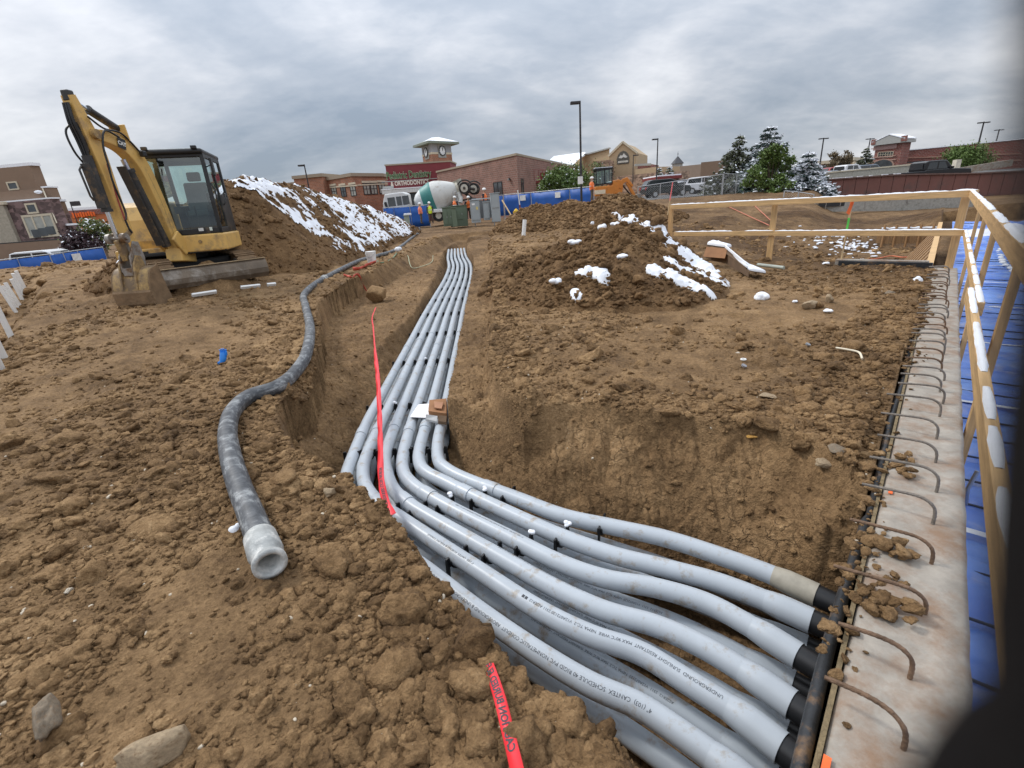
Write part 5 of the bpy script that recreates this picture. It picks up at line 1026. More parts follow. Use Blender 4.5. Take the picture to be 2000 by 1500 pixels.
# ================================================================== LARGE YELLOW EXCAVATOR
YEL = PM('yellow_paint', (0.66, 0.415, 0.125), 0.42, 0.10, 3, 0, spec=0.5, dirt=(0.33, 0.22, 0.11), dirt_amt=0.42, dscale=2.6); YELD = PM('muddy_yellow', (0.46, 0.30, 0.11), 0.6, 0.2, 4, 0.3, 30, dirt=(0.17, 0.115, 0.065), dirt_amt=0.95, dscale=3.5)
DARK = PM('black_paint', (0.018, 0.019, 0.020), 0.42, 0.25, 5, dirt=(0.12, 0.09, 0.06), dirt_amt=0.15); DARKC = PM('cylinder_black', (0.035, 0.034, 0.033), 0.5, 0.25, 6, dirt=(0.15, 0.10, 0.055), dirt_amt=0.35, dscale=5)
CHROME = PM('chrome_rod', (0.62, 0.68, 0.75), 0.18, 0.05, metal=0.9); STEEL = PM('worn_steel', (0.30, 0.28, 0.255), 0.5, 0.25, 5, 0.25, 40, metal=0.45, dirt=MUD, dirt_amt=0.5, dscale=4); MUDDY = PM('mud_caked', (0.20, 0.13, 0.072), 0.9, 0.25, 6, 0.6, 30)
BLADEM = PM('blade_steel', (0.17, 0.135, 0.10), 0.7, 0.3, 3, 0.3, 30, metal=0.15, dirt=(0.36, 0.33, 0.29), dirt_amt=0.30, dscale=1.7); SEAT = PM('grey_seat', (0.12, 0.13, 0.14), 0.8, 0.15)
def glass_mat(name, tint, refl=0.12):
    m = bpy.data.materials.new(name); m.use_nodes = True; nt = m.node_tree; N, L = nt.nodes, nt.links; N.remove(N['Principled BSDF']); o = N['Material Output']
    t = N.new('ShaderNodeBsdfTransparent'); t.inputs[0].default_value = (*tint, 1); g = N.new('ShaderNodeBsdfGlossy'); g.inputs['Roughness'].default_value = 0.03; g.inputs[0].default_value = (0.9, 0.95, 0.95, 1)
    f = N.new('ShaderNodeFresnel'); f.inputs[0].default_value = 1.5; a = N.new('ShaderNodeMath'); a.operation = 'ADD'; a.inputs[1].default_value = refl - 0.04; L.new(f.outputs[0], a.inputs[0])
    mx = N.new('ShaderNodeMixShader'); L.new(a.outputs[0], mx.inputs[0]); L.new(t.outputs[0], mx.inputs[1]); L.new(g.outputs[0], mx.inputs[2]); L.new(mx.outputs[0], o.inputs[0]); return m
GLASS = glass_mat('tinted_glass', (0.66, 0.80, 0.76)); GLASSD = glass_mat('dark_glass', (0.20, 0.25, 0.25), 0.16)
XC = np.array([-6.98, 11.13, 0.25]); HU = math.atan2(-0.70, 0.71); HV = math.atan2(-0.95, 0.30)
ex = thing('excavator', 'large yellow mini excavator with black cab, its bucket resting on the soil', 'excavator', XC, HU)
def RV(p, off=HV - HU):  # upper-works frame -> machine frame
    c, s = math.cos(off), math.sin(off); p = np.asarray(p, float); return np.stack([c * p[..., 0] - s * p[..., 1], s * p[..., 0] + c * p[..., 1], p[..., 2]], -1)
class UB(MB):   # collects in the upper-works frame
    def build(self, *a, **k): self.v = [tuple(q) for q in RV(np.array(self.v))]; return super().build(*a, **k)
def rbox(cls, x0, x1, y0, y1, z0, z1): return cls().box(((x0 + x1) / 2, (y0 + y1) / 2, (z0 + z1) / 2), (x1 - x0, y1 - y0, z1 - z0))
# undercarriage
def track(y):
    L, R = 0.98, 0.265; zc = R + 0.02
    def pt(s):
        P = 4 * L + 2 * math.pi * R; s = s % P
        if s < 2 * L: return (-L + s, zc - R, 0.0)
        s -= 2 * L
        if s < math.pi * R: a = s / R; return (L + R * math.sin(a), zc - R * math.cos(a), a)
        s -= math.pi * R
        if s < 2 * L: return (L - s, zc + R, math.pi)
        a = (s - 2 * L) / R; return (-L - R * math.sin(a), zc + R * math.cos(a), math.pi + a)
    P = 4 * L + 2 * math.pi * R; n = 40; belt = MB(); poly = [pt(P * k / 64)[:2] for k in range(64)]
    belt.prism(poly, (0, y, 0), (1, 0, 0), (0, 0, 1), (0, 0.33, 0)); o = belt.build('track_belt', MUDDY, ex)
    sh = MB().box((0, 0, 0), (0.092, 0.40, 0.03)); sh.box((0, 0, -0.022), (0.02, 0.39, 0.03)); me = None
    for k in range(n):
        x, z, a = pt(P * k / n)
        if me is None: s = sh.build('track_shoe', MUDDY, o); me = s.data
        else: s = link_mesh('track_shoe', me, o)
        s.location = (x, y, z); s.rotation_euler = (0, -a, 0)
    MB().cyl((L, y - 0.19, zc), (L, y + 0.19, zc), 0.17, None, 16).build('idler_wheel', STEEL, o); MB().cyl((-L, y - 0.19, zc), (-L, y + 0.19, zc), 0.19, None, 14).build('sprocket', STEEL, o)
for y in (-0.79, 0.79): track(y)
rbox(MB, -0.75, 0.75, -0.6, 0.6, 0.22, 0.52).build('car_body', DARK, ex, bevel=0.03)
MB().cyl((0, 0, 0.5), (0, 0, 0.66), 0.42, None, 24).build('slew_ring', DARK, ex)
bl = MB(); prof = [(1.62, 0.03), (1.70, 0.12), (1.72, 0.22), (1.68, 0.34), (1.63, 0.41), (1.60, 0.41), (1.645, 0.33), (1.675, 0.22), (1.66, 0.13), (1.585, 0.03)]
bl.prism(prof, (0, 0, 0.02), (1, 0, 0), (0, 0, 1), (0, 2.0, 0)); blade = bl.build('dozer_blade', BLADEM, ex)
for y in (-0.5, 0.5): MB().beam((0.75, y, 0.3), (1.64, y, 0.2), 0.12, 0.16).build('blade_arm', YELD, ex, bevel=0.01)
MB().box((1.655, 0, 0.435), (0.05, 2.0, 0.014)).build('blade_lip', PM('dry_mud', (0.34, 0.25, 0.15), 0.9, 0.2), blade)
# upper works
body = MB(); pl = [(0.88, -0.98), (0.98, -0.6), (1.02, 0.2), (1.0, 0.98), (0.2, 1.0), (-0.6, 0.98), (-0.95, 0.6), (-1.05, 0), (-0.95, -0.6), (-0.6, -0.98)]
def plate(poly, z0, z1): 
    m = UB(); n = len(poly); m.add([(x, y, z0) for x, y in poly] + [(x, y, z1) for x, y in poly], [tuple(range(n))[::-1], tuple(range(n, 2 * n))] + [(i, (i + 1) % n, n + (i + 1) % n, n + i) for i in range(n)]); return m
plate(pl, 0.64, 0.72).build('turntable', DARK, ex, bevel=0.02)
pl2 = [(0.84, 0.02), (1.02, 0.05), (1.04, 0.90), (0.98, 1.02), (-0.5, 1.03), (-0.92, 0.8), (-1.08, 0.3), (-1.08, -0.3), (-0.92, -0.8), (-0.5, -1.0), (-0.3, -1.0), (-0.3, 0.02)]
plate(pl2, 0.66, 1.0).build('lower_body', YEL, ex, bevel=0.035, seg=3)
hd = UB(); prof = [(0.72, 0.66), (0.78, 0.95), (0.70, 1.35), (0.52, 1.60), (0.25, 1.70), (-0.9, 1.72), (-1.08, 1.5), (-1.1, 0.68)]
hd.prism(prof, (0, -0.55, 0), (1, 0, 0), (0, 0, 1), (0, 0.90, 0)); hd.build('engine_hood', YEL, ex, bevel=0.06, seg=4)
st = rbox(UB, 0.55, 0.98, -0.98, -0.1, 0.64, 0.80).build('front_step', YEL, ex, bevel=0.015)
rbox(UB, 0.975, 0.985, -0.75, -0.42, 0.69, 0.755).build('recess', DARK, st); rbox(UB, 0.975, 0.985, -0.92, -0.78, 0.66, 0.78).build('recess', DARK, st)
for y, z in ((0.55, 0.86),): UB().cyl((1.03, y, z), (1.05, y, z), 0.035, None, 12).build('cap', YELD, ex)
UB().add([(1.045, 0.86, 0.90), (1.045, 1.0, 0.90), (1.045, 1.0, 0.93), (1.045, 0.86, 0.93)], [(0, 1, 2, 3)])
# cab
CX0, CX1, CY0, CY1, CZ0, CZ1 = -0.50, 0.98, -0.06, 0.99, 1.0, 2.50
cabp = UB()
def cb_(p0, p1, w, d): cabp.beam(p0, p1, w, d, (0, 1, 0))
fx = CX1 - 0.10
for y in (CY0 + 0.03, CY1 - 0.03):
    cb_((CX1 - 0.02, y, CZ0), (CX1 - 0.02, y, CZ0 + 0.62), 0.07, 0.07); cb_((CX1 - 0.02, y, CZ0 + 0.60), (fx, y, CZ1), 0.07, 0.07); cb_((0.28, y, CZ0), (0.26, y, CZ1), 0.07, 0.06); cb_((CX0 + 0.03, y, CZ0), (CX0 + 0.06, y, CZ1), 0.09, 0.07)
for z, x in ((CZ0 + 0.06, CX1 - 0.02), (CZ1 - 0.03, fx)):
    cabp.beam((x, CY0, z), (x, CY1, z), 0.07, 0.11 if z < 1.5 else 0.07); cabp.beam((CX0 + 0.04, CY0, z), (CX0 + 0.04, CY1, z), 0.08, 0.1)
    for y in (CY0 + 0.03, CY1 - 0.03): cabp.beam((CX0, y, z), (x, y, z), 0.06, 0.1)
for y in (CY1 - 0.02,):
    cabp.box(((CX0 + 0.28) / 2, y, CZ0 + 0.38), (0.80, 0.04, 0.70)); cabp.beam((0.30, y, CZ0 + 0.72), (CX0, y, CZ0 + 0.80), 0.04, 0.06)
cabp.box((CX0 + 0.03, (CY0 + CY1) / 2, CZ0 + 0.3), (0.05, 0.95, 0.6)); cabp.box((0.24, 0.46, CZ0 + 0.02), (1.4, 1.0, 0.05))
cab_o = cabp.build('cab_frame', DARK, ex, bevel=0.012)
rf = rbox(UB, CX0 - 0.02, fx + 0.10, CY0 - 0.015, CY1 + 0.015, CZ1 - 0.01, CZ1 + 0.085).build('cab_roof', DARK, ex, bevel=0.04, seg=3)
rbox(UB, CX0 + 0.15, fx - 0.1, CY0 + 0.12, CY1 - 0.12, CZ1 + 0.085, CZ1 + 0.115).build('roof_panel', PM('pale_roof', (0.42, 0.45, 0.44), 0.4), rf, bevel=0.02)
UB().add([(CX1 - 0.015, CY0 + 0.06, CZ0 + 0.11), (CX1 - 0.015, CY1 - 0.06, CZ0 + 0.11), (CX1 - 0.015, CY1 - 0.06, CZ0 + 0.60), (fx + 0.005, CY1 - 0.06, CZ1 - 0.06), (fx + 0.005, CY0 + 0.06, CZ1 - 0.06), (CX1 - 0.015, CY0 + 0.06, CZ0 + 0.60)], [(0, 1, 2, 5), (5, 2, 3, 4)]).build('windscreen', GLASS, ex)
for y in (CY0 + 0.03, CY1 - 0.02): UB().add([(0.31, y, CZ0 + (0.12 if y > 0.5 else 0.1)), (CX1 - 0.05, y, CZ0 + 0.12), (CX1 - 0.05, y, CZ0 + 0.6), (fx - 0.04, y, CZ1 - 0.06), (0.30, y, CZ1 - 0.06)], [(0, 1, 2, 3, 4)]).build('side_window', GLASS, ex)
for y in (CY0 + 0.03, CY1 - 0.02): UB().quad((CX0 + 0.08, y, CZ0 + 0.82), (0.24, y, CZ0 + 0.74), (0.24, y, CZ1 - 0.06), (CX0 + 0.1, y, CZ1 - 0.06)).build('side_window', GLASS, ex)
UB().quad((CX0 + 0.05, CY0 + 0.08, CZ0 + 0.62), (CX0 + 0.05, CY1 - 0.08, CZ0 + 0.62), (CX0 + 0.07, CY1 - 0.08, CZ1 - 0.08), (CX0 + 0.07, CY0 + 0.08, CZ1 - 0.08)).build('rear_window', GLASS, ex)
sm_ = UB(); sm_.box((0.05, 0.47, CZ0 + 0.42), (0.46, 0.46, 0.12)); se = sm_.build('seat', SEAT, ex, bevel=0.04, seg=3)
s2 = UB(); s2.beam((-0.14, 0.47, CZ0 + 0.45), (-0.24, 0.47, CZ0 + 1.05), 0.46, 0.12, (1, 0, 0)); s2.build('backrest', SEAT, se, bevel=0.045, seg=3)
s3 = UB(); s3.beam((-0.25, 0.47, CZ0 + 1.08), (-0.28, 0.47, CZ0 + 1.26), 0.26, 0.10, (1, 0, 0)); s3.build('headrest', DARK, se, bevel=0.03)
s4 = UB(); s4.box((0.05, 0.47, CZ0 + 0.2), (0.4, 0.4, 0.34)); s4.build('seat_base', DARK, se, bevel=0.02)
for y in (0.17, 0.78): UB().box((0.22, y, CZ0 + 0.50), (0.42, 0.14, 0.14)).cyl((0.38, y, CZ0 + 0.55), (0.42, y, CZ0 + 0.80), 0.02, 0.03, 8).build('control_lever', DARK, ex, bevel=0.01)
for y in (0.40, 0.55): UB().cyl((0.70, y, CZ0 + 0.02), (0.74, y, CZ0 + 0.55), 0.014, None, 8).build('travel_lever', DARK, ex)
UB().beam((0.92, 0.13, CZ0 + 0.7), (0.90, 0.22, CZ0 + 1.25), 0.02, 0.02).build('wiper', DARK, ex)
UB().tube([(0.85, 0.10, CZ0 + 0.55), (0.84, 0.06, CZ0 + 1.0), (0.82, 0.10, CZ0 + 1.28)], 0.028, 8).box((0.82, 0.12, CZ0 + 1.31), (0.03, 0.10, 0.08)).build('monitor_stalk', DARK, ex)
UB().tube([(0.93, CY1 + 0.01, CZ0 + 0.2), (0.95, CY1 + 0.05, CZ0 + 0.3), (0.93, CY1 + 0.05, CZ0 + 0.85), (0.91, CY1 + 0.01, CZ0 + 0.95)], 0.014, 8).build('grab_handle', DARK, ex)
UB().tube([(0.2, CY1 + 0.01, CZ0 + 0.55), (0.2, CY1 + 0.05, CZ0 + 0.6), (0.0, CY1 + 0.05, CZ0 + 0.75), (0.0, CY1 + 0.01, CZ0 + 0.8)], 0.014, 8).build('door_handle', DARK, ex)
mi = UB(); mi.tube([(fx, CY1, CZ1 - 0.25), (fx + 0.06, CY1 + 0.10, CZ1 - 0.22)], 0.012, 6); mi.beam((fx + 0.06, CY1 + 0.12, CZ1 - 0.42), (fx + 0.06, CY1 + 0.12, CZ1 - 0.10), 0.04, 0.14, (1, 0, 0)); mi.build('mirror', DARK, ex, bevel=0.015)
for y in (0.05, 0.88): UB().box((fx + 0.10, y, CZ1 + 0.10), (0.07, 0.10, 0.06)).build('work_light', DARK, ex, bevel=0.01)
UB().box((CX1 + 0.035, 0.62, CZ0 + 0.09), (0.006, 0.09, 0.06)).build('decal', PM('white_decal', (0.7, 0.72, 0.7), 0.5), ex); UB().box((CX1 + 0.035, 0.80, CZ0 + 0.09), (0.006, 0.05, 0.07)).build('decal', PM('pale_decal', (0.6, 0.66, 0.6), 0.5), ex)
# boom, stick and bucket work in one upright plane
BR = np.array([-6.62, 10.2, 0]); BF = nrm([-0.08, -1.0, 0]); BS = np.array([-BF[1], BF[0], 0])      # BS: towards the cab side
def BP(u, z, s=0.0): return BR + BF * u + BS * s + np.array([0, 0, z])
def limb(path, hs, w, s=0.0, cap=True):
    P = np.array(path, float); P2 = catmull(np.c_[P, hs], 0.06) if len(P) > 2 else np.c_[P, hs]; T = np.gradient(P2[:, :2], axis=0); m = MB(); vs = []
    for p, t in zip(P2, T):
        t = t / np.linalg.norm(t); n = np.array([-t[1], t[0]]) * p[2] / 2
        for sg, dd in ((-1, -1), (-1, 1), (1, 1), (1, -1)): q = p[:2] + n * dd; vs.append(BP(q[0], q[1], s + sg * w / 2))
    k = len(P2); m.add(vs, [(4 * i + j, 4 * i + (j + 1) % 4, 4 * i + 4 + (j + 1) % 4, 4 * i + 4 + j) for i in range(k - 1) for j in range(4)]); m.add(vs, [(0, 1, 2, 3), tuple(range(4 * k - 4, 4 * k))]); return m
swing = MB(); swing.beam(BP(-0.32, 0.84), BP(0.10, 0.90), 0.34, 0.26); 
for sg in (-1, 1): swing.beam(BP(-0.10, 0.95, sg * 0.19), BP(0.16, 1.28, sg * 0.19), 0.05, 0.26)
swing.build('swing_bracket', YEL, ex, True, 0.02)
boom = limb([(-0.02, 1.0), (0.06, 1.6), (0.16, 2.15), (0.28, 2.56), (0.50, 2.83), (0.80, 2.93), (1.18, 2.955)], [0.18, 0.22, 0.25, 0.28, 0.29, 0.23, 0.15], 0.21).build('boom', YEL, ex, True, 0.02)
stick = limb([(1.29, 3.50), (1.20, 3.05), (1.14, 2.70), (1.10, 2.0), (1.07, 1.22)], [0.12, 0.24, 0.26, 0.18, 0.14], 0.17).build('stick', YEL, ex, True, 0.015)
for sg in (-1, 1): MB().cyl(BP(1.16, 2.95, sg * 0.10), BP(1.16, 2.95, sg * 0.17), 0.075, None, 16).build('pivot_pin', YELD, stick, True)
MB().box(BP(1.29, 3.49), (0.13, 0.12, 0.16), (BS, BF, (0, 0, 1))).build('stick_head', DARKC, stick, True, 0.02)
def cylr(name, a, b, f, r, rr, s=0.0):
    A_, B_ = BP(*a, s), BP(*b, s); M_ = A_ + (B_ - A_) * f; t = MB(); t.cyl(A_, M_, r, None, 14); t.cyl(M_, M_ + (B_ - A_) * 0.035, r * 1.18, None, 14); o = t.build(name, DARKC, ex, True); MB().cyl(M_, B_, rr, None, 10).build('piston_rod', CHROME, o, True); return o
cylr('boom_cylinder', (0.20, 1.08), (0.60, 2.62), 0.86, 0.085, 0.045)
gd = MB(); gd.beam(BP(0.36, 1.10), BP(0.70, 2.50), 0.17, 0.02, BF); gd.build('cylinder_guard', DARKC, ex, True, 0.005)
cylr('stick_cylinder', (0.50, 3.12), (1.28, 3.46), 0.62, 0.062, 0.034)
for sg in (-1, 1): MB().beam(BP(0.48, 2.92, sg * 0.08), BP(0.50, 3.18, sg * 0.08), 0.03, 0.14).build('cylinder_lug', YEL, boom, True, 0.01)
cylr('bucket_cylinder', (1.335, 2.62), (1.30, 1.32), 0.64, 0.075, 0.036)
MB().beam(BP(1.425, 2.50), BP(1.395, 1.80), 0.16, 0.02, BF).build('cylinder_guard', DARKC, ex, True, 0.005)
MB().tube([BP(1.44, 2.46, -0.06), BP(1.50, 2.40, -0.06), BP(1.47, 2.0, -0.06), BP(1.43, 1.93, -0.06)], 0.016, 8).build('guard_bar', DARKC, ex, True)
MB().box(BP(1.30, 2.95, -0.02), (0.12, 0.05, 0.55), (BS, BF, (0, 0, 1))).build('hose_block', DARKC, ex, True, 0.01)
for sg in (-1, 0, 1): MB().tube(catmull([BP(1.38, 3.38, 0.04 * sg), BP(1.40, 3.1, 0.045 * sg), BP(1.36, 2.85, 0.05 * sg), BP(1.34, 2.6, 0.04 * sg)], 0.03), 0.02, 8).build('hydraulic_hose', DARK, ex, True)
for s, pts in ((-0.13, [(1.20, 3.15), (1.42, 2.98), (1.40, 2.70), (1.30, 2.52)]), (0.16, [(0.72, 2.95), (0.98, 3.02), (1.12, 2.78), (1.15, 2.45), (1.17, 2.2), (1.12, 1.75), (1.16, 1.6)]), (0.13, [(0.3, 2.75), (0.6, 3.02), (0.95, 3.06), (1.2, 3.2)]), (0.14, [(1.16, 1.6), (1.14, 1.45), (1.11, 1.38)]), (0.09, [(0.05, 1.3), (0.12, 1.9), (0.24, 2.4)])):
    MB().tube(catmull([BP(u, z, s) for u, z in pts], 0.03), 0.016, 8).build('hydraulic_hose', DARK, ex, True)
MB().tube(catmull([BP(u, z, 0.13) for u, z in ((1.13, 2.5), (1.14, 2.2), (1.16, 1.95), (1.15, 1.55))], 0.03), 0.013, 8).build('hydraulic_hose', PM('red_hose', (0.30, 0.05, 0.04), 0.6), ex, True)
MB().beam(BP(0.30, 2.72, 0.13), BP(0.30, 2.72, 0.22), 0.1, 0.09, BF).build('boom_light', DARK, boom, True, 0.015)
# linkage, quick coupler and bucket
for sg in (-1, 1):
    MB().beam(BP(1.30, 1.30, sg * 0.12), BP(1.08, 1.42, sg * 0.12), 0.03, 0.09).build('tipping_link', YELD, ex, True, 0.01); MB().cyl(BP(1.30, 1.30, sg * 0.10), BP(1.30, 1.30, sg * 0.17), 0.085, None, 18).build('link_boss', STEEL, ex, True)
MB().cyl(BP(1.30, 1.30, -0.2), BP(1.30, 1.30, 0.2), 0.035, None, 12).build('link_pin', STEEL, ex, True)
MB().beam(BP(1.30, 1.28), BP(1.24, 0.92), 0.14, 0.10).build('power_link', YELD, ex, True, 0.02)
qc = MB()
for sg in (-1, 1): qc.prism([(1.0, 1.22), (1.12, 1.24), (1.30, 0.98), (1.33, 0.72), (1.22, 0.66), (1.02, 0.72), (0.96, 0.95)], BR + BS * sg * 0.10, BF, (0, 0, 1), BS * 0.03)
qc.box(BP(1.25, 0.72), (0.19, 0.16, 0.14), (BS, BF, (0, 0, 1))); qc.build('quick_coupler', STEEL, ex, True, 0.01)
W = 0.70; shell = [(1.08, 0.80), (1.24, 0.74), (1.34, 0.58), (1.39, 0.38), (1.37, 0.18), (1.28, 0.05), (1.14, 0.01), (0.90, 0.05)]; S_ = catmull(np.array([(u, z, 0) for u, z in shell]), 0.05)[:, :2]
m = MB(); N2 = np.stack([-(np.gradient(S_[:, 1])), np.gradient(S_[:, 0])], 1); N2 /= np.linalg.norm(N2, axis=1)[:, None]; inn = S_ - N2 * -0.02
poly = [tuple(p) for p in S_] + [tuple(p) for p in (S_ + N2 * -0.022)[::-1]]
k = len(S_); o_ = S_; i_ = S_ + N2 * -0.022; vs = []
for sg in (-1, 1): vs += [BP(u, z, sg * W / 2) for u, z in o_] + [BP(u, z, sg * W / 2) for u, z in i_]
fs = []
for q in range(k - 1): fs += [(q, q + 1, 2 * k + q + 1, 2 * k + q), (k + q, 3 * k + q, 3 * k + q + 1, k + q + 1), (q, k + q, k + q + 1, q + 1), (2 * k + q, 2 * k + q + 1, 3 * k + q + 1, 3 * k + q)]
m.add(vs, fs, True); bk_ = m.build('bucket', YELD, ex, True)
for sg in (-1, 1): MB().prism([tuple(p) for p in S_] + [(0.98, 0.40), (1.05, 0.84)], BR + BS * sg * (W / 2 + 0.006), BF, (0, 0, 1), BS * 0.026).build('bucket_side', MUDDY, bk_, True)
for sg in (-1, 1): MB().prism([(1.06, 0.78), (1.10, 0.98), (1.20, 1.0), (1.31, 0.86), (1.38, 0.60), (1.41, 0.42), (1.34, 0.56), (1.22, 0.74)], BR + BS * sg * 0.14, BF, (0, 0, 1), BS * 0.035).build('bucket_ear', YELD, bk_, True, 0.006)
MB().prism([(1.39, 0.40), (1.415, 0.36), (1.39, 0.15), (1.29, 0.015), (1.12, -0.02), (1.12, 0.02), (1.28, 0.055), (1.37, 0.19)], BR, BF, (0, 0, 1), BS * (W + 0.03)).build('wear_plate', MUDDY, bk_, True)
for q in range(5): MB().beam(BP(0.92, 0.05, -0.30 + 0.15 * q), BP(0.78, 0.03, -0.30 + 0.15 * q), 0.06, 0.04).build('bucket_tooth', STEEL, bk_, True)
# maker's plate on the boom
bd = MB(); o0 = BP(0.66, 2.86, 0.124); ax_, ay_ = nrm(BP(0.9, 2.93) - BP(0.55, 2.84)), None; ay_ = nrm(np.cross(BS, ax_)); 
ax2 = -ax_ if ax_.dot(np.array([1, 0, 0])) < 0 and False else ax_
bd.box(o0, (0.16, 0.17, 0.004), (ax_, ay_, BS)); pb = bd.build('badge', DARK, boom, True)
lt_ = MB(); rx = nrm(np.cross(ay_ if ay_[2] > 0 else -ay_, BS)); ry = np.cross(BS, rx); put_text(lt_, 'CAT', 0.085, o0 + BS * 0.004 - ry * 0.03, rx, ry, 0.004); lt_.build('badge_lettering', PM('badge_white', (0.75, 0.75, 0.70), 0.5), pb, True)
# soil carried behind the blade
hb_ = np.array([*XC[:2], 0]) + 1.18 * np.array([math.cos(HU), math.sin(HU), 0])
heap('dirt_heap', 'small mound of soil pushed up behind the dozer blade of the yellow excavator', lambda x, y: 0.62 - np.sqrt(((x - hb_[0]) / 1.15) ** 2 + ((y - hb_[1]) / 1.15) ** 2 + 0.01), hb_[0] - 0.9, hb_[0] + 0.9, hb_[1] - 0.9, hb_[1] + 0.9, 70, 70, DIRT)

# white strips on the soil in front of the blade
def XM(x, y): c, s_ = math.cos(HU), math.sin(HU); p = XC[:2] + np.array([c * x - s_ * y, s_ * x + c * y]); return np.array([p[0], p[1], gz(p[0], p[1]) + 0.055])
for (xa_, ya_), (xb_, yb_), lab in (((2.02, -0.62), (1.98, -0.18), 'longest white plastic strip, nearest the bucket, in front of the dozer blade'), ((1.96, 0.28), (1.95, 0.66), 'chipped white strip in front of the dozer blade, the middle one'), ((1.90, 0.82), (1.90, 1.0), 'shortest white strip at the far corner of the dozer blade')):
    MB().beam(XM(xa_, ya_), XM(xb_, yb_), 0.05, 0.06, (0.3, -0.5, 1)).build('white_strip', WPL, None, True, 0.004, label=lab, cat='strip', group='white strips by the blade')
# ================================================================== BUILDINGS
def brick_mat(name, c, mortar=(0.30, 0.25, 0.21), scale=1.0, var=0.16, stone=False):
    m, nt, N, L, P = mat_base(name); tc = N.new('ShaderNodeTexCoord'); geo = N.new('ShaderNodeNewGeometry')
    # wall coordinates: along the wall (from its normal) and height
    sx = N.new('ShaderNodeSeparateXYZ'); L.new(geo.outputs['Position'], sx.inputs[0]); sn = N.new('ShaderNodeSeparateXYZ'); L.new(geo.outputs['Normal'], sn.inputs[0])
    def mth(op, a, b):
        q = N.new('ShaderNodeMath'); q.operation = op
        for i, v in enumerate((a, b)):
            if isinstance(v, (int, float)): q.inputs[i].default_value = v
            else: L.new(v, q.inputs[i])
        return q.outputs[0]
    u = mth('SUBTRACT', mth('MULTIPLY', sx.outputs[0], sn.outputs[1]), mth('MULTIPLY', sx.outputs[1], sn.outputs[0])); cb = N.new('ShaderNodeCombineXYZ'); L.new(u, cb.inputs[0]); L.new(sx.outputs[2], cb.inputs[1])
    n = N.new('ShaderNodeTexNoise'); n.inputs['Scale'].default_value = 0.8; n.inputs['Detail'].default_value = 6; L.new(geo.outputs['Position'], n.inputs[0])
    c = np.array(c)
    if stone:
        b = N.new('ShaderNodeTexVoronoi'); b.inputs['Scale'].default_value = 3.2 * scale; mp = N.new('ShaderNodeMapping'); mp.inputs['Scale'].default_value = (0.7, 1.5, 1); L.new(cb.outputs[0], mp.inputs[0]); L.new(mp.outputs[0], b.inputs[0])
        r = N.new('ShaderNodeValToRGB'); s = N.new('ShaderNodeSeparateColor'); L.new(b.outputs['Color'], s.inputs[0]); L.new(s.outputs[0], r.inputs[0]); e = r.color_ramp.elements; e[0].color = (*c * 0.5, 1); e[1].color = (*np.clip(c * 1.7, 0, 1), 1); src_ = r.outputs[0]
    else:
        b = N.new('ShaderNodeTexBrick'); b.inputs['Scale'].default_value = 1.0; b.inputs['Brick Width'].default_value = 0.40 * scale; b.inputs['Row Height'].default_value = 0.20 * scale; b.inputs['Mortar Size'].default_value = 0.016 * scale; L.new(cb.outputs[0], b.inputs[0])
        b.inputs['Color1'].default_value = (*c * (1 - var), 1); b.inputs['Color2'].default_value = (*c * (1 + var), 1); b.inputs['Mortar'].default_value = (*mortar, 1); src_ = b.outputs[0]
    mx = N.new('ShaderNodeMix'); mx.data_type = 'RGBA'; mx.blend_type = 'MULTIPLY'; mx.inputs[0].default_value = 1; r2 = N.new('ShaderNodeValToRGB'); L.new(n.outputs[0], r2.inputs[0]); e = r2.color_ramp.elements; e[0].position = 0.3; e[0].color = (0.82, 0.82, 0.82, 1); e[1].position = 0.7; e[1].color = (1.12, 1.12, 1.12, 1)
    L.new(src_, mx.inputs[6]); L.new(r2.outputs[0], mx.inputs[7]); L.new(mx.outputs[2], P.inputs['Base Color']); P.inputs['Roughness'].default_value = 0.9; return m
B_OR = brick_mat('orange_brick', (0.37, 0.155, 0.085)); B_BR = brick_mat('brown_brick', (0.24, 0.115, 0.085)); B_RED = brick_mat('market_brick', (0.22, 0.065, 0.05)); B_STONE = brick_mat('stone_veneer', (0.15, 0.10, 0.095), stone=True); B_TANST = brick_mat('tan_stone_veneer', (0.30, 0.20, 0.14), stone=True)
WINE = PM('wine_red_panel', (0.19, 0.032, 0.038), 0.7, 0.08, 1); STUCCO = PM('tan_stucco', (0.46, 0.34, 0.21), 0.9, 0.06, 2); STUC2 = PM('beige_stucco', (0.34, 0.26, 0.20), 0.9, 0.06, 2); BRST = PM('brown_stucco', (0.24, 0.165, 0.115), 0.9, 0.06, 2); TRIM = PM('tan_trim', (0.33, 0.27, 0.20), 0.8, 0.06); CREAM = PM('cream_trim', (0.60, 0.53, 0.40), 0.7, 0.05); WFR = PM('dark_frame', (0.025, 0.026, 0.028), 0.5); GREYT = PM('grey_trim', (0.36, 0.36, 0.34), 0.8, 0.08)
PANE = PM('window_pane', (0.055, 0.065, 0.07), 0.08, 0.3, 1.5, spec=0.9); PANEL_ = PM('window_with_blind', (0.36, 0.37, 0.33), 0.25, 0.2, 2.0, spec=0.8); SNOWF = PM('roof_snow', (0.84, 0.86, 0.90), 0.8, 0.03)
def XYof(px, dep): return H(px, dep)[:2]
def bprism(foot, z0, z1):
    n = len(foot); m = MB(); m.add([(p[0], p[1], z0) for p in foot] + [(p[0], p[1], z1) for p in foot], [tuple(range(n))[::-1], tuple(range(n, 2 * n))] + [(i, (i + 1) % n, n + (i + 1) % n, n + i) for i in range(n)]); return m
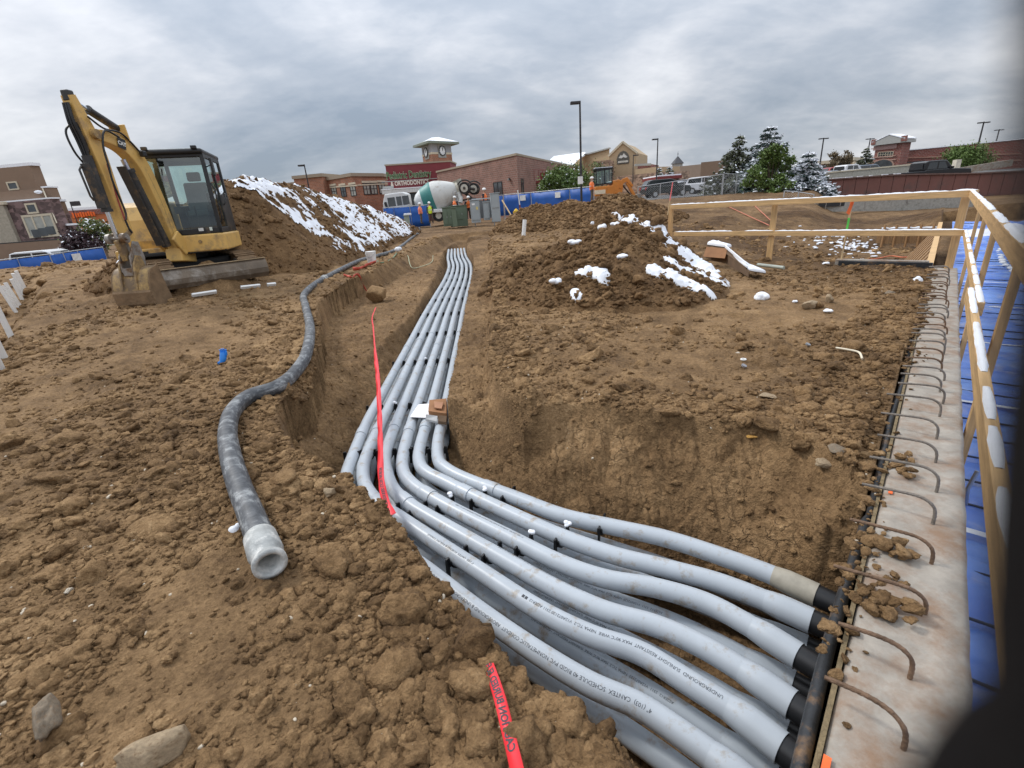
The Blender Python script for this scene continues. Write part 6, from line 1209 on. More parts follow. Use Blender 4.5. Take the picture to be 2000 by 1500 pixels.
def back(A, B, d):
    A, B = np.asarray(A, float), np.asarray(B, float); t = (B - A) / np.linalg.norm(B - A); n = np.array([-t[1], t[0]]);
    if n[1] < 0: n = -n
    return [A, B, B + n * d, A + n * d]
def grow(foot, g):
    P = np.array(foot); c = P.mean(0); r = P - c; return c + r * (1 + g / np.linalg.norm(r, axis=1))[:, None]
def wpt(A, B, px, py):
    """point of the wall line A-B on a bearing"""
    d = _ray(px, py); A = np.asarray(A, float); e = np.asarray(B, float) - A
    M_ = np.array([[d[0], -e[0]], [d[1], -e[1]]]); s, t = np.linalg.solve(M_, A); return np.array([0, 0, EYE]) + d * s
def window(par, A, B, px, py, w, h, fr=WFR, pane=PANE, nx=1, ny=1, bw=0.08, name='window', proud=0.06, lintel=None):
    c = wpt(A, B, px, py); t = nrm([*(np.asarray(B) - np.asarray(A)), 0]); n = np.array([t[1], -t[0], 0]);
    if n.dot(-c) < 0: n = -n
    z = np.array([0, 0, 1.0]); c = c + n * 0.01; m = MB(); b = lambda x0, z0, x1, z1: m.box(c + t * (x0 + x1) / 2 + z * (z0 + z1) / 2 + n * proud / 2, (abs(x1 - x0), proud, abs(z1 - z0)), (t, n, z))
    b(-w / 2, -h / 2, w / 2, -h / 2 + bw); b(-w / 2, h / 2 - bw, w / 2, h / 2); b(-w / 2, -h / 2 + bw, -w / 2 + bw, h / 2 - bw); b(w / 2 - bw, -h / 2 + bw, w / 2, h / 2 - bw)
    for i in range(1, nx): x = -w / 2 + w * i / nx; b(x - bw / 2.4, -h / 2 + bw, x + bw / 2.4, h / 2 - bw)
    for i in range(1, ny): y = h / 2 - h * i / ny; b(-w / 2 + bw, y - bw / 3, w / 2 - bw, y + bw / 3)
    o = m.build(name, fr, par, True); MB().box(c + n * 0.012, (w - bw, 0.02, h - bw), (t, n, z)).build('pane', pane, o, True)
    if lintel is not None: MB().box(c + z * (h / 2 + 0.14) + n * 0.05, (w + 0.3, 0.12, 0.26), (t, n, z)).build('lintel', lintel, o, True)
    return o
def bthing(name, label, foot, cat='building'):
    c = np.mean(foot, 0); return thing(name, label, cat, (c[0], c[1], 0))
def roofedge(par, foot, z, mat=TRIM, g=0.25, h=0.45, snow=False):
    bprism(grow(foot, g), z - h, z).build('cornice', mat, par, True)
    if snow: bprism(grow(foot, g - 0.1), z, z + 0.12).build('roof_snow', SNOWF, par, True)
# ---- orange brick offices
A, C_, B = XYof(640, 80), XYof(699, 74), XYof(758, 79); zt = D(695, 337, 74)[2]; foot = [A, C_, B, B + np.array([0, 12]), A + np.array([0, 12])]
ob = bthing('brick_building', 'orange brick office building with tan cornice behind the snowy heap', foot); bprism(foot, -1, zt - 0.3).build('wall', B_OR, ob, True); roofedge(ob, foot, zt)
for px, py in ((653, 374), (671, 373.5), (690, 372)): window(ob, A, C_, px, py, 1.45, 1.55, WFR, PANEL_ if px != 671 else PANE, 2, 2, 0.11, lintel=CREAM)
for px, py in ((716, 369), (730, 368.5), (746, 367.5)): window(ob, C_, B, px, py, 1.3, 1.6, WFR, PANEL_, 2, 2, 0.11, lintel=CREAM)
p1, p2 = wpt(A, C_, 645, 366), wpt(A, C_, 698, 362); MB().beam(p1 - [0, .1, 0], p2 - [0, .1, 0], 0.1, 0.16).build('stone_band', CREAM, ob, True); p1, p2 = wpt(C_, B, 699, 361.5), wpt(C_, B, 757, 359); MB().beam(p1 - [0, .1, 0], p2 - [0, .1, 0], 0.1, 0.16).build('stone_band', CREAM, ob, True)
a, b = XYof(590, 78.5), XYof(644, 77.5); f2 = back(a, b, 8); z2 = D(625, 339, 77.8)[2]; bprism(f2, -1, z2 - 0.3).build('wing', B_OR, ob, True); bprism(grow(f2, 0.25), z2 - 0.45, z2).build('cornice', TRIM, ob, True)
a, b = XYof(571, 82), XYof(592, 81); f3 = back(a, b, 8); z3 = D(566, 357, 82)[2]; bprism(f3, -1, z3 - 0.3).build('wing', B_OR, ob, True); bprism(grow(f3, 0.2), z3 - 0.4, z3).build('cornice', TRIM, ob, True)
# ---- dental practice: wine-red sign block with clock tower
A, C_ = XYof(766, 70), XYof(888, 71); B = XYof(899, 75.5); zt = D(743, 322, 70)[2]; foot = [A, C_, B, A + np.array([0.5, 7])]
db = bthing('dental_building', 'wine red shop block with green lettered sign and a square clock tower', foot); bprism(foot, -1, zt - 0.18).build('wall', WINE, db, True); bprism(grow(foot, 0.12), zt - 0.18, zt).build('cornice', TRIM, db, True)
t = nrm([*(C_ - A), 0]); n = np.array([t[1], -t[0], 0]); z = np.array([0, 0, 1.0])
GRL = PM('green_letters', (0.035, 0.15, 0.045), 0.5); OUT = PM('pale_letters', (0.66, 0.56, 0.46), 0.5)
o1 = wpt(A, C_, 799, 347.5) + n * 0.08; o2 = wpt(A, C_, 801, 361) + n * 0.08
sg = MB(); put_text(sg, 'Pediatric Dentistry', 1.25, o1, t, z, 0.045, 0.03, width=6.0); so_ = sg.build('sign_outline', OUT, db, True); sg = MB(); put_text(sg, 'Pediatric Dentistry', 1.25, o1 + n * 0.07, t, z, 0.010, 0.03, width=5.9); sg.build('sign_lettering', GRL, so_, True)
sg = MB(); put_text(sg, '& ORTHODONTICS', 0.78, o2, t, z, 0.022, 0.04, width=5.1); sg.build('sign_lettering', OUT, db, True)
MB().box(wpt(A, C_, 800, 352) + n * 0.04, (7.4, 0.05, 0.10), (t, n, z)).build('sign_rail', GREYT, db, True)
p = wpt(A, C_, 758, 366); MB().box(p + n * 0.06, (1.5, 0.10, 0.28), (t, n, z)).build('stone_band', GREYT, db, True)
cpy = MB(); p = wpt(A, C_, 788, 374); cpy.box(p + n * 1.2, (5.2, 2.4, 0.5), (t, n, z)); c0_ = cpy.build('canopy', PM('white_canopy', (0.62, 0.63, 0.62), 0.6), db, True); MB().box(p + n * 1.2 + z * 0.31, (5.3, 2.5, 0.12), (t, n, z)).build('canopy_snow', SNOWF, c0_, True)
window(db, A, C_, 808, 386, 2.6, 2.6, WFR, PANE, 3, 1, 0.1, 'shop_window'); window(db, A, C_, 762, 374, 0.7, 1.5, WFR, PANEL_, 1, 2, 0.1)
TA, TC, TB = XYof(838, 77.5), XYof(856, 74.5), XYof(893, 77.2); tfoot = [TA, TC, TB, TA + (TB - TC)]; zb, ze = zt - 0.5, D(850, 282, 75.5)[2]
zm = D(850, 298, 75.5)[2]; bprism(tfoot, zb, zm - 0.25).build('tower_base', B_OR, db, True); bprism(grow(tfoot, 0.08), zm - 0.25, zm).build('tower_band', CREAM, db, True); bprism(tfoot, zm, ze).build('tower_wall', PM('grey_tower', (0.36, 0.37, 0.40), 0.8, 0.05), db, True)
ef = grow(tfoot, 1.25); zr = D(838, 267.5, 76)[2] ; c = np.mean(tfoot, 0); rm = MB(); cc = [(c[0] - 0.5, c[1], zr), (c[0] + 0.5, c[1], zr)]
rm.add([(*p, ze) for p in ef] + [(*p, ze + 0.28) for p in ef] + cc, [(0, 1, 2, 3), (0, 1, 5, 4), (1, 2, 6, 5), (2, 3, 7, 6), (3, 0, 4, 7), (4, 5, 8), (5, 6, 9, 8), (6, 7, 9), (7, 4, 8, 9)]); rf_ = rm.build('tower_roof', PM('green_roof', (0.20, 0.23, 0.19), 0.6), db, True)
rm = MB(); k = 0.06; rm.add([(ef[1][0], ef[1][1], ze + 0.30), (ef[2][0], ef[2][1], ze + 0.30), (cc[1][0], cc[1][1], zr + k), (cc[0][0], cc[0][1], zr + k), (ef[0][0] * .3 + ef[1][0] * .7, ef[0][1] * .3 + ef[1][1] * .7, ze + 0.33)], [(0, 1, 2, 3), (4, 0, 3)]); rm.build('roof_snow', SNOWF, rf_, True)
WH = PM('clock_white', (0.78, 0.80, 0.82), 0.5); 
for (P_, Q_), px, py in (((TA, TC), 828, 298.5), ((TC, TB), 856, 295.5)):
    tt = nrm([*(np.asarray(Q_) - np.asarray(P_)), 0]); nn = np.array([tt[1], -tt[0], 0]); ctr = (np.asarray(P_) + np.asarray(Q_)) / 2; zc = D(px, py, 76)[2]; c3 = np.array([*ctr, zc]) + nn * 0.05
    ck = MB().box(c3, (1.45, 0.08, 1.75), (tt, nn, z)).build('clock_panel', GREYT, db, True); MB().cyl(c3 + nn * 0.05, c3 + nn * 0.12, 0.56, None, 24).build('clock_face', WH, ck, True)
    rg = MB(); rg.tube([c3 + nn * 0.13 + 0.6 * (tt * math.cos(a) + z * math.sin(a)) for a in np.linspace(0, 2 * math.pi, 25)], 0.06, 6); rg.build('clock_rim', WFR, ck, True)
    for a, l, w_ in ((0.10, 0.46, 0.06), (0.32, 0.34, 0.09)): MB().beam(c3 + nn * 0.14, c3 + nn * 0.14 + l * (tt * math.sin(a) + z * math.cos(a)), 0.03, w_, nn).build('clock_hand', WFR, ck, True)
    mk = MB()
    for q in range(12): a = q * math.pi / 6; mk.box(c3 + nn * 0.125 + 0.46 * (tt * math.sin(a) + z * math.cos(a)), (0.05, 0.02, 0.10), (tt * math.cos(a) - z * math.sin(a), nn, tt * math.sin(a) + z * math.cos(a)))
    mk.build('clock_mark', WFR, ck, True)
    MB().box(c3 + z * 1.15, (1.3, 0.10, 0.32), (tt, nn, z)).build('louvre', WFR, db, True)
# ---- brown brick block to the right of it
A, C_, B = XYof(861, 68), XYof(1014, 52), XYof(1132, 82); zt = D(1007, 300, 52)[2]; foot = [A, C_, B, B + np.array([-8, 8])]
bb = bthing('brick_building', 'long low brown brick building with a corner towards the site', foot); bprism(foot, -1, zt - 0.16).build('wall', B_BR, bb, True); bprism(grow(foot, 0.12), zt - 0.16, zt + 0.04).build('cornice', TRIM, bb, True)
window(bb, A, C_, 973, 368, 1.75, 1.3, WFR, PANE, 2, 1, 0.08); window(bb, C_, B, 1020, 364, 0.75, 1.5, WFR, PANE, 1, 1, 0.07)
for px, py in ((994, 351), (1040, 340)): p = wpt(A, C_, 994, 351) if px < 1000 else wpt(C_, B, 1062, 347); MB().box(p + [0, -0.2, 0.12], (0.12, 0.3, 0.12)).cyl(p + [0, -0.3, -0.05], p + [0, -0.3, 0.1], 0.22, 0.08, 10).build('wall_lamp', WFR, bb, True)
REDM = PM('red_metal', (0.20, 0.035, 0.03), 0.6, 0.1); rp = MB(); q = wpt(C_, B, 1055, 356); rp.box(q + [0.6, -0.9, 0], (5.0, 1.6, 0.25)); rp.build('landing', REDM, bb, True); q = wpt(C_, B, 1058, 349); MB().box(q + [0, -0.5, 0.1], (1.7, 0.1, 1.0)).build('red_panel', REDM, bb, True); rl = MB()
for k in range(5): rl.beam(wpt(C_, B, 1042 + 8 * k, 356) + [0, -1.5, 0.1], wpt(C_, B, 1042 + 8 * k, 356) + [0, -1.5, 1.2], 0.05, 0.05)
rl.beam(wpt(C_, B, 1040, 356) + [0, -1.5, 1.2], wpt(C_, B, 1076, 355) + [0, -1.5, 1.2], 0.05, 0.05); rl.build('railing', REDM, bb, True)
# ---- tan gabled shop with snowy roof
A, B = XYof(1190, 88), XYof(1241, 86); za = D(1213, 279, 87)[2]; zl = D(1187, 304, 88)[2]; t = (B - A) / np.linalg.norm(B - A); w = np.linalg.norm(B - A)
gb = bthing('gabled_shop', 'tan gabled shop front with a round topped emblem and snowy side roof', back(A, B, 10)); ax = np.array([t[0], t[1], 0]); nn = np.array([-t[1], t[0], 0])
MB().prism([(0, -1), (w, -1), (w, zl), (w * 0.5, za), (0, zl)], np.array([*A, 0]) + nn * 5, ax, (0, 0, 1), nn * 10).build('wall', STUCCO, gb, True)
for p0, p1 in (((-0.2, zl - 0.1), (w * 0.5, za + 0.12)), ((w * 0.5, za + 0.12), (w + 0.2, zl - 0.1))): MB().beam(np.array([*A, 0]) + ax * p0[0] + [0, -0.1, p0[1]], np.array([*A, 0]) + ax * p1[0] + [0, -0.1, p1[1]], 0.3, 0.30).build('gable_trim', CREAM, gb, True)
e0 = np.array([*A, 0]) + ax * w * 0.52 - nn * 0.06; ez = D(1214, 309.5, 87)[2]; em = [(-1.0, -0.85), (1.0, -0.85), (1.05, 0.0), (0.85, 0.55), (0.5, 0.95), (0, 1.15), (-0.5, 0.95), (-0.85, 0.55), (-1.05, 0.0)]
eb = MB().prism(em, e0 + [0, 0, ez], ax, (0, 0, 1), nn * 0.06).build('emblem', PM('emblem_dark', (0.12, 0.11, 0.09), 0.7), gb, True)
MB().prism([(-0.75, 0.0), (-0.35, 0.42), (-0.15, 0.25), (0.12, 0.62), (0.75, 0.0), (0.4, -0.08), (0.1, 0.06), (-0.3, -0.1)], e0 + [0, 0, ez + 0.12] - nn * 0.05, ax, (0, 0, 1), nn * 0.06).build('emblem_mountain', PM('emblem_pale', (0.70, 0.68, 0.62), 0.7), eb, True); MB().prism([(-0.85, -0.12), (0.85, -0.12), (0.85, -0.40), (-0.85, -0.40)], e0 + [0, 0, ez - 0.25] - nn * 0.05, ax, (0, 0, 1), nn * 0.06).build('emblem_band', PM('emblem_pale2', (0.62, 0.58, 0.50), 0.7), eb, True)
a2, b2 = XYof(1144, 95), XYof(1190, 90); zz = D(1190, 292, 91)[2]; m = MB(); aa, bb2 = np.array([*a2, 0]), np.array([*b2, 0]); nb = np.array([0, 12, 0])
z0 = D(1141, 303, 94)[2]; m.add([aa + [0, 0, -1], bb2 + [0, 0, -1], bb2 + [0, 0, zz], aa + [0, 0, z0], aa + nb + [0, 0, -1], bb2 + nb + [0, 0, -1], bb2 + nb + [0, 0, zz], aa + nb + [0, 0, z0]], [(0, 1, 2, 3), (4, 7, 6, 5), (0, 3, 7, 4), (1, 5, 6, 2), (3, 2, 6, 7), (0, 4, 5, 1)]); m.build('side_wing', STUCCO, gb, True)
MB().beam(aa + [0, -0.15, z0 + 0.1], bb2 + [0, -0.15, zz + 0.1], 0.5, 0.22).build('wing_trim', GREYT, gb, True)
r0, r1, r2, r3 = D(1073, 310, 92), D(1110, 320, 90), D(1133, 300, 98), D(1145, 300, 93); MB().add([D(1074, 312, 92), D(1119, 322, 90), D(1144, 297.5, 94), D(1140, 297, 99), D(1082, 305, 99)], [(0, 1, 2, 3, 4)]).build('roof_snow', SNOWF, gb, True)
MB().add([D(1073, 313, 91.9), D(1119, 323, 89.9), D(1119, 330, 89.9), D(1073, 330, 91.9)], [(0, 1, 2, 3)]).build('roof_edge', BRST, gb, True)
a3, b3 = XYof(1160, 84), XYof(1190, 83); bprism(back(a3, b3, 4), -1, D(1172, 314, 83.5)[2]).build('stone_front', B_TANST, gb, True)
# ---- low stone and tan shops right of the gable
A, B = XYof(1204, 80), XYof(1283, 74); f = back(A, B, 8); ls = bthing('stone_shop', 'low stone fronted shop with tan parapet right of the gabled shop', f); zs = D(1240, 341, 77)[2]; bprism(f, -1, zs).build('wall', B_TANST, ls, True); a, b = XYof(1240, 79), XYof(1282, 76); f = back(a, b, 6); bprism(f, zs - 0.5, D(1262, 328, 77)[2]).build('parapet', STUCCO, ls, True); a, b = XYof(1244, 82), XYof(1270, 81); bprism(back(a, b, 6), 2, D(1256, 321.5, 81)[2]).build('roof_house', B_RED, ls, True); MB().beam(D(1240, 322.5, 80.5), D(1271, 321, 80.5), 0.5, 0.3).build('cornice', GREYT, ls, True)
A, B = XYof(1284, 66), XYof(1325, 66); f = back(A, B, 6); ks = bthing('kiosk', 'small low building with dark red eaves behind the parked dark car', f); bprism(f, 0, D(1300, 350, 66)[2]).build('wall', B_TANST, ks, True); bprism(grow(f, 0.5), D(1300, 350, 66)[2], D(1300, 344, 66)[2]).build('eaves', REDM, ks, True); bprism(grow(f, 0.35), D(1300, 344, 66)[2], D(1300, 341.5, 66)[2]).build('roof_snow', SNOWF, ks, True)
# ---- far beige hall with slate turret
A, B, C_ = XYof(1312, 132), XYof(1366, 128), XYof(1440, 124); f = back(A, B, 14); fh = bthing('beige_hall', 'plain beige hall far beyond the car park with a dark pointed turret', f); bprism(f, 0, D(1335, 324, 130)[2]).build('wall', STUC2, fh, True); f2 = back(B, C_, 14); bprism(f2, 0, D(1380, 315.5, 126)[2]).build('wall', BRST, fh, True); f0 = back(XYof(1282, 134), A, 10); bprism(f0, 0, D(1300, 330, 133)[2]).build('wall', STUC2, fh, True)
tc_ = D(1323, 324, 134); tz = D(1322.5, 305, 134)[2]; SL = PM('slate', (0.06, 0.06, 0.065), 0.7); MB().cyl(tc_ + [0, 0, -2.0], tc_ + [0, 0, 0.6], 1.35, None, 8, True, False).build('turret_drum', GREYT, fh, True); MB().cyl(tc_ + [0, 0, 0.5], np.array([tc_[0], tc_[1], tz]), 1.75, 0.06, 8, True, False).build('turret_roof', SL, fh, True); MB().cyl(np.array([tc_[0], tc_[1], tz]), np.array([tc_[0], tc_[1], tz + 1.1]), 0.05, 0.03, 6).ball((tc_[0], tc_[1], tz + 0.5), 0.16, 6, 5).build('finial', SL, fh, True)
# ---- red brick supermarket on the rise at the right
A, C_ = XYof(1700, 78), XYof(1751, 75); B = XYof(1757, 80); f = back(A, C_, 2.5); zt = D(1728, 282, 76.5)[2]; sk = bthing('supermarket', 'red brick supermarket with gabled entrance tower above the retaining wall', f); bprism(f, 0, zt).build('tower', B_RED, sk, True)
t = nrm([*(C_ - A), 0]); n = np.array([t[1], -t[0], 0]); w = np.linalg.norm(C_ - A); ctr = (A + C_) / 2; m = MB(); zp = D(1740, 266, 78)[2]; c3 = np.array([*ctr, 0])
m.prism([(-w / 2 - 0.4, zt), (w / 2 + 0.4, zt), (w / 2 + 0.4, zt + 0.35), (0, zp), (-w / 2 - 0.4, zt + 0.35)], c3 - n * 1.2, t, (0, 0, 1), n * 3.4); gr = m.build('gable_roof', GREYT, sk, True)
for s_ in (-1, 1): MB().beam(c3 - n * 1.2 + t * s_ * (w / 2 + 0.4) + [0, 0, zt + 0.5], c3 - n * 1.2 + [0, 0, zp + 0.14], 3.5, 0.14, (0, 0, 1)).build('roof_snow', SNOWF, gr, True)
for s_ in (-1, 1): MB().box(c3 + t * s_ * (w / 2 + 0.2) + n * 0.3 + [0, 0, zt + 0.5], (0.6, 0.5, 0.7), (t, n, (0, 0, 1))).build('pier', B_RED, sk, True)
for yy in (289, 306, 313.5): MB().beam(wpt(A, C_, 1702, yy + 2) + n * 0.06, wpt(A, C_, 1750, yy - 2.0) + n * 0.06, 0.12, 0.12).build('stone_band', PM('pinkish_stone', (0.40, 0.25, 0.20), 0.8), sk, True)
MB().box(wpt(A, C_, 1729, 287.5) + n * 0.08, (3.0, 0.1, 0.62), (t, n, (0, 0, 1))).build('sign_panel', PM('pink_sign', (0.32, 0.20, 0.18), 0.7), sk, True)
for k in range(6): window(sk, A, C_, 1717.5 + 4.9 * k, 302.5 - 0.30 * k, 0.38, 0.75, CREAM, PANE, 1, 2, 0.05, proud=0.1)
ar = [(-1.35, -0.9), (1.35, -0.9), (1.35, 0.1), (1.1, 0.45), (0.6, 0.72), (0, 0.82), (-0.6, 0.72), (-1.1, 0.45), (-1.35, 0.1)]; ac = wpt(A, C_, 1723, 323.5); ao = MB().prism([(x * 1.15, y * 1.15) for x, y in ar], ac + n * 0.04, t, (0, 0, 1), n * 0.1).build('arch_surround', PM('arch_stone', (0.34, 0.22, 0.17), 0.8), sk, True); MB().prism(ar, ac + n * 0.1, t, (0, 0, 1), n * 0.06).build('arch_window', PANE, ao, True)
A, B = XYof(1753, 79), XYof(2150, 66); f = back(A, B, 20); zt2 = D(1768, 294, 78.5)[2]; bprism(f, 0, zt2).build('long_wall', B_RED, sk, True); bprism(grow(f, 0.15), zt2 - 0.02, zt2 + 0.10).build('coping', SNOWF, sk, True)
n2 = nrm([*(B - A), 0]); n2 = np.array([n2[1], -n2[0], 0])
for y0, y1 in ((309, 300), (320, 313)): MB().beam(wpt(A, B, 1758, y0) + n2 * 0.05, wpt(A, B, 1995, y1) + n2 * 0.05, 0.1, 0.16).build('stone_band', PM('pink_band', (0.36, 0.20, 0.15), 0.8), sk, True)
for px, py, w_ in ((1782, 320, 2.6), (1835, 317, 2.8)): window(sk, A, B, px, py, w_, 0.62, WFR, PANE, 3, 1, 0.07)
# ---- tan shops far behind the parking deck
for x0, x1, yt, dep, mt, lab in ((1592, 1632, 314, 118, B_OR, 'brick and tan shop far behind the snowy spruce, left part'), (1634, 1662, 309, 120, STUCCO, 'tan parapet shop in the far row behind the parking deck'), (1663, 1704, 314, 116, BRST, 'brown far shop next to the supermarket tower')):
    f = back(XYof(x0, dep), XYof(x1, dep - 2), 10); q = bthing('far_shop', lab, f); zt = D((x0 + x1) / 2, yt, dep)[2]; bprism(f, 0, zt).build('wall', mt, q, True); bprism(grow(f, 0.3), zt - 0.7, zt).build('cornice', CREAM, q, True); window(q, f[0], f[1], (x0 + x1) / 2, yt + 15, 2.5, 1.6, WFR, PANE, 3, 1, 0.12)
# ---- stone house at the far left
A, B = XYof(-70, 43), XYof(112, 42); f = back(A, B, 0.8); hs_ = bthing('house', 'brown stucco and stone house with cream windows behind the blue fence', f); zt = D(54, 320, 42)[2]; bprism(f, -1.5, zt - 0.1).build('upper_wall', BRST, hs_, True); bprism(grow(f, 0.12), zt - 0.12, zt + 0.10).build('roof_snow', SNOWF, hs_, True); window(hs_, A, B, 26, 363, 0.95, 0.62, CREAM, PANE, 1, 1, 0.10)
A2, B2 = XYof(-10, 41.3), XYof(124, 40.4); f = back(A2, B2, 0.8); z2 = D(89, 389, 40.6)[2]; bprism(f, -1.5, z2).build('stone_wall', B_STONE, hs_, True); bprism(grow(f, 0.08), z2, z2 + 0.10).build('ledge_snow', SNOWF, hs_, True)
bal = MB(); p = D(90, 372, 41.6); 
f = back(XYof(14, 41.7), XYof(112, 41.2), 1.2); bprism(f, z2 + 0.1, D(50, 371, 41.5)[2]).build('balcony_wall', BRST, hs_, True)
f = back(XYof(120, 41.6), XYof(131, 41.6), 0.8); zc_ = D(96, 366, 41.6)[2]; bprism(f, -1.5, zc_).build('chimney_block', BRST, hs_, True); bprism(grow(f, 0.1), zc_, zc_ + 0.1).build('ledge_snow', SNOWF, hs_, True)
f = back(XYof(131, 42.0), XYof(151, 42.4), 0.6); zc_ = D(118, 393, 42)[2]; bprism(f, -1.5, zc_ - 0.9).build('side_wall', B_STONE, hs_, True); bprism(f, zc_ - 0.9, zc_).build('side_parapet', BRST, hs_, True); bprism(grow(f, 0.15), zc_, zc_ + 0.14).build('ledge_snow', SNOWF, hs_, True)
f = back(XYof(141, 40.8), XYof(163, 41.4), 0.6); zc_ = D(140, 440, 41)[2]; bprism(f, -1.5, zc_).build('porch_wall', B_STONE, hs_, True); bprism(grow(f, 0.12), zc_, zc_ + 0.14).build('ledge_snow', SNOWF, hs_, True)
wn = window(hs_, A2, B2, 80, 441, 2.75, 1.72, CREAM, PANEL_, 3, 1, 0.16, 'window_door'); window(hs_, A2, B2, 63, 407, 1.0, 0.78, CREAM, PANE, 1, 1, 0.13)
for px, py in ((73, 456), (87, 453), (101, 450)): q = wpt(A2, B2, px, py); MB().box(q + [0, -0.1, 0], (0.62, 0.03, 0.60)).build('dark_pane', PANE, wn, True)
f = back(XYof(-30, 40.9), XYof(34, 40.7), 1.0); bprism(f, -1.5, D(5, 398, 40.8)[2]).build('pale_bay', PM('pale_bay', (0.38, 0.34, 0.27), 0.85), hs_, True); bprism(grow(f, 0.2), D(5, 400, 40.8)[2], D(5, 394, 40.8)[2]).build('bay_cornice', CREAM, hs_, True)
q = D(75, 375, 41.0); MB().ball(q, (0.32, 0.2, 0.12), 8, 5).build('snow_blob', SNOWF, hs_, True); dp = MB(); dp.beam(D(83, 368, 41.1), D(111, 436, 40.2), 0.08, 0.08); dp.build('downpipe', CREAM, hs_, True)
f = back(XYof(-60, 38.0), XYof(172, 36.5), 1.0); lw = bthing('boundary_wall', 'low brown boundary wall between the stone house and the blue fence', f, 'wall'); bprism(f, -1.5, D(120, 468, 37)[2]).build('wall', BRST, lw, True); bprism(grow(f, 0.06), D(120, 468, 37)[2], D(120, 466, 37)[2]).build('coping', WFR, lw, True)
A, B = XYof(146, 76), XYof(360, 80); f = back(A, B, 10); fs_ = bthing('orange_store', 'low orange fronted store far behind the excavator boom', f); zt = D(165, 410, 77)[2]; bprism(f, -1.5, zt).build('wall', PM('orange_front', (0.45, 0.15, 0.06), 0.8, 0.1), fs_, True); bprism(grow(f, 0.2), zt - 0.7, zt).build('cornice', B_RED, fs_, True); bprism(grow(f, 0.1), zt, zt + 0.35).build('roof_snow', SNOWF, fs_, True); bprism(back(A + [0, -0.3], B + [0, -0.3], 0.2), -1.5, zt - 3.2).build('plinth', CREAM, fs_, True)
lm = MB(); 
for k in range(9): q = wpt(A, B, 146 + 5.0 * k, 420.5 - 0.40 * k); lm.box(q + [0, -0.25, 0], (0.24, 0.1, 0.75 - 0.1 * (k % 3)))
lm.build('sign_lettering', PM('orange_letters', (0.85, 0.16, 0.03), 0.6), fs_, True)
# ---- retaining wall with vertical panels, and what stands on it
RTW = PM('retaining_panel', (0.185, 0.085, 0.070), 0.85, 0.08, 1.2, 0.15, 20, dirt=(0.13, 0.08, 0.07), dirt_amt=0.3, dscale=1.0)
rw = thing('retaining_wall', 'long dark red retaining wall of upright panels below the parking deck', 'wall', H(1800, 38) * [1, 1, 0])
pxs = list(np.arange(1600, 2130, 24.5)); 
def rwp(px): return XYof(px, 41.0 - (px - 1600) * 0.012)
def rwz(px): return np.interp(px, [1600, 1750, 1910, 2130], [1.38, 1.36, 1.05, 0.9])
for k in range(len(pxs) - 1):
    a, b = rwp(pxs[k]), rwp(pxs[k + 1] - 0.9); f = back(a, b, 0.25); za, zb_ = rwz(pxs[k]), rwz(pxs[k + 1]); m = MB(); m.add([(*f[0], -1.6), (*f[1], -1.6), (*f[2], -1.6), (*f[3], -1.6), (*f[0], za), (*f[1], zb_), (*f[2], zb_), (*f[3], za)], [(0, 3, 2, 1), (4, 5, 6, 7), (0, 1, 5, 4), (1, 2, 6, 5), (2, 3, 7, 6), (3, 0, 4, 7)]); m.build('wall_panel', RTW, rw, True)
m = MB()
for k in range(len(pxs) - 1): m.beam(XY(rwp(pxs[k]) + [0, 0.1], rwz(pxs[k]) + 0.04), XY(rwp(pxs[k + 1]) + [0, 0.1], rwz(pxs[k + 1]) + 0.04), 0.42, 0.09)
m.build('coping', PM('coping', (0.16, 0.10, 0.085), 0.8), rw, True)
m = MB(); r = np.random.default_rng(5)
for k in range(7): px = 1604 + 24 * k; m.beam(XY(rwp(px) + [0, .1], rwz(px) + .10), XY(rwp(px + 20 * r.random() + 4) + [0, .1], rwz(px) + .10), 0.3, 0.05)
m.build('coping_snow', SNOWF, rw, True)
ASPH = PM('asphalt', (0.10, 0.098, 0.095), 0.9, 0.2, 0.6, 0.2, 30, dirt=(0.42, 0.43, 0.45), dirt_amt=0.15, dscale=0.4)
m = MB(); pts = [(rwp(1590), 1.2), (rwp(2125), 0.85)]; m.add([(*(rwp(1590) + [0, .3]), 0.12), (*(rwp(1760) + [0, .3]), 0.12), (*(rwp(2120) + [0, .3]), 0.05), (*XYof(2150, 64), 0.9), (*XYof(1700, 90), 1.6), (*XYof(1590, 112), 2.0), (*XYof(1560, 60), 0.8)], [(0, 1, 2, 3, 4, 5, 6)]); pk = m.build('parking_lot', ASPH, None, True, kind='structure')
m = MB(); m.add([H(1236, 70) * [1, 1, 0] + [0, 0, 0.86], H(1236, 43) * [1, 1, 0] + [0, 0, 0.86], H(1430, 43) * [1, 1, 0] + [0, 0, 0.90], H(1560, 62) * [1, 1, 0] + [0, 0, 1.0], H(1480, 120) * [1, 1, 0] + [0, 0, 1.4], H(1280, 120) * [1, 1, 0] + [0, 0, 1.4]], [(0, 1, 2, 3, 4, 5)]); m.build('car_park', ASPH, None, True, kind='structure')
cw = thing('barrier_wall', 'pale stained concrete barrier along the parking deck below the supermarket', 'wall', H(1690, 47) * [1, 1, 0] + [0, 0, 1.3])
m = MB(); m.beam(D(1612, 347.5, 50), D(1788, 330.5, 47), 0.25, 1.0); m.build('barrier', concrete_mat('pale_barrier', (0.42, 0.40, 0.34), (0.25, 0.21, 0.15), 0.3), cw, True); MB().beam(D(1612, 337.5, 50), D(1788, 320.8, 47), 0.33, 0.12).build('barrier_cap', CREAM, cw, True)
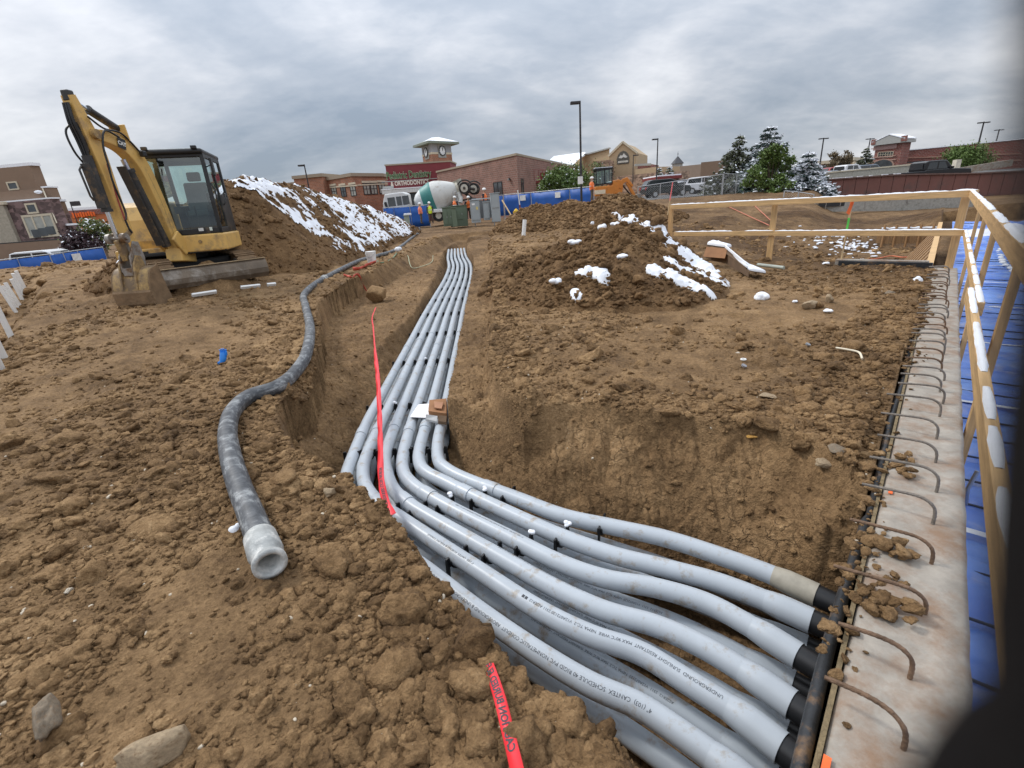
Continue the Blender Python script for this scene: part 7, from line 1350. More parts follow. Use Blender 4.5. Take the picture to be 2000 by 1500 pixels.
rp = thing('ramp_wall', 'concrete ramp edge climbing behind the black pickup', 'wall', H(1930, 46) * [1, 1, 0] + [0, 0, 1.0]); MB().beam(D(1868, 335, 45), D(1975, 318, 45), 0.3, 0.55).build('ramp_edge', CONC, rp, True); MB().beam(D(1862, 328, 45.5), D(1868, 320, 45.5), 0.35, 0.35).box(D(1867, 325, 45.3), (0.42, 0.42, 1.1)).build('bollard', PM('pale_bollard', (0.6, 0.55, 0.45), 0.7), rp, True)
fc = thing('concrete_wall', 'low pale concrete footing wall across the far side of the pit', 'wall', H(1720, 29) * [1, 1, 0] - [0, 0, .5]); m = MB(); m.beam(D(1590, 401, 30), D(1900, 395, 27.5), 0.3, 0.75); m.build('footing', concrete_mat('pale_footing', (0.36, 0.345, 0.31), (0.12, 0.12, 0.09), 0.35), fc, True)
for k, px in enumerate((1612, 1640, 1688, 1770, 1776, 1830)): MB().cyl(D(px, 408, 28.4), D(px + 4, 384, 28.3), 0.018, None, 6).build('rebar', ST, fc, True)
m = MB(); m.beam(D(1600, 396, 29.6), D(1652, 394, 29.4), 0.1, 0.45); m.build('dark_opening', WFR, fc, True)
# ================================================================== FENCES
FBL = PM('blue_screen', (0.012, 0.085, 0.34), 0.55, 0.14, 1.5, 0.25, 5); GAL = PM('galvanised_fence', (0.46, 0.47, 0.48), 0.45, 0.1, metal=0.5); NOTE = PM('white_notice', (0.72, 0.72, 0.70), 0.6)
def screen_fence(label, pts, notice=(), snow=False):
    """pts: (bearing px, top py, distance); panels hang between the posts"""
    P = [D(px, py, d) for px, py, d in pts]; f = thing('screened_fence', label, 'fence', np.array([P[0][0], P[0][1], P[0][2] - 1.9]))
    for k in range(len(P) - 1):
        a, b = P[k], P[k + 1]; e = b - a; n = 8; m = MB(); vs = []; nn = nrm([e[1], -e[0], 0])
        for i in range(n + 1):
            q = a + e * (0.015 + 0.97 * i / n)
            for j, h in enumerate((0.06, 0.6, 1.2, 1.72)): vs.append(q - [0, 0, h] + nn * (0.03 + 0.035 * math.sin(i * 1.9 + j * 2.2 + k)))
        m.add(vs, [(i * 4 + j, i * 4 + j + 1, (i + 1) * 4 + j + 1, (i + 1) * 4 + j) for i in range(n) for j in range(3)], True); s = m.build('screen_panel', FBL, f, True)
        sd = s.modifiers.new('thickness', 'SOLIDIFY'); sd.thickness = 0.006
        MB().cyl(a, b, 0.025, None, 8).build('top_rail', GAL, f, True)
        if k in notice: q = a + e * 0.72 - [0, 0, 0.38] + nn * 0.11; MB().box(q, (0.55, 0.02, 0.42), (nrm([*e[:2], 0]), nn, (0, 0, 1))).build('notice', NOTE, f, True)
    for p in P: MB().cyl(p - [0, 0, 2.3], p + [0, 0, 0.04], 0.03, None, 8).build('post', GAL, f, True)
    return f
screen_fence('blue screened site fence in front of the stone house', [(-30, 511.5, 28), (33, 504, 29), (96, 496.5, 30), (122, 493, 30.6), (150, 489, 31.5), (200, 482.5, 33)], (3,))
screen_fence('blue screened fence in front of the white concrete mixer truck', [(748, 406, 43), (768, 404.5, 43.3), (800, 402.5, 43.6), (836, 400, 44)], ())
screen_fence('blue screened fence behind the grey cabinets and low heap', [(984, 380.5, 45), (1037, 376, 43.5), (1113, 368.5, 40.5), (1160, 364, 39)], (0, 1))
screen_fence('short blue screened fence panel between the cabinets and the mixer', [(958, 383, 45.5), (982, 381, 45.2)], ())
def chain_fence(label, pts, hgt, sag=False):
    P = [D(px, py, d) for px, py, d in pts]; f = thing('chain_link_fence', label, 'fence', np.array([P[0][0], P[0][1], P[0][2] - hgt]))
    for p in P: MB().cyl(p - [0, 0, hgt + 0.3], p + [0, 0, 0.03], 0.035, None, 8).build('post', GAL, f, True)
    w = MB()
    for k in range(len(P) - 1):
        a, b = P[k], P[k + 1]; MB().cyl(a, b, 0.026, None, 8).build('top_rail', GAL, f, True); e = b - a; L = np.linalg.norm(e[:2]); s = 0.16
        for sgn in (1, -1):
            for i in range(-int(hgt / s), int(L / s) + 1):
                x0, z0, x1, z1 = i * s, 0.0, i * s + hgt, hgt
                if x0 < 0: z0 = -x0; x0 = 0
                if x1 > L: z1 = hgt - (x1 - L); x1 = L
                if x1 <= x0: continue
                if sgn < 0: z0, z1 = hgt - z0, hgt - z1
                q0, q1 = a + e * (x0 / L) - [0, 0, z0 + 0.02], a + e * (x1 / L) - [0, 0, z1 + 0.02]; w.cyl(q0, q1, 0.0042, None, 3, False)
    o = w.build('wire_mesh', GAL, f, True); o['kind'] = 'stuff'; return f
chain_fence('grey chain link fence between the site and the parked cars', [(1246, 365, 43), (1290, 358.5, 42.5), (1337, 351.5, 42), (1376, 346, 41.5), (1412, 340, 41)], 1.9)
chain_fence('end section of chain link fence running behind the green tree', [(1414, 339.5, 40.8), (1440, 340, 41.5), (1466, 342, 42.5)], 1.85)
chain_fence('bent section of chain link fence at the foot of the snowy spruce', [(1532, 373, 33.5), (1560, 375, 33), (1590, 380, 32.5)], 0.9)
# ================================================================== STREET LAMPS
LMP = PM('lamp_bronze', (0.035, 0.032, 0.033), 0.5, 0.15)
def lamp(label, px_b, py_b, px_t, py_t, dep, r=0.07, heads=1, side=-1, arm=0.5, base=False, group='street lamps', head=(0.62, 0.36, 0.14)):
    t = D(px_t, py_t, dep); b = D(px_b, py_b, dep); b = np.array([t[0], t[1], b[2]]); f = thing('street_lamp', label, 'street lamp', b, 0, group)
    MB().cyl(b, t, r, r * 0.72, 10).build('pole', LMP, f, True)
    for s in ((side,) if heads == 1 else (-1, 1)):
        c = t + np.array([s * (arm + head[0] / 2), 0, -0.10]); MB().beam(t - [0, 0, 0.12], c, 0.06, 0.06).build('arm', LMP, f, True); MB().box(c, head).build('lamp_head', LMP, f, True, 0.03)
    return f
lm = lamp('tallest bronze street lamp standing behind the low heap', 1136, 400, 1132.5, 197, 37, 0.085, 1, -1, 0.05, True, head=(0.60, 0.36, 0.17)); 
MB().box(D(1133.5, 352, 36.8), (0.34, 0.12, 0.50)).build('notice', NOTE, lm, True)
lamp('street lamp with single head rising behind the snowy long heap', 612, 395, 594, 321, 58, 0.085, 1, -1, 0.05, head=(0.62, 0.4, 0.16)); lamp('single headed street lamp behind the parked black car', 1281, 370, 1285, 270, 62, 0.085, 1, -1, 0.05)
lamp('thin street lamp beside the gabled shop', 1236, 362, 1237, 302, 75, 0.07, 1, 1, 0.1); lamp('street lamp with two heads left of the far tan shops', 1600, 345, 1609, 269, 66, 0.10, 2, 1, 0.15, head=(0.45, 0.3, 0.12)); lamp('street lamp with two heads just left of the supermarket tower', 1693, 330, 1700, 270, 82, 0.10, 2, 1, 0.15, head=(0.5, 0.3, 0.12))
lamp('tall double headed street lamp above the long supermarket wall, nearer one', 1911, 300, 1922, 237.5, 62, 0.10, 2, 1, 0.18, head=(0.5, 0.3, 0.13)); lamp('double headed street lamp above the supermarket wall, farther and shorter one', 1946, 300, 1952, 252.5, 78, 0.10, 2, 1, 0.15, head=(0.5, 0.3, 0.12))
lamp('small lamp between the stone house and the orange store', 160, 440, 137, 396.5, 60, 0.06, 1, 1, 0.1, head=(0.9, 0.4, 0.5))
# ================================================================== CABINETS
TGR = PM('transformer_green', (0.13, 0.17, 0.115), 0.55, 0.08, 2); CGR = PM('cabinet_grey', (0.33, 0.365, 0.375), 0.5, 0.06, 2); CGD = PM('cabinet_grey_dark', (0.20, 0.21, 0.22), 0.5, 0.06, 2)
def cab_box(name, label, px0, px1, pyt, pyb, dep, depth, mat, door=None, group=None):
    a, b = D(px0, pyb, dep), D(px1, pyb, dep); t = D((px0 + px1) / 2, pyt, dep); zb = min(a[2], b[2]) - 0.3; zt = t[2]; w = b[0] - a[0]; c = (a + b) / 2
    f = thing(name, label, 'cabinet', (c[0], c[1], zb), 0.10, group); m = MB().box((0, depth / 2, (zt - zb) / 2), (w, depth, zt - zb)); m.build('housing', mat, f, bevel=0.02); MB().box((0, depth / 2 - 0.02, zt - zb + 0.02), (w + 0.08, depth + 0.08, 0.05)).build('lid', mat, f, bevel=0.01)
    if door: 
        for x0, x1, z0, z1 in door: d_ = MB().box(((x0 + x1) / 2 * w, -0.02, (z0 + z1) / 2 * (zt - zb)), ((x1 - x0) * w, 0.035, (z1 - z0) * (zt - zb))).build('door', mat, f, bevel=0.008); MB().box(((x1 - 0.05) * w, -0.05, (z0 + z1) / 2 * (zt - zb)), (0.03, 0.04, 0.12)).build('handle', GAL, d_)
    return f
cab_box('transformer_box', 'low green transformer box with ribbed left end beside the mixer truck', 866, 884, 405.5, 433, 37.2, 1.0, TGR, [(-0.4, 0.0, 0.1, 0.9), (0.05, 0.42, 0.1, 0.9)]); tb = cab_box('transformer_box', 'wide green transformer box behind the ribbed one', 880, 914, 402, 433, 38.2, 1.3, TGR, [(-0.1, 0.25, 0.35, 0.85)]); cab_box('pedestal', 'narrow green pedestal standing in front of the transformer boxes', 884.5, 893, 406, 434, 36.4, 0.3, TGR)
gc = cab_box('electric_cabinet', 'grey electric cabinet with yellow sticker, first from the transformer boxes', 921, 939, 391, 426, 37.0, 0.45, CGR, [(-0.42, 0.42, 0.12, 0.95)], 'grey electric cabinets'); MB().box((0.12, -0.045, 1.0), (0.14, 0.01, 0.20)).build('sticker', PM('yellow_sticker', (0.62, 0.50, 0.18), 0.6), gc); MB().box((-0.12, -0.045, 1.28), (0.22, 0.01, 0.13)).build('sticker', NOTE, gc)
cab_box('electric_cabinet', 'small grey cabinet with round handle between two taller ones', 945, 957.5, 395, 421, 37.0, 0.35, CGR, [(-0.38, 0.38, 0.1, 0.9)], 'grey electric cabinets'); cab_box('electric_cabinet', 'tallest grey cabinet, the one nearest the low heap', 961, 978, 377.5, 424, 36.6, 0.45, CGR, [(-0.4, 0.4, 0.5, 0.97)], 'grey electric cabinets')
fr = thing('cabinet_frame', 'grey steel backing panel that carries the electric cabinets', 'frame', D(945, 425, 37.8)); MB().beam(D(921, 389.5, 37.8), D(965, 386.5, 37.8), 0.12, 0.08).build('top_bar', GAL, fr, True); q0, q1 = D(922, 392, 37.9), D(964, 389, 37.9); MB().box((q0 + q1) / 2 - [0, 0, 0.65], (q1[0] - q0[0], 0.05, 1.25)).build('back_panel', CGD, fr, True)
for px in (924, 962): MB().cyl(D(px, 392, 37.8) - [0, 0, 1.9], D(px, 389, 37.8), 0.04, None, 8).build('leg', GAL, fr, True)
cab_box('utility_box', 'small grey green pedestal with white cap near the workers', 791, 801, 421, 440, 36.0, 0.3, PM('grey_green', (0.27, 0.31, 0.26), 0.6), None); MB().box(D(796, 418.5, 36.1), (0.5, 0.3, 0.14)).build('snow_lump', SNOW, None, True, 0.03, label='snow on top of the small grey green pedestal', cat='snow lump')
st_ = thing('prop', 'pale timber prop leaning against the blue fence by the tallest cabinet', 'prop', D(998, 422, 38)); MB().beam(D(980.5, 391, 39.4), D(999, 422, 37.5), 0.06, 0.09).build('board', LATH, st_, True)
sp_ = thing('marker_pole', 'white pole with red foot standing by the yellow valves', 'pole', D(1013, 412, 38)); MB().beam(D(1011, 371, 38), D(1015, 400, 38), 0.08, 0.08).build('shaft', NOTE, sp_, True); MB().beam(D(1015, 400, 38), D(1016, 412, 38), 0.1, 0.1).build('foot', REDM, sp_, True)
YV = PM('yellow_valve', (0.70, 0.45, 0.03), 0.5); vv = thing('valve', 'yellow valve assembly at the left foot of the low heap', 'valve', D(1008, 418, 37)); MB().cyl(D(1008, 419, 37), D(1008, 407, 37), 0.09, 0.06, 10).ball(D(1008, 413, 37), 0.17, 10, 7).beam(D(1002, 415, 37), D(1014, 414, 37), 0.14, 0.12).build('valve_body', YV, vv, True); MB().cyl(D(1016, 417, 37.2), D(1016.5, 408, 37.2), 0.06, None, 8).build('valve_stem', YV, vv, True)
# ================================================================== CONCRETE MIXER TRUCK
TW = PM('truck_white', (0.66, 0.67, 0.66), 0.45, 0.06, 2, dirt=(0.40, 0.37, 0.32), dirt_amt=0.15); TEAL = PM('teal_band', (0.045, 0.21, 0.19), 0.5, 0.08); TDK = PM('truck_dark', (0.045, 0.042, 0.04), 0.7, 0.3, 5, dirt=(0.2, 0.15, 0.10), dirt_amt=0.3); DRUMG = PM('drum_grey', (0.56, 0.56, 0.53), 0.55, 0.08, 2, dirt=(0.40, 0.36, 0.30), dirt_amt=0.3, dscale=1.5); TYRE = PM('tyre', (0.022, 0.021, 0.02), 0.85, 0.2, 6, dirt=(0.14, 0.11, 0.08), dirt_amt=0.3); RIM = PM('pale_rim', (0.50, 0.47, 0.40), 0.5, 0.15)
TD = 46.0
mt = thing('mixer_truck', 'white concrete mixer truck with teal banded drum and raised rear wheels', 'truck', D(850, 440, TD))
def T(px, py, dd=0.0): return D(px, py, TD + dd)
a, b = T(812, 399), T(893, 371); ax = nrm(b - a); L = np.linalg.norm(b - a)
def drum(f0, f1, rf, mat, name, par=mt):
    n = 28; s, u = frame(ax); fs = np.linspace(f0, f1, 7); m = MB(); vs = []
    for f in fs: r = rf(f); vs += [a + ax * f * L + r * (math.cos(2 * math.pi * k / n) * s + math.sin(2 * math.pi * k / n) * u) for k in range(n)]
    m.add(vs, [(i * n + k, i * n + (k + 1) % n, (i + 1) * n + (k + 1) % n, (i + 1) * n + k) for i in range(len(fs) - 1) for k in range(n)], True); m.add(vs, [tuple(range(n)), tuple(range((len(fs) - 1) * n, len(fs) * n))]); return m.build(name, mat, par, True)
rf = lambda f: np.interp(f, [0, 0.06, 0.22, 0.42, 0.58, 0.80, 1.0], [0.40, 0.72, 1.12, 1.36, 1.34, 1.02, 0.62])
drum(0.0, 0.20, rf, TW, 'drum_front'); drum(0.20, 0.46, lambda f: rf(f) + 0.006, TEAL, 'drum_band'); drum(0.46, 1.0, rf, DRUMG, 'drum_rear'); drum(1.0, 1.05, lambda f: 0.70, PM('drum_ring', (0.50, 0.47, 0.38), 0.6), 'drum_ring')
cbm = MB(); cbm.prism([(754, 0), (0, 0)][:0] or [(0, 0), (2.2, 0), (2.2, 1.55), (1.9, 1.72), (0.35, 1.70), (0.05, 1.0)], T(756, 416, -0.2) - [0, 0, 0.2], (1, 0, 0.05), (-0.05, 0, 1), (0, 2.3, 0)); cab_ = cbm.build('cab', TW, mt, True, 0.08)
o_ = T(756, 416, -1.37) - [0, 0, 0.2]
for x0, x1 in ((0.22, 0.86), (0.98, 1.42), (1.5, 2.08)): MB().box(o_ + [(x0 + x1) / 2, 0, 1.05 + 0.05 * (x0 + x1) / 2], (x1 - x0, 0.04, 0.72), ((1, 0, 0.05), (0, 1, 0), (-0.05, 0, 1))).build('cab_window', PANE, cab_, True)
MB().beam(T(752, 395, -1.4), T(757, 408, -1.4), 0.12, 0.2).build('mirror', WFR, cab_, True)
MB().beam(T(775, 421), T(925, 408), 1.0, 0.28).build('chassis', TDK, mt, True); MB().beam(T(812, 414, -1.15), T(880, 410, -1.15), 0.5, 0.30).build('fender', TW, mt, True, 0.05)
for px, py in ((778, 425), (857, 421), (882, 420)):
    for dd in (-1.0, 1.0): c = T(px, py, dd); w_ = MB().cyl(c - [0, 0.17, 0], c + [0, 0.17, 0], 0.52, None, 22).build('wheel', TYRE, mt, True, 0.05); MB().cyl(c - [0, 0.19, 0], c + [0, 0.19, 0], 0.27, None, 14).build('rim', RIM, w_, True)
for px, py, dd in ((908, 367.5, -1.0), (926, 369, 0.9)):
    c = T(px, py, dd); w_ = MB().cyl(c - [0.05, 0.18, 0], c + [0.05, 0.18, 0], 0.50, None, 24).build('wheel', TYRE, mt, True, 0.06); MB().cyl(c - [0.05, 0.20, 0], c + [0.05, 0.20, 0], 0.33, None, 16).build('rim', RIM, w_, True); MB().cyl(c - [0.05, 0.25, 0], c + [0.05, 0.25, 0], 0.12, None, 10).build('hub', TDK, w_, True)
    MB().tube([c + [0.68 * math.cos(q), 0, 0.66 * math.sin(q)] for q in np.linspace(0.5, 2.7, 9)], 0.07, 6).build('mudguard', TDK, mt, True)
MB().cyl(T(908, 367.5, -0.8), T(926, 369, 0.7), 0.12, None, 10).build('tag_axle', TDK, mt, True)
for dd in (-0.5, 0.5): MB().beam(T(905, 375, dd), T(930, 394, dd), 0.16, 0.22).build('booster_arm', TDK, mt, True); MB().beam(T(897, 392, dd), T(930, 388, dd), 0.14, 0.16).build('rear_frame', TDK, mt, True); MB().beam(T(893, 372, dd), T(897, 405, dd), 0.14, 0.18).build('rear_post', DRUMG, mt, True)
MB().tube([T(897, 376, -0.7), T(900, 388, -0.9), T(899, 396, -1.0)], 0.20, 10).build('chute', DRUMG, mt, True); MB().cyl(T(892, 352, 0), T(898, 366, 0), 0.42, 0.30, 12).build('hopper', PM('hopper', (0.42, 0.40, 0.33), 0.6, 0.2), mt, True)
ld = MB()
for dx in (884.5, 891.5): ld.cyl(T(dx, 373, -1.25), T(dx + 2, 398, -1.3), 0.03, None, 6)
for k in range(6): ld.cyl(T(884.7 + .3 * k, 375 + 4 * k, -1.27), T(891.8 + .3 * k, 374.6 + 4 * k, -1.27), 0.022, None, 6)
ld.build('ladder', GAL, mt, True)
# ================================================================== ORANGE EXCAVATOR far off
ORG = PM('orange_paint', (0.58, 0.20, 0.03), 0.5, 0.1, 2, dirt=MUD, dirt_amt=0.15); ED = 43.0
oe = thing('excavator', 'small orange excavator with glazed cab digging beyond the low heap', 'excavator', D(1195, 400, ED))
def O(px, py, dd=0.0): return D(px, py, ED + dd)
def ob_(name, x0, x1, yt, yb, d0, d1, mat, bv=0.05, par=oe):
    a, b = O((x0 + x1) / 2, yt, d0), O((x0 + x1) / 2, yb, d0); w = O(x1, yb, d0)[0] - O(x0, yb, d0)[0]; c = (a + b) / 2; return MB().box(c + [0, (d1 - d0) / 2, 0], (w, d1 - d0, abs(a[2] - b[2]))).build(name, mat, par, True, bv)
hz = MB(); hz.prism([(0, 0), (2.2, 0), (2.3, 0.5), (2.2, 0.95), (1.95, 1.1), (1.45, 1.05), (1.4, 0.7), (0, 0.75)], O(1160, 384, 0.6), (1, 0, 0.05), (-0.05, 0, 1), (0, 2.0, 0)); hz.build('body', ORG, oe, True, 0.06)
cf = MB(); c0_ = O(1164, 362, -0.35); wx, hh, dp = 1.36, 1.12, 1.05
for x in (0.03, 0.72, wx - 0.03):
    for d_ in (0, dp): cf.beam(c0_ + [x, d_, 0.05 * x], c0_ + [x, d_, hh + 0.05 * x], 0.08, 0.08)
for h_ in (0.04, hh):
    for d_ in (0, dp): cf.beam(c0_ + [0, d_, h_], c0_ + [wx, d_, h_ + 0.05 * wx], 0.08, 0.1)
cf.box(c0_ + [wx / 2, dp / 2, hh + 0.12], (wx + 0.12, dp + 0.12, 0.12)); cf.build('cab_frame', DARK, oe, True, 0.01); MB().box(c0_ + [wx / 2, dp / 2, hh + 0.20], (wx, dp, 0.05)).build('roof_snow', SNOWF, oe, True)
for x0, x1 in ((0.07, 0.68), (0.76, wx - 0.07)): MB().quad(c0_ + [x0, 0, 0.08], c0_ + [x1, 0, 0.08], c0_ + [x1, 0, hh], c0_ + [x0, 0, hh]).build('cab_window', GLASS, oe, True); MB().quad(c0_ + [x0, dp, 0.08], c0_ + [x1, dp, 0.08], c0_ + [x1, dp, hh], c0_ + [x0, dp, hh]).build('cab_window', GLASS, oe, True)
MB().box(c0_ + [0.75, 0.5, 0.4], (0.4, 0.45, 0.6)).build('seat', SEAT, oe, True, 0.05); MB().ball(O(1198, 357.5, 0.5), (0.85, 0.6, 0.17), 10, 6).build('snow_cap', SNOWF, oe, True)
MB().box(O(1172, 375, -0.42), (0.9, 0.03, 0.32)).build('decal', PM('pale_stripe', (0.72, 0.62, 0.45), 0.6), oe, True)
for sg in (-1, 1): MB().prism([(0, 0), (0.25, 0.28), (2.3, 0.28), (2.55, 0), (2.3, -0.3), (0.25, -0.3)], O(1180, 393, 0.6 + 0.75 * sg), (1, 0, 0), (0, 0, 1), (0, 0.35, 0)).build('track', TDK, oe, True)
MB().prism([(0, 0.05), (0.35, 0.75), (0.75, 0.85), (1.25, 0.2), (1.15, 0.05), (0.7, 0.5), (0.45, 0.42), (0.25, 0.0)], O(1207, 369, -0.3), (1, 0, 0), (0, 0, 1), (0, 0.28, 0)).build('boom', ORG, oe, True, 0.02)
MB().beam(O(1224, 356, -0.3), O(1241, 386, -0.3), 0.2, 0.24).build('stick', ORG, oe, True, 0.03); MB().beam(O(1216, 362, 0.1), O(1231, 380, 0.1), 0.12, 0.1).build('cylinder', DARKC, oe, True)
MB().prism([(-0.1, 0.25), (0.35, 0.3), (0.45, -0.1), (0.2, -0.4), (-0.25, -0.35), (-0.05, -0.1)], O(1242, 386, 0.3), (1, 0, 0), (0, 0, 1), (0, 0.6, 0)).build('bucket', STEEL, oe, True, 0.02)
# ================================================================== CARS
CGL = PM('car_glass', (0.03, 0.036, 0.04), 0.06, 0.1, spec=0.9); LITR = PM('tail_light', (0.45, 0.02, 0.02), 0.3); LITW = PM('head_light', (0.75, 0.77, 0.80), 0.15)
def car(name, label, cat, pos, rz, colr, kind='suv', s=1.0, group='parked cars'):
    t = thing(name, label, cat, pos, rz, group); paint_ = PM('car_paint', colr, 0.35, 0.04, 1, spec=0.5, coat=0.15)
    if kind == 'pickup': L, Hh, body, cabn, W_ = 5.8, 1.9, [(-2.9, 0.45), (2.9, 0.45), (2.92, 0.85), (2.8, 1.12), (1.55, 1.22), (-0.75, 1.22), (-0.8, 1.15), (-2.9, 1.15)], [(-0.85, 1.18), (1.6, 1.18), (0.9, 1.84), (0.6, 1.9), (-0.55, 1.9), (-0.8, 1.8)], 1.95
    elif kind == 'sedan': L, Hh, body, cabn, W_ = 4.6, 1.45, [(-2.3, 0.32), (2.3, 0.32), (2.32, 0.62), (2.1, 0.80), (1.0, 0.93), (-1.5, 0.95), (-2.25, 0.88)], [(-1.75, 0.90), (1.15, 0.90), (0.45, 1.38), (0.1, 1.45), (-0.8, 1.44), (-1.2, 1.35)], 1.78
    else: L, Hh, body, cabn, W_ = 4.7, 1.72, [(-2.35, 0.38), (2.35, 0.38), (2.38, 0.75), (2.2, 0.98), (1.15, 1.10), (-2.2, 1.10), (-2.38, 0.9)], [(-2.25, 1.05), (1.25, 1.05), (0.55, 1.62), (0.2, 1.72), (-1.6, 1.70), (-1.95, 1.62)], 1.85
    MB().prism(body, (0, 0, 0), (1, 0, 0), (0, 0, 1), (0, W_, 0)).build('body', paint_, t, bevel=0.08, seg=3); MB().prism(cabn, (0, 0, 0), (1, 0, 0), (0, 0, 1), (0, W_ * 0.86, 0)).build('cabin', paint_, t, bevel=0.08, seg=3)
    c = np.array(cabn); zc0, zc1 = c[:, 1].min() + 0.08, c[:, 1].max() - 0.13; xm = (c[0][0] + c[1][0]) / 2
    for sg in (-1, 1):
        for x0, x1 in (((c[0][0] + 0.30, xm - 0.05), (xm + 0.05, c[1][0] - 0.42)) if kind != 'pickup' else ((-0.62, 0.15), (0.25, 1.05))):
            MB().add([(x0, sg * W_ * 0.433, zc0), (x1, sg * W_ * 0.433, zc0), (x1 - (0.35 if x1 > xm + .2 else 0), sg * W_ * 0.433, zc1), (x0 + (0.12 if x0 < xm - .3 else 0), sg * W_ * 0.433, zc1)], [(0, 1, 2, 3)]).build('side_window', CGL, t)
    MB().add([(c[1][0] - 0.02, -W_ * .38, zc0), (c[1][0] - 0.02, W_ * .38, zc0), (c[2][0] + 0.06, W_ * .35, zc1), (c[2][0] + 0.06, -W_ * .35, zc1)], [(0, 1, 2, 3)]).build('windscreen', CGL, t); MB().add([(c[0][0] - 0.03, -W_ * .36, zc0 + .05), (c[0][0] - 0.03, W_ * .36, zc0 + .05), (c[-1][0] - 0.06, W_ * .33, zc1), (c[-1][0] - 0.06, -W_ * .33, zc1)], [(0, 1, 2, 3)]).build('rear_window', CGL, t)
    wr = 0.40 if kind == 'pickup' else 0.34
    for x in (-L * 0.30, L * 0.31):
        for sg in (-1, 1): w_ = MB().cyl((x, sg * (W_ / 2 - 0.2), wr), (x, sg * (W_ / 2 + 0.02), wr), wr, None, 20).build('wheel', TYRE, t); MB().cyl((x, sg * (W_ / 2 - 0.1), wr), (x, sg * (W_ / 2 + 0.035), wr), wr * 0.62, None, 10).build('rim', GAL, w_)
    for sg in (-1, 1): MB().box((-L / 2 + 0.06, sg * W_ * 0.4, 0.92 if kind != 'sedan' else 0.75), (0.2, 0.22, 0.28)).build('tail_light', LITR, t, bevel=0.02); MB().box((L / 2 - 0.12, sg * W_ * 0.38, 0.82 if kind != 'sedan' else 0.66), (0.22, 0.32, 0.17)).build('headlight', LITW, t, bevel=0.02); MB().box((c[1][0] - 0.35, sg * (W_ / 2 + 0.05), zc0 + 0.05), (0.12, 0.2, 0.15)).build('mirror', paint_, t, bevel=0.02)
    return t
def gpos(px, dep, z): p = H(px, dep); return (p[0], p[1], z)
car('parked_car', 'black crossover car seen through the chain link fence', 'car', gpos(1299, 52, 0.90), 0.10, (0.012, 0.018, 0.018), 'suv')
car('parked_car', 'silver car just beyond the black crossover, its nose showing', 'car', gpos(1340, 58, 0.95), 0.05, (0.48, 0.50, 0.54), 'sedan'); car('parked_car', 'dark blue grey car parked behind the silver car', 'car', gpos(1346, 66, 1.0), -0.1, (0.06, 0.07, 0.11), 'suv'); car('parked_car', 'white car parked nose on near the end of the chain link fence', 'car', gpos(1382, 56, 0.95), -0.6, (0.68, 0.68, 0.70), 'suv'); car('parked_car', 'dark car behind the white one near the conifers', 'car', gpos(1381, 64, 1.0), -0.2, (0.03, 0.032, 0.04), 'suv')
car('pickup_truck', 'black pickup truck parked above the retaining wall', 'pickup', gpos(1808, 42.0, 0.36), -0.02, (0.010, 0.010, 0.012), 'pickup', group=None)
for k, (px, dep, z, rz, c, kd, lab) in enumerate([(1618, 56, 0.85, 0.5, (0.20, 0.22, 0.25), 'sedan', 'grey car on the parking deck beside the snowy spruce'), (1648, 58, 0.92, 0.2, (0.62, 0.62, 0.63), 'pickup', 'white pickup parked on the deck behind the concrete barrier'), (1664, 53, 0.78, 0.35, (0.70, 0.71, 0.73), 'sedan', 'snow white sedan low behind the concrete barrier'), (1672, 62, 1.0, 0.25, (0.25, 0.27, 0.31), 'sedan', 'blue grey sedan on the deck left of the supermarket'), (1692, 60, 1.0, 0.15, (0.16, 0.19, 0.23), 'suv', 'dark blue grey crossover nearest the supermarket tower'), (1637, 66, 1.15, 0.1, (0.35, 0.03, 0.03), 'suv', 'red vehicle showing behind the white pickup on the deck')]): car('parked_car', lab, 'car', gpos(px, dep, z), rz, c, kd)
car('parked_car', 'white car roof showing above the blue fence before the stone house', 'car', (*XYof(86, 33.5), -1.05), 0.0, (0.62, 0.63, 0.64), 'suv')
# ================================================================== TREES
BARK = PM('bark', (0.10, 0.07, 0.05), 0.9, 0.3, 8, 0.5, 30)
def leaf_mat(name, c, var=0.35):
    m, nt, N, L, P = mat_base(name); g = N.new('ShaderNodeNewGeometry'); r = N.new('ShaderNodeValToRGB'); L.new(g.outputs['Random Per Island'], r.inputs[0]); e = r.color_ramp.elements; c = np.array(c); e[0].color = (*c * (1 - var), 1); e[1].color = (*np.clip(c * (1 + var), 0, 1), 1)
    L.new(r.outputs[0], P.inputs['Base Color']); P.inputs['Roughness'].default_value = 0.7; P.inputs['Subsurface Weight'].default_value = 0.0; return m
LF_G = leaf_mat('leaf_green', (0.10, 0.155, 0.032)); LF_Y = leaf_mat('leaf_yellow_green', (0.13, 0.16, 0.05)); LF_S = leaf_mat('spruce_blue', (0.06, 0.095, 0.085)); LF_D = leaf_mat('spruce_dark', (0.085, 0.095, 0.052)); LF_P = leaf_mat('leaf_purple', (0.05, 0.025, 0.03)); LF_B = leaf_mat('leaf_brown', (0.13, 0.095, 0.05))
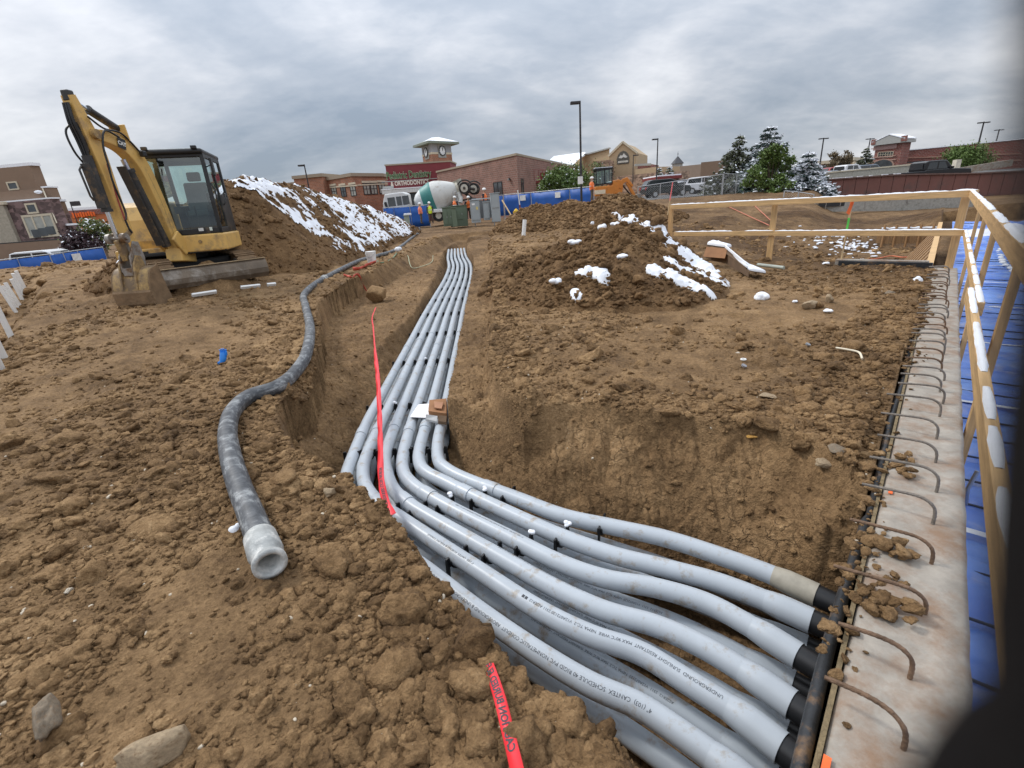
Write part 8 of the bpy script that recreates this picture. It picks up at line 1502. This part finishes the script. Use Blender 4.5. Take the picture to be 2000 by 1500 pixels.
def cards(C, size, r, flat=0.5, mat=None, name='foliage', par=None, elong=1.0, dirs=None):
    n = len(C); d = r.normal(0, 1, (n, 3)) if dirs is None else dirs + r.normal(0, 0.25, (n, 3)); d /= np.linalg.norm(d, axis=1)[:, None]; q = r.normal(0, 1, (n, 3)); q[:, 2] += flat * 2; s = np.cross(d, q); s /= np.linalg.norm(s, axis=1)[:, None] + 1e-9; sz = size * r.uniform(0.6, 1.4, n)[:, None]
    V = np.stack([C - d * sz * elong, C + s * sz * 0.55, C + d * sz * elong, C - s * sz * 0.55], 1).reshape(-1, 3); m = np.array(xform(par).inverted()); V = V @ m[:3, :3].T + m[:3, 3]
    return link_mesh(name, np_mesh(name, V, np.arange(4 * n).reshape(-1, 4), False, mat), par)
def conifer(label, px, pyt, pyb, dep, wid, seed, leaf, snow=0.4, dens=1.0, lean=0.0, name='conifer_tree', grp=None):
    r = np.random.default_rng(seed); b = D(px, pyb, dep); t = D(px + 1, pyt, dep); b = np.array([b[0], b[1], b[2] - 0.2]); t = np.array([b[0] + lean, b[1], t[2]]); h = t[2] - b[2]; f = thing(name, label, 'tree', b, 0, grp)
    MB().cyl(b, t, 0.03 * h ** 0.9 * 0.6 + 0.05, 0.015, 8).build('trunk', BARK, f, True); C, Dr, S, SD = [], [], [], []; lv = int(h * 3.3); br = MB()
    for i in range(lv):
        fz = 0.05 + 0.95 * (i + r.uniform(-.3, .3)) / lv; rad = wid * (1 - fz) ** 0.85 * r.uniform(0.75, 1.1) + 0.10; nb = int(7 + 6 * (1 - fz))
        for k in range(nb):
            a = r.uniform(0, 2 * math.pi); L_ = rad * r.uniform(0.6, 1.12); dr = np.array([math.cos(a), math.sin(a), 0.0]); p0 = b + np.array([lean * fz, 0, fz * h]); ns = max(6, int(L_ * 38 * dens))
            for u in np.linspace(0.15, 1, ns):
                p = p0 + dr * L_ * u + np.array([0, 0, -0.22 * L_ * u * u + 0.10 * L_ * max(0, u - 0.75) * 2]); jit = r.normal(0, 0.06 * L_ + 0.02, 3); C.append(p + jit); Dr.append(dr + [0, 0, -0.3])
                if r.random() < snow * (0.35 + 0.65 * u): S.append(p + jit + [0, 0, 0.05]); SD.append(dr)
            if k < 4: br.cyl(p0, p0 + dr * L_ * 0.8 + [0, 0, -0.15 * L_], 0.02 + 0.01 * L_, 0.006, 4, False)
    br.build('limb', BARK, f, True)['kind'] = 'stuff'; cards(np.array(C), 0.115, r, 0.6, leaf, 'crown', f, 1.25, np.array(Dr))
    if S: o = cards(np.array(S) + [0, -0.05, 0.05], 0.12, r, 0.7, SNOWF, 'snow_on_boughs', f, 1.1, np.array(SD)); o['kind'] = 'stuff'
    return f
def broadleaf(label, px, pyt, pyb, dep, w, seed, leaf, dens=1.0, trunk=0.28, cat='tree', name='broadleaf_tree', size=0.11, snow=0.0, open_=0.0):
    r = np.random.default_rng(seed); b = D(px, pyb, dep); b[2] -= 0.15; zt = D(px, pyt, dep)[2]; h = zt - b[2]; f = thing(name, label, cat, b); tr = MB(); hub = b + [0, 0, h * trunk]; tr.tube([b, (b + hub) / 2 + r.normal(0, .04, 3), hub], [0.05 * h * 0.5 + .03, 0.04 * h * 0.5 + .02, 0.03 * h * .5 + .02], 8)
    cl = []; nl = int(14 + 10 * dens)
    for k in range(nl):
        a = r.uniform(0, 6.28); v = r.uniform(0.02, 1.0); rr = w * (0.35 + 0.75 * math.sin(math.pi * min(1, 0.22 + 0.78 * v)) ** 0.8) * r.uniform(0.3, 1.0); c = np.array([b[0] + rr * math.cos(a), b[1] + rr * math.sin(a), b[2] + h * (trunk * 0.8 + (0.98 - trunk * 0.8) * v * (1 - 0.1 * rr / w))]); cl.append((c, r.uniform(0.20, 0.42) * w * (1 - open_ * 0.5))); tr.tube([hub, (hub + c) / 2 + r.normal(0, .08, 3), c], [0.02 * h * .4 + .012, 0.015, 0.006], 5, False)
    tr.build('trunk', BARK, f, True); C = []
    for c, q in cl: n = int(170 * dens * (q / (0.3 * w)) ** 2 * max(0.4, (w / 1.5) ** 1.2)); C.append(c + r.normal(0, 1, (n, 3)) * q * np.array([0.55, 0.55, 0.42]))
    C = np.concatenate(C); cards(C, size, r, 0.4, leaf, 'crown', f, 1.0)
    if snow: sel = C[r.random(len(C)) < snow] + [0, 0, 0.06]; o = cards(sel, size * 0.9, r, 0.8, SNOWF, 'snow_on_leaves', f); o['kind'] = 'stuff'
    return f
conifer('tall grey green pine dusted with snow, left of the green tree', 1434, 262, 392, 45, 4.0, 11, LF_D, 0.16, 1.1); conifer('tallest blue green spruce with snow laden top behind the green tree', 1490, 246, 392, 43, 3.9, 12, LF_S, 0.65, 1.3); conifer('short snow covered spruce right of the green tree', 1568, 296, 392, 38, 2.6, 13, LF_S, 1.4, 1.6); conifer('low spreading blue spruce at the foot of the green tree', 1462, 350, 390, 41, 2.2, 14, LF_S, 0.12, 1.2)
broadleaf('bright green leafy tree between the snowy spruces', 1503, 288, 391, 38.5, 1.5, 21, LF_G, 2.6, 0.16, size=0.095, snow=0.03, open_=0.5)
broadleaf('dense green shrub tree against the brown brick wall', 1096, 318, 380, 47, 1.9, 22, LF_G, 1.5, 0.12, size=0.11, snow=0.06); broadleaf('thin half bare tree beside the tallest street lamp', 1150, 312, 384, 55, 2.6, 23, LF_Y, 0.45, 0.3, size=0.11, open_=0.6, snow=0.02); broadleaf('sparse brown shrub tree in front of the stone shop front', 1172, 325, 378, 60, 2.2, 24, LF_B, 0.45, 0.2, size=0.12, open_=0.4, snow=0.05)
conifer('small dark conifer by the kiosk, left one', 1287, 326, 352, 70, 0.8, 31, LF_D, 0.2, 1.0); conifer('small dark conifer by the kiosk, right one', 1307, 324, 352, 70, 1.1, 32, LF_D, 0.2, 1.0)
broadleaf('pale thin tree beside the far tan shops', 1637, 293, 338, 72, 1.7, 33, LF_B, 0.7, 0.2, size=0.13, open_=0.3); conifer('brown green pine just left of the supermarket tower', 1686, 286, 336, 68, 1.7, 34, LF_D, 0.10, 1.0); broadleaf('low green tree in front of the long supermarket wall', 1880, 291, 328, 58, 2.3, 35, LF_G, 0.9, 0.2, size=0.12)
broadleaf('purple leaved shrub dabbed with snow behind the blue fence', 170, 450, 490, 36, 1.2, 41, LF_P, 1.2, 0.1, 'shrub', 'shrub', 0.10, 0.06); broadleaf('grey green shrub sprinkled with snow by the excavator stick', 192, 428, 488, 37, 1.3, 42, LF_Y, 0.8, 0.1, 'shrub', 'shrub', 0.10, 0.16); conifer('small conifer top showing beside the excavator hood', 248, 384, 470, 58, 1.6, 43, LF_D, 0.1, 1.0); broadleaf('bare yellowish bush peeping over the left end of the long heap', 432, 374, 425, 40, 0.9, 44, LF_Y, 0.35, 0.3, 'shrub', 'shrub', 0.08)
# ================================================================== WORKERS
SKIN = PM('skin', (0.42, 0.25, 0.17), 0.6, 0.05); HAT = PM('white_hard_hat', (0.82, 0.82, 0.80), 0.35); VO = PM('orange_vest', (0.85, 0.20, 0.05), 0.6, 0.08); VY = PM('yellow_vest', (0.62, 0.75, 0.04), 0.6, 0.08); CLD = PM('dark_clothes', (0.035, 0.035, 0.045), 0.8, 0.2); JEAN = PM('work_trousers', (0.10, 0.075, 0.055), 0.85, 0.2); PNK = PM('coral_jacket', (0.80, 0.24, 0.14), 0.7, 0.08)
def person(label, px, pyb, dep, h, face, vest, trousers, sleeve=CLD, pose='stand', base=None):
    p = D(px, pyb, dep) if base is None else np.asarray(base, float); t = thing('person', label, 'person', p, face, None); k = h / 1.78; sk = {}
    J = dict(pelvis=(0, 0, 0.94), waist=(0, 0, 1.10), chest=(0, 0.0, 1.34), neck=(0, 0.01, 1.50), head=(0, -0.02, 1.64), crown=(0, -0.01, 1.74), shL=(0.19, 0, 1.42), elL=(0.25, -0.02, 1.14), wrL=(0.22, -0.20, 0.98), haL=(0.21, -0.28, 0.95), shR=(-0.19, 0, 1.42), elR=(-0.26, 0.0, 1.14), wrR=(-0.25, -0.08, 0.90), haR=(-0.25, -0.11, 0.82), hipL=(0.10, 0, 0.90), knL=(0.12, -0.03, 0.50), anL=(0.13, 0.02, 0.09), toL=(0.14, -0.15, 0.04), hipR=(-0.10, 0, 0.90), knR=(-0.12, -0.01, 0.50), anR=(-0.13, 0.04, 0.09), toR=(-0.14, -0.13, 0.04))
    if pose == 'bend':
        for q in ('chest', 'neck', 'head', 'crown', 'shL', 'elL', 'wrL', 'haL', 'shR', 'elR', 'wrR', 'haR'):
            x, y, z_ = J[q]; dz = z_ - 1.0; J[q] = (x, y - dz * 0.45, 1.0 + dz * 0.88)
    names = list(J); R_ = dict(pelvis=.145, waist=.135, chest=.155, neck=.06, head=.095, crown=.07, shL=.07, elL=.048, wrL=.036, haL=.04, shR=.07, elR=.048, wrR=.036, haR=.04, hipL=.095, knL=.062, anL=.045, toL=.04, hipR=.095, knR=.062, anR=.045, toR=.04)
    E_ = [('pelvis', 'waist'), ('waist', 'chest'), ('chest', 'neck'), ('neck', 'head'), ('head', 'crown'), ('chest', 'shL'), ('shL', 'elL'), ('elL', 'wrL'), ('wrL', 'haL'), ('chest', 'shR'), ('shR', 'elR'), ('elR', 'wrR'), ('wrR', 'haR'), ('pelvis', 'hipL'), ('hipL', 'knL'), ('knL', 'anL'), ('anL', 'toL'), ('pelvis', 'hipR'), ('hipR', 'knR'), ('knR', 'anR'), ('anR', 'toR')]
    me = bpy.data.meshes.new('body'); me.from_pydata([tuple(c * k for c in J[n]) for n in names], [(names.index(a), names.index(b)) for a, b in E_], []); me.materials.append(SKIN); o = link_mesh('body', me, t); md = o.modifiers.new('skin', 'SKIN'); me.skin_vertices.new() if not me.skin_vertices else None
    for i, n in enumerate(names): v = me.skin_vertices[0].data[i]; v.radius = (R_[n] * k, R_[n] * k * (0.75 if n in ('pelvis', 'waist', 'chest') else 1)); v.use_root = (n == 'pelvis')
    sb = o.modifiers.new('smooth', 'SUBSURF'); sb.levels = 1; sb.render_levels = 1
    V3 = lambda n: np.array(J[n]) * k
    def tb(name, pts, rr, mat): m = MB(); m.tube(catmull([V3(q) if isinstance(q, str) else np.array(q) * k for q in pts], 0.06), np.interp(np.linspace(0, 1, len(catmull([V3(q) if isinstance(q, str) else np.array(q) * k for q in pts], 0.06))), np.linspace(0, 1, len(rr)), rr) * k, 10); return m.build(name, mat, t)
    lo = np.array(J['pelvis']) + [0, 0, -0.08]; tb('vest', [lo, 'waist', 'chest', np.array(J['neck']) - [0, 0, 0.03]], [0.185, 0.18, 0.20, 0.10], vest)
    for s in 'LR': tb('trouser_leg', ['hip' + s, 'kn' + s, np.array(J['an' + s]) + [0, 0, 0.03]], [0.115, 0.085, 0.075], trousers); tb('sleeve', ['sh' + s, 'el' + s, 'wr' + s], [0.085, 0.065, 0.05], sleeve); MB().ball((V3('an' + s) + V3('to' + s)) / 2 + [0, 0, 0.0], (0.055 * k, 0.13 * k, 0.05 * k), 8, 6).build('boot', CLD, t)
    hd = V3('head') + np.array([0, 0, 0.09 * k]); m = MB(); m.ball(hd, (0.125 * k, 0.145 * k, 0.11 * k), 12, 8); m.cyl(hd - [0, 0.02 * k, 0.02 * k], hd - [0, 0.02 * k, 0.005 * k], 0.155 * k, None, 16); m.build('hard_hat', HAT, t)
    for x in (-0.035, 0.035): MB().ball(V3('head') + np.array([x * k, -0.092 * k, 0.0]), 0.012 * k, 6, 5).build('eye', CLD, t)
    MB().ball(V3('head') + np.array([0, -0.105 * k, -0.035 * k]), (0.014 * k, 0.02 * k, 0.02 * k), 6, 5).build('nose', SKIN, t)
    if vest in (VO, VY): MB().cyl(V3('waist') + [0, 0, 0.02], V3('waist') + [0, 0, 0.06], 0.19 * k, None, 12).build('reflective_band', HAT, t)
    return t
person('worker in coral jacket and white hard hat walking by the blue fence', 824, 437.5, 40.5, 1.58, 1.9, PNK, JEAN, PNK); person('worker in bright yellow vest and white hard hat facing the trench', 843, 437, 40, 1.60, 0.25, VY, JEAN, CLD)
person('worker in orange vest bending beside the grey cabinets', 916, 428, 38.8, 1.68, 0.4, VO, JEAN, CLD, 'bend'); person('worker in white hard hat half hidden behind the wide transformer box', 892, 430, 40.2, 1.75, 2.6, VO, JEAN, CLD); person('worker in orange vest standing high behind the tallest cabinets', 949, 420, 41.2, 2.0, 1.2, VO, JEAN, CLD); person('worker in orange vest and white hard hat beside the small orange excavator', 1156, 394, 35.0, 1.55, 1.6, VO, JEAN, VO)
# ================================================================== the photographer's gloved hand, its fingers over the edge of the lens
def hand():
    F_ = [[(0.060, -0.034, 0.012, .0125), (0.034, -0.030, -0.0080, .0098), (0.0222, -0.014, -0.0094, .0090), (0.0220, 0.008, -0.0094, .0085), (0.0219, 0.030, -0.0092, .0080), (0.0222, 0.046, -0.0080, .0066)],
          [(0.075, -0.055, 0.020, .0150), (0.046, -0.046, -0.006, .0125), (0.030, -0.031, -0.0118, .0108), (0.02123, -0.01715, -0.01146, .0098)],
          [(0.070, -0.012, 0.024, .0115), (0.056, 0.020, 0.014, .0095), (0.048, 0.042, 0.020, .0085), (0.046, 0.058, 0.032, .0075)],
          [(0.082, -0.018, 0.034, .0110), (0.074, 0.016, 0.030, .0090), (0.064, 0.036, 0.038, .0080), (0.060, 0.050, 0.050, .0070)],
          [(0.090, -0.030, 0.044, .0100), (0.088, -0.002, 0.046, .0080), (0.080, 0.014, 0.054, .0070), (0.074, 0.024, 0.062, .0062)],
          [(0.066, -0.030, 0.018, .016), (0.076, -0.044, 0.030, .022), (0.096, -0.068, 0.052, .025), (0.116, -0.098, 0.076, .024)]]
    m = MB()
    for f in F_:
        P = catmull(np.array(f), 0.002); W = P[:, :3] @ CAMR.T + [0, 0, EYE]; m.tube(W, P[:, 3], 20)
        for k in (0, -1): m.ball(W[k], P[k, 3], 16, 10)
    m.ball(np.array([0.078, -0.030, 0.032]) @ CAMR.T + [0, 0, EYE], (0.018, 0.030, 0.020), 16, 10)
    o = m.build('gloved_hand', PM('black_glove', (0.012, 0.010, 0.010), 0.85, 0.3, 900, 0.8, 2500, spec=0.2), None, True, label='black gloved fingers, very close and out of focus along one edge of the view', cat='hand')
    r = o.modifiers.new('merge', 'REMESH'); r.mode = 'VOXEL'; r.voxel_size = 0.0011; r.use_smooth_shade = True
hand()
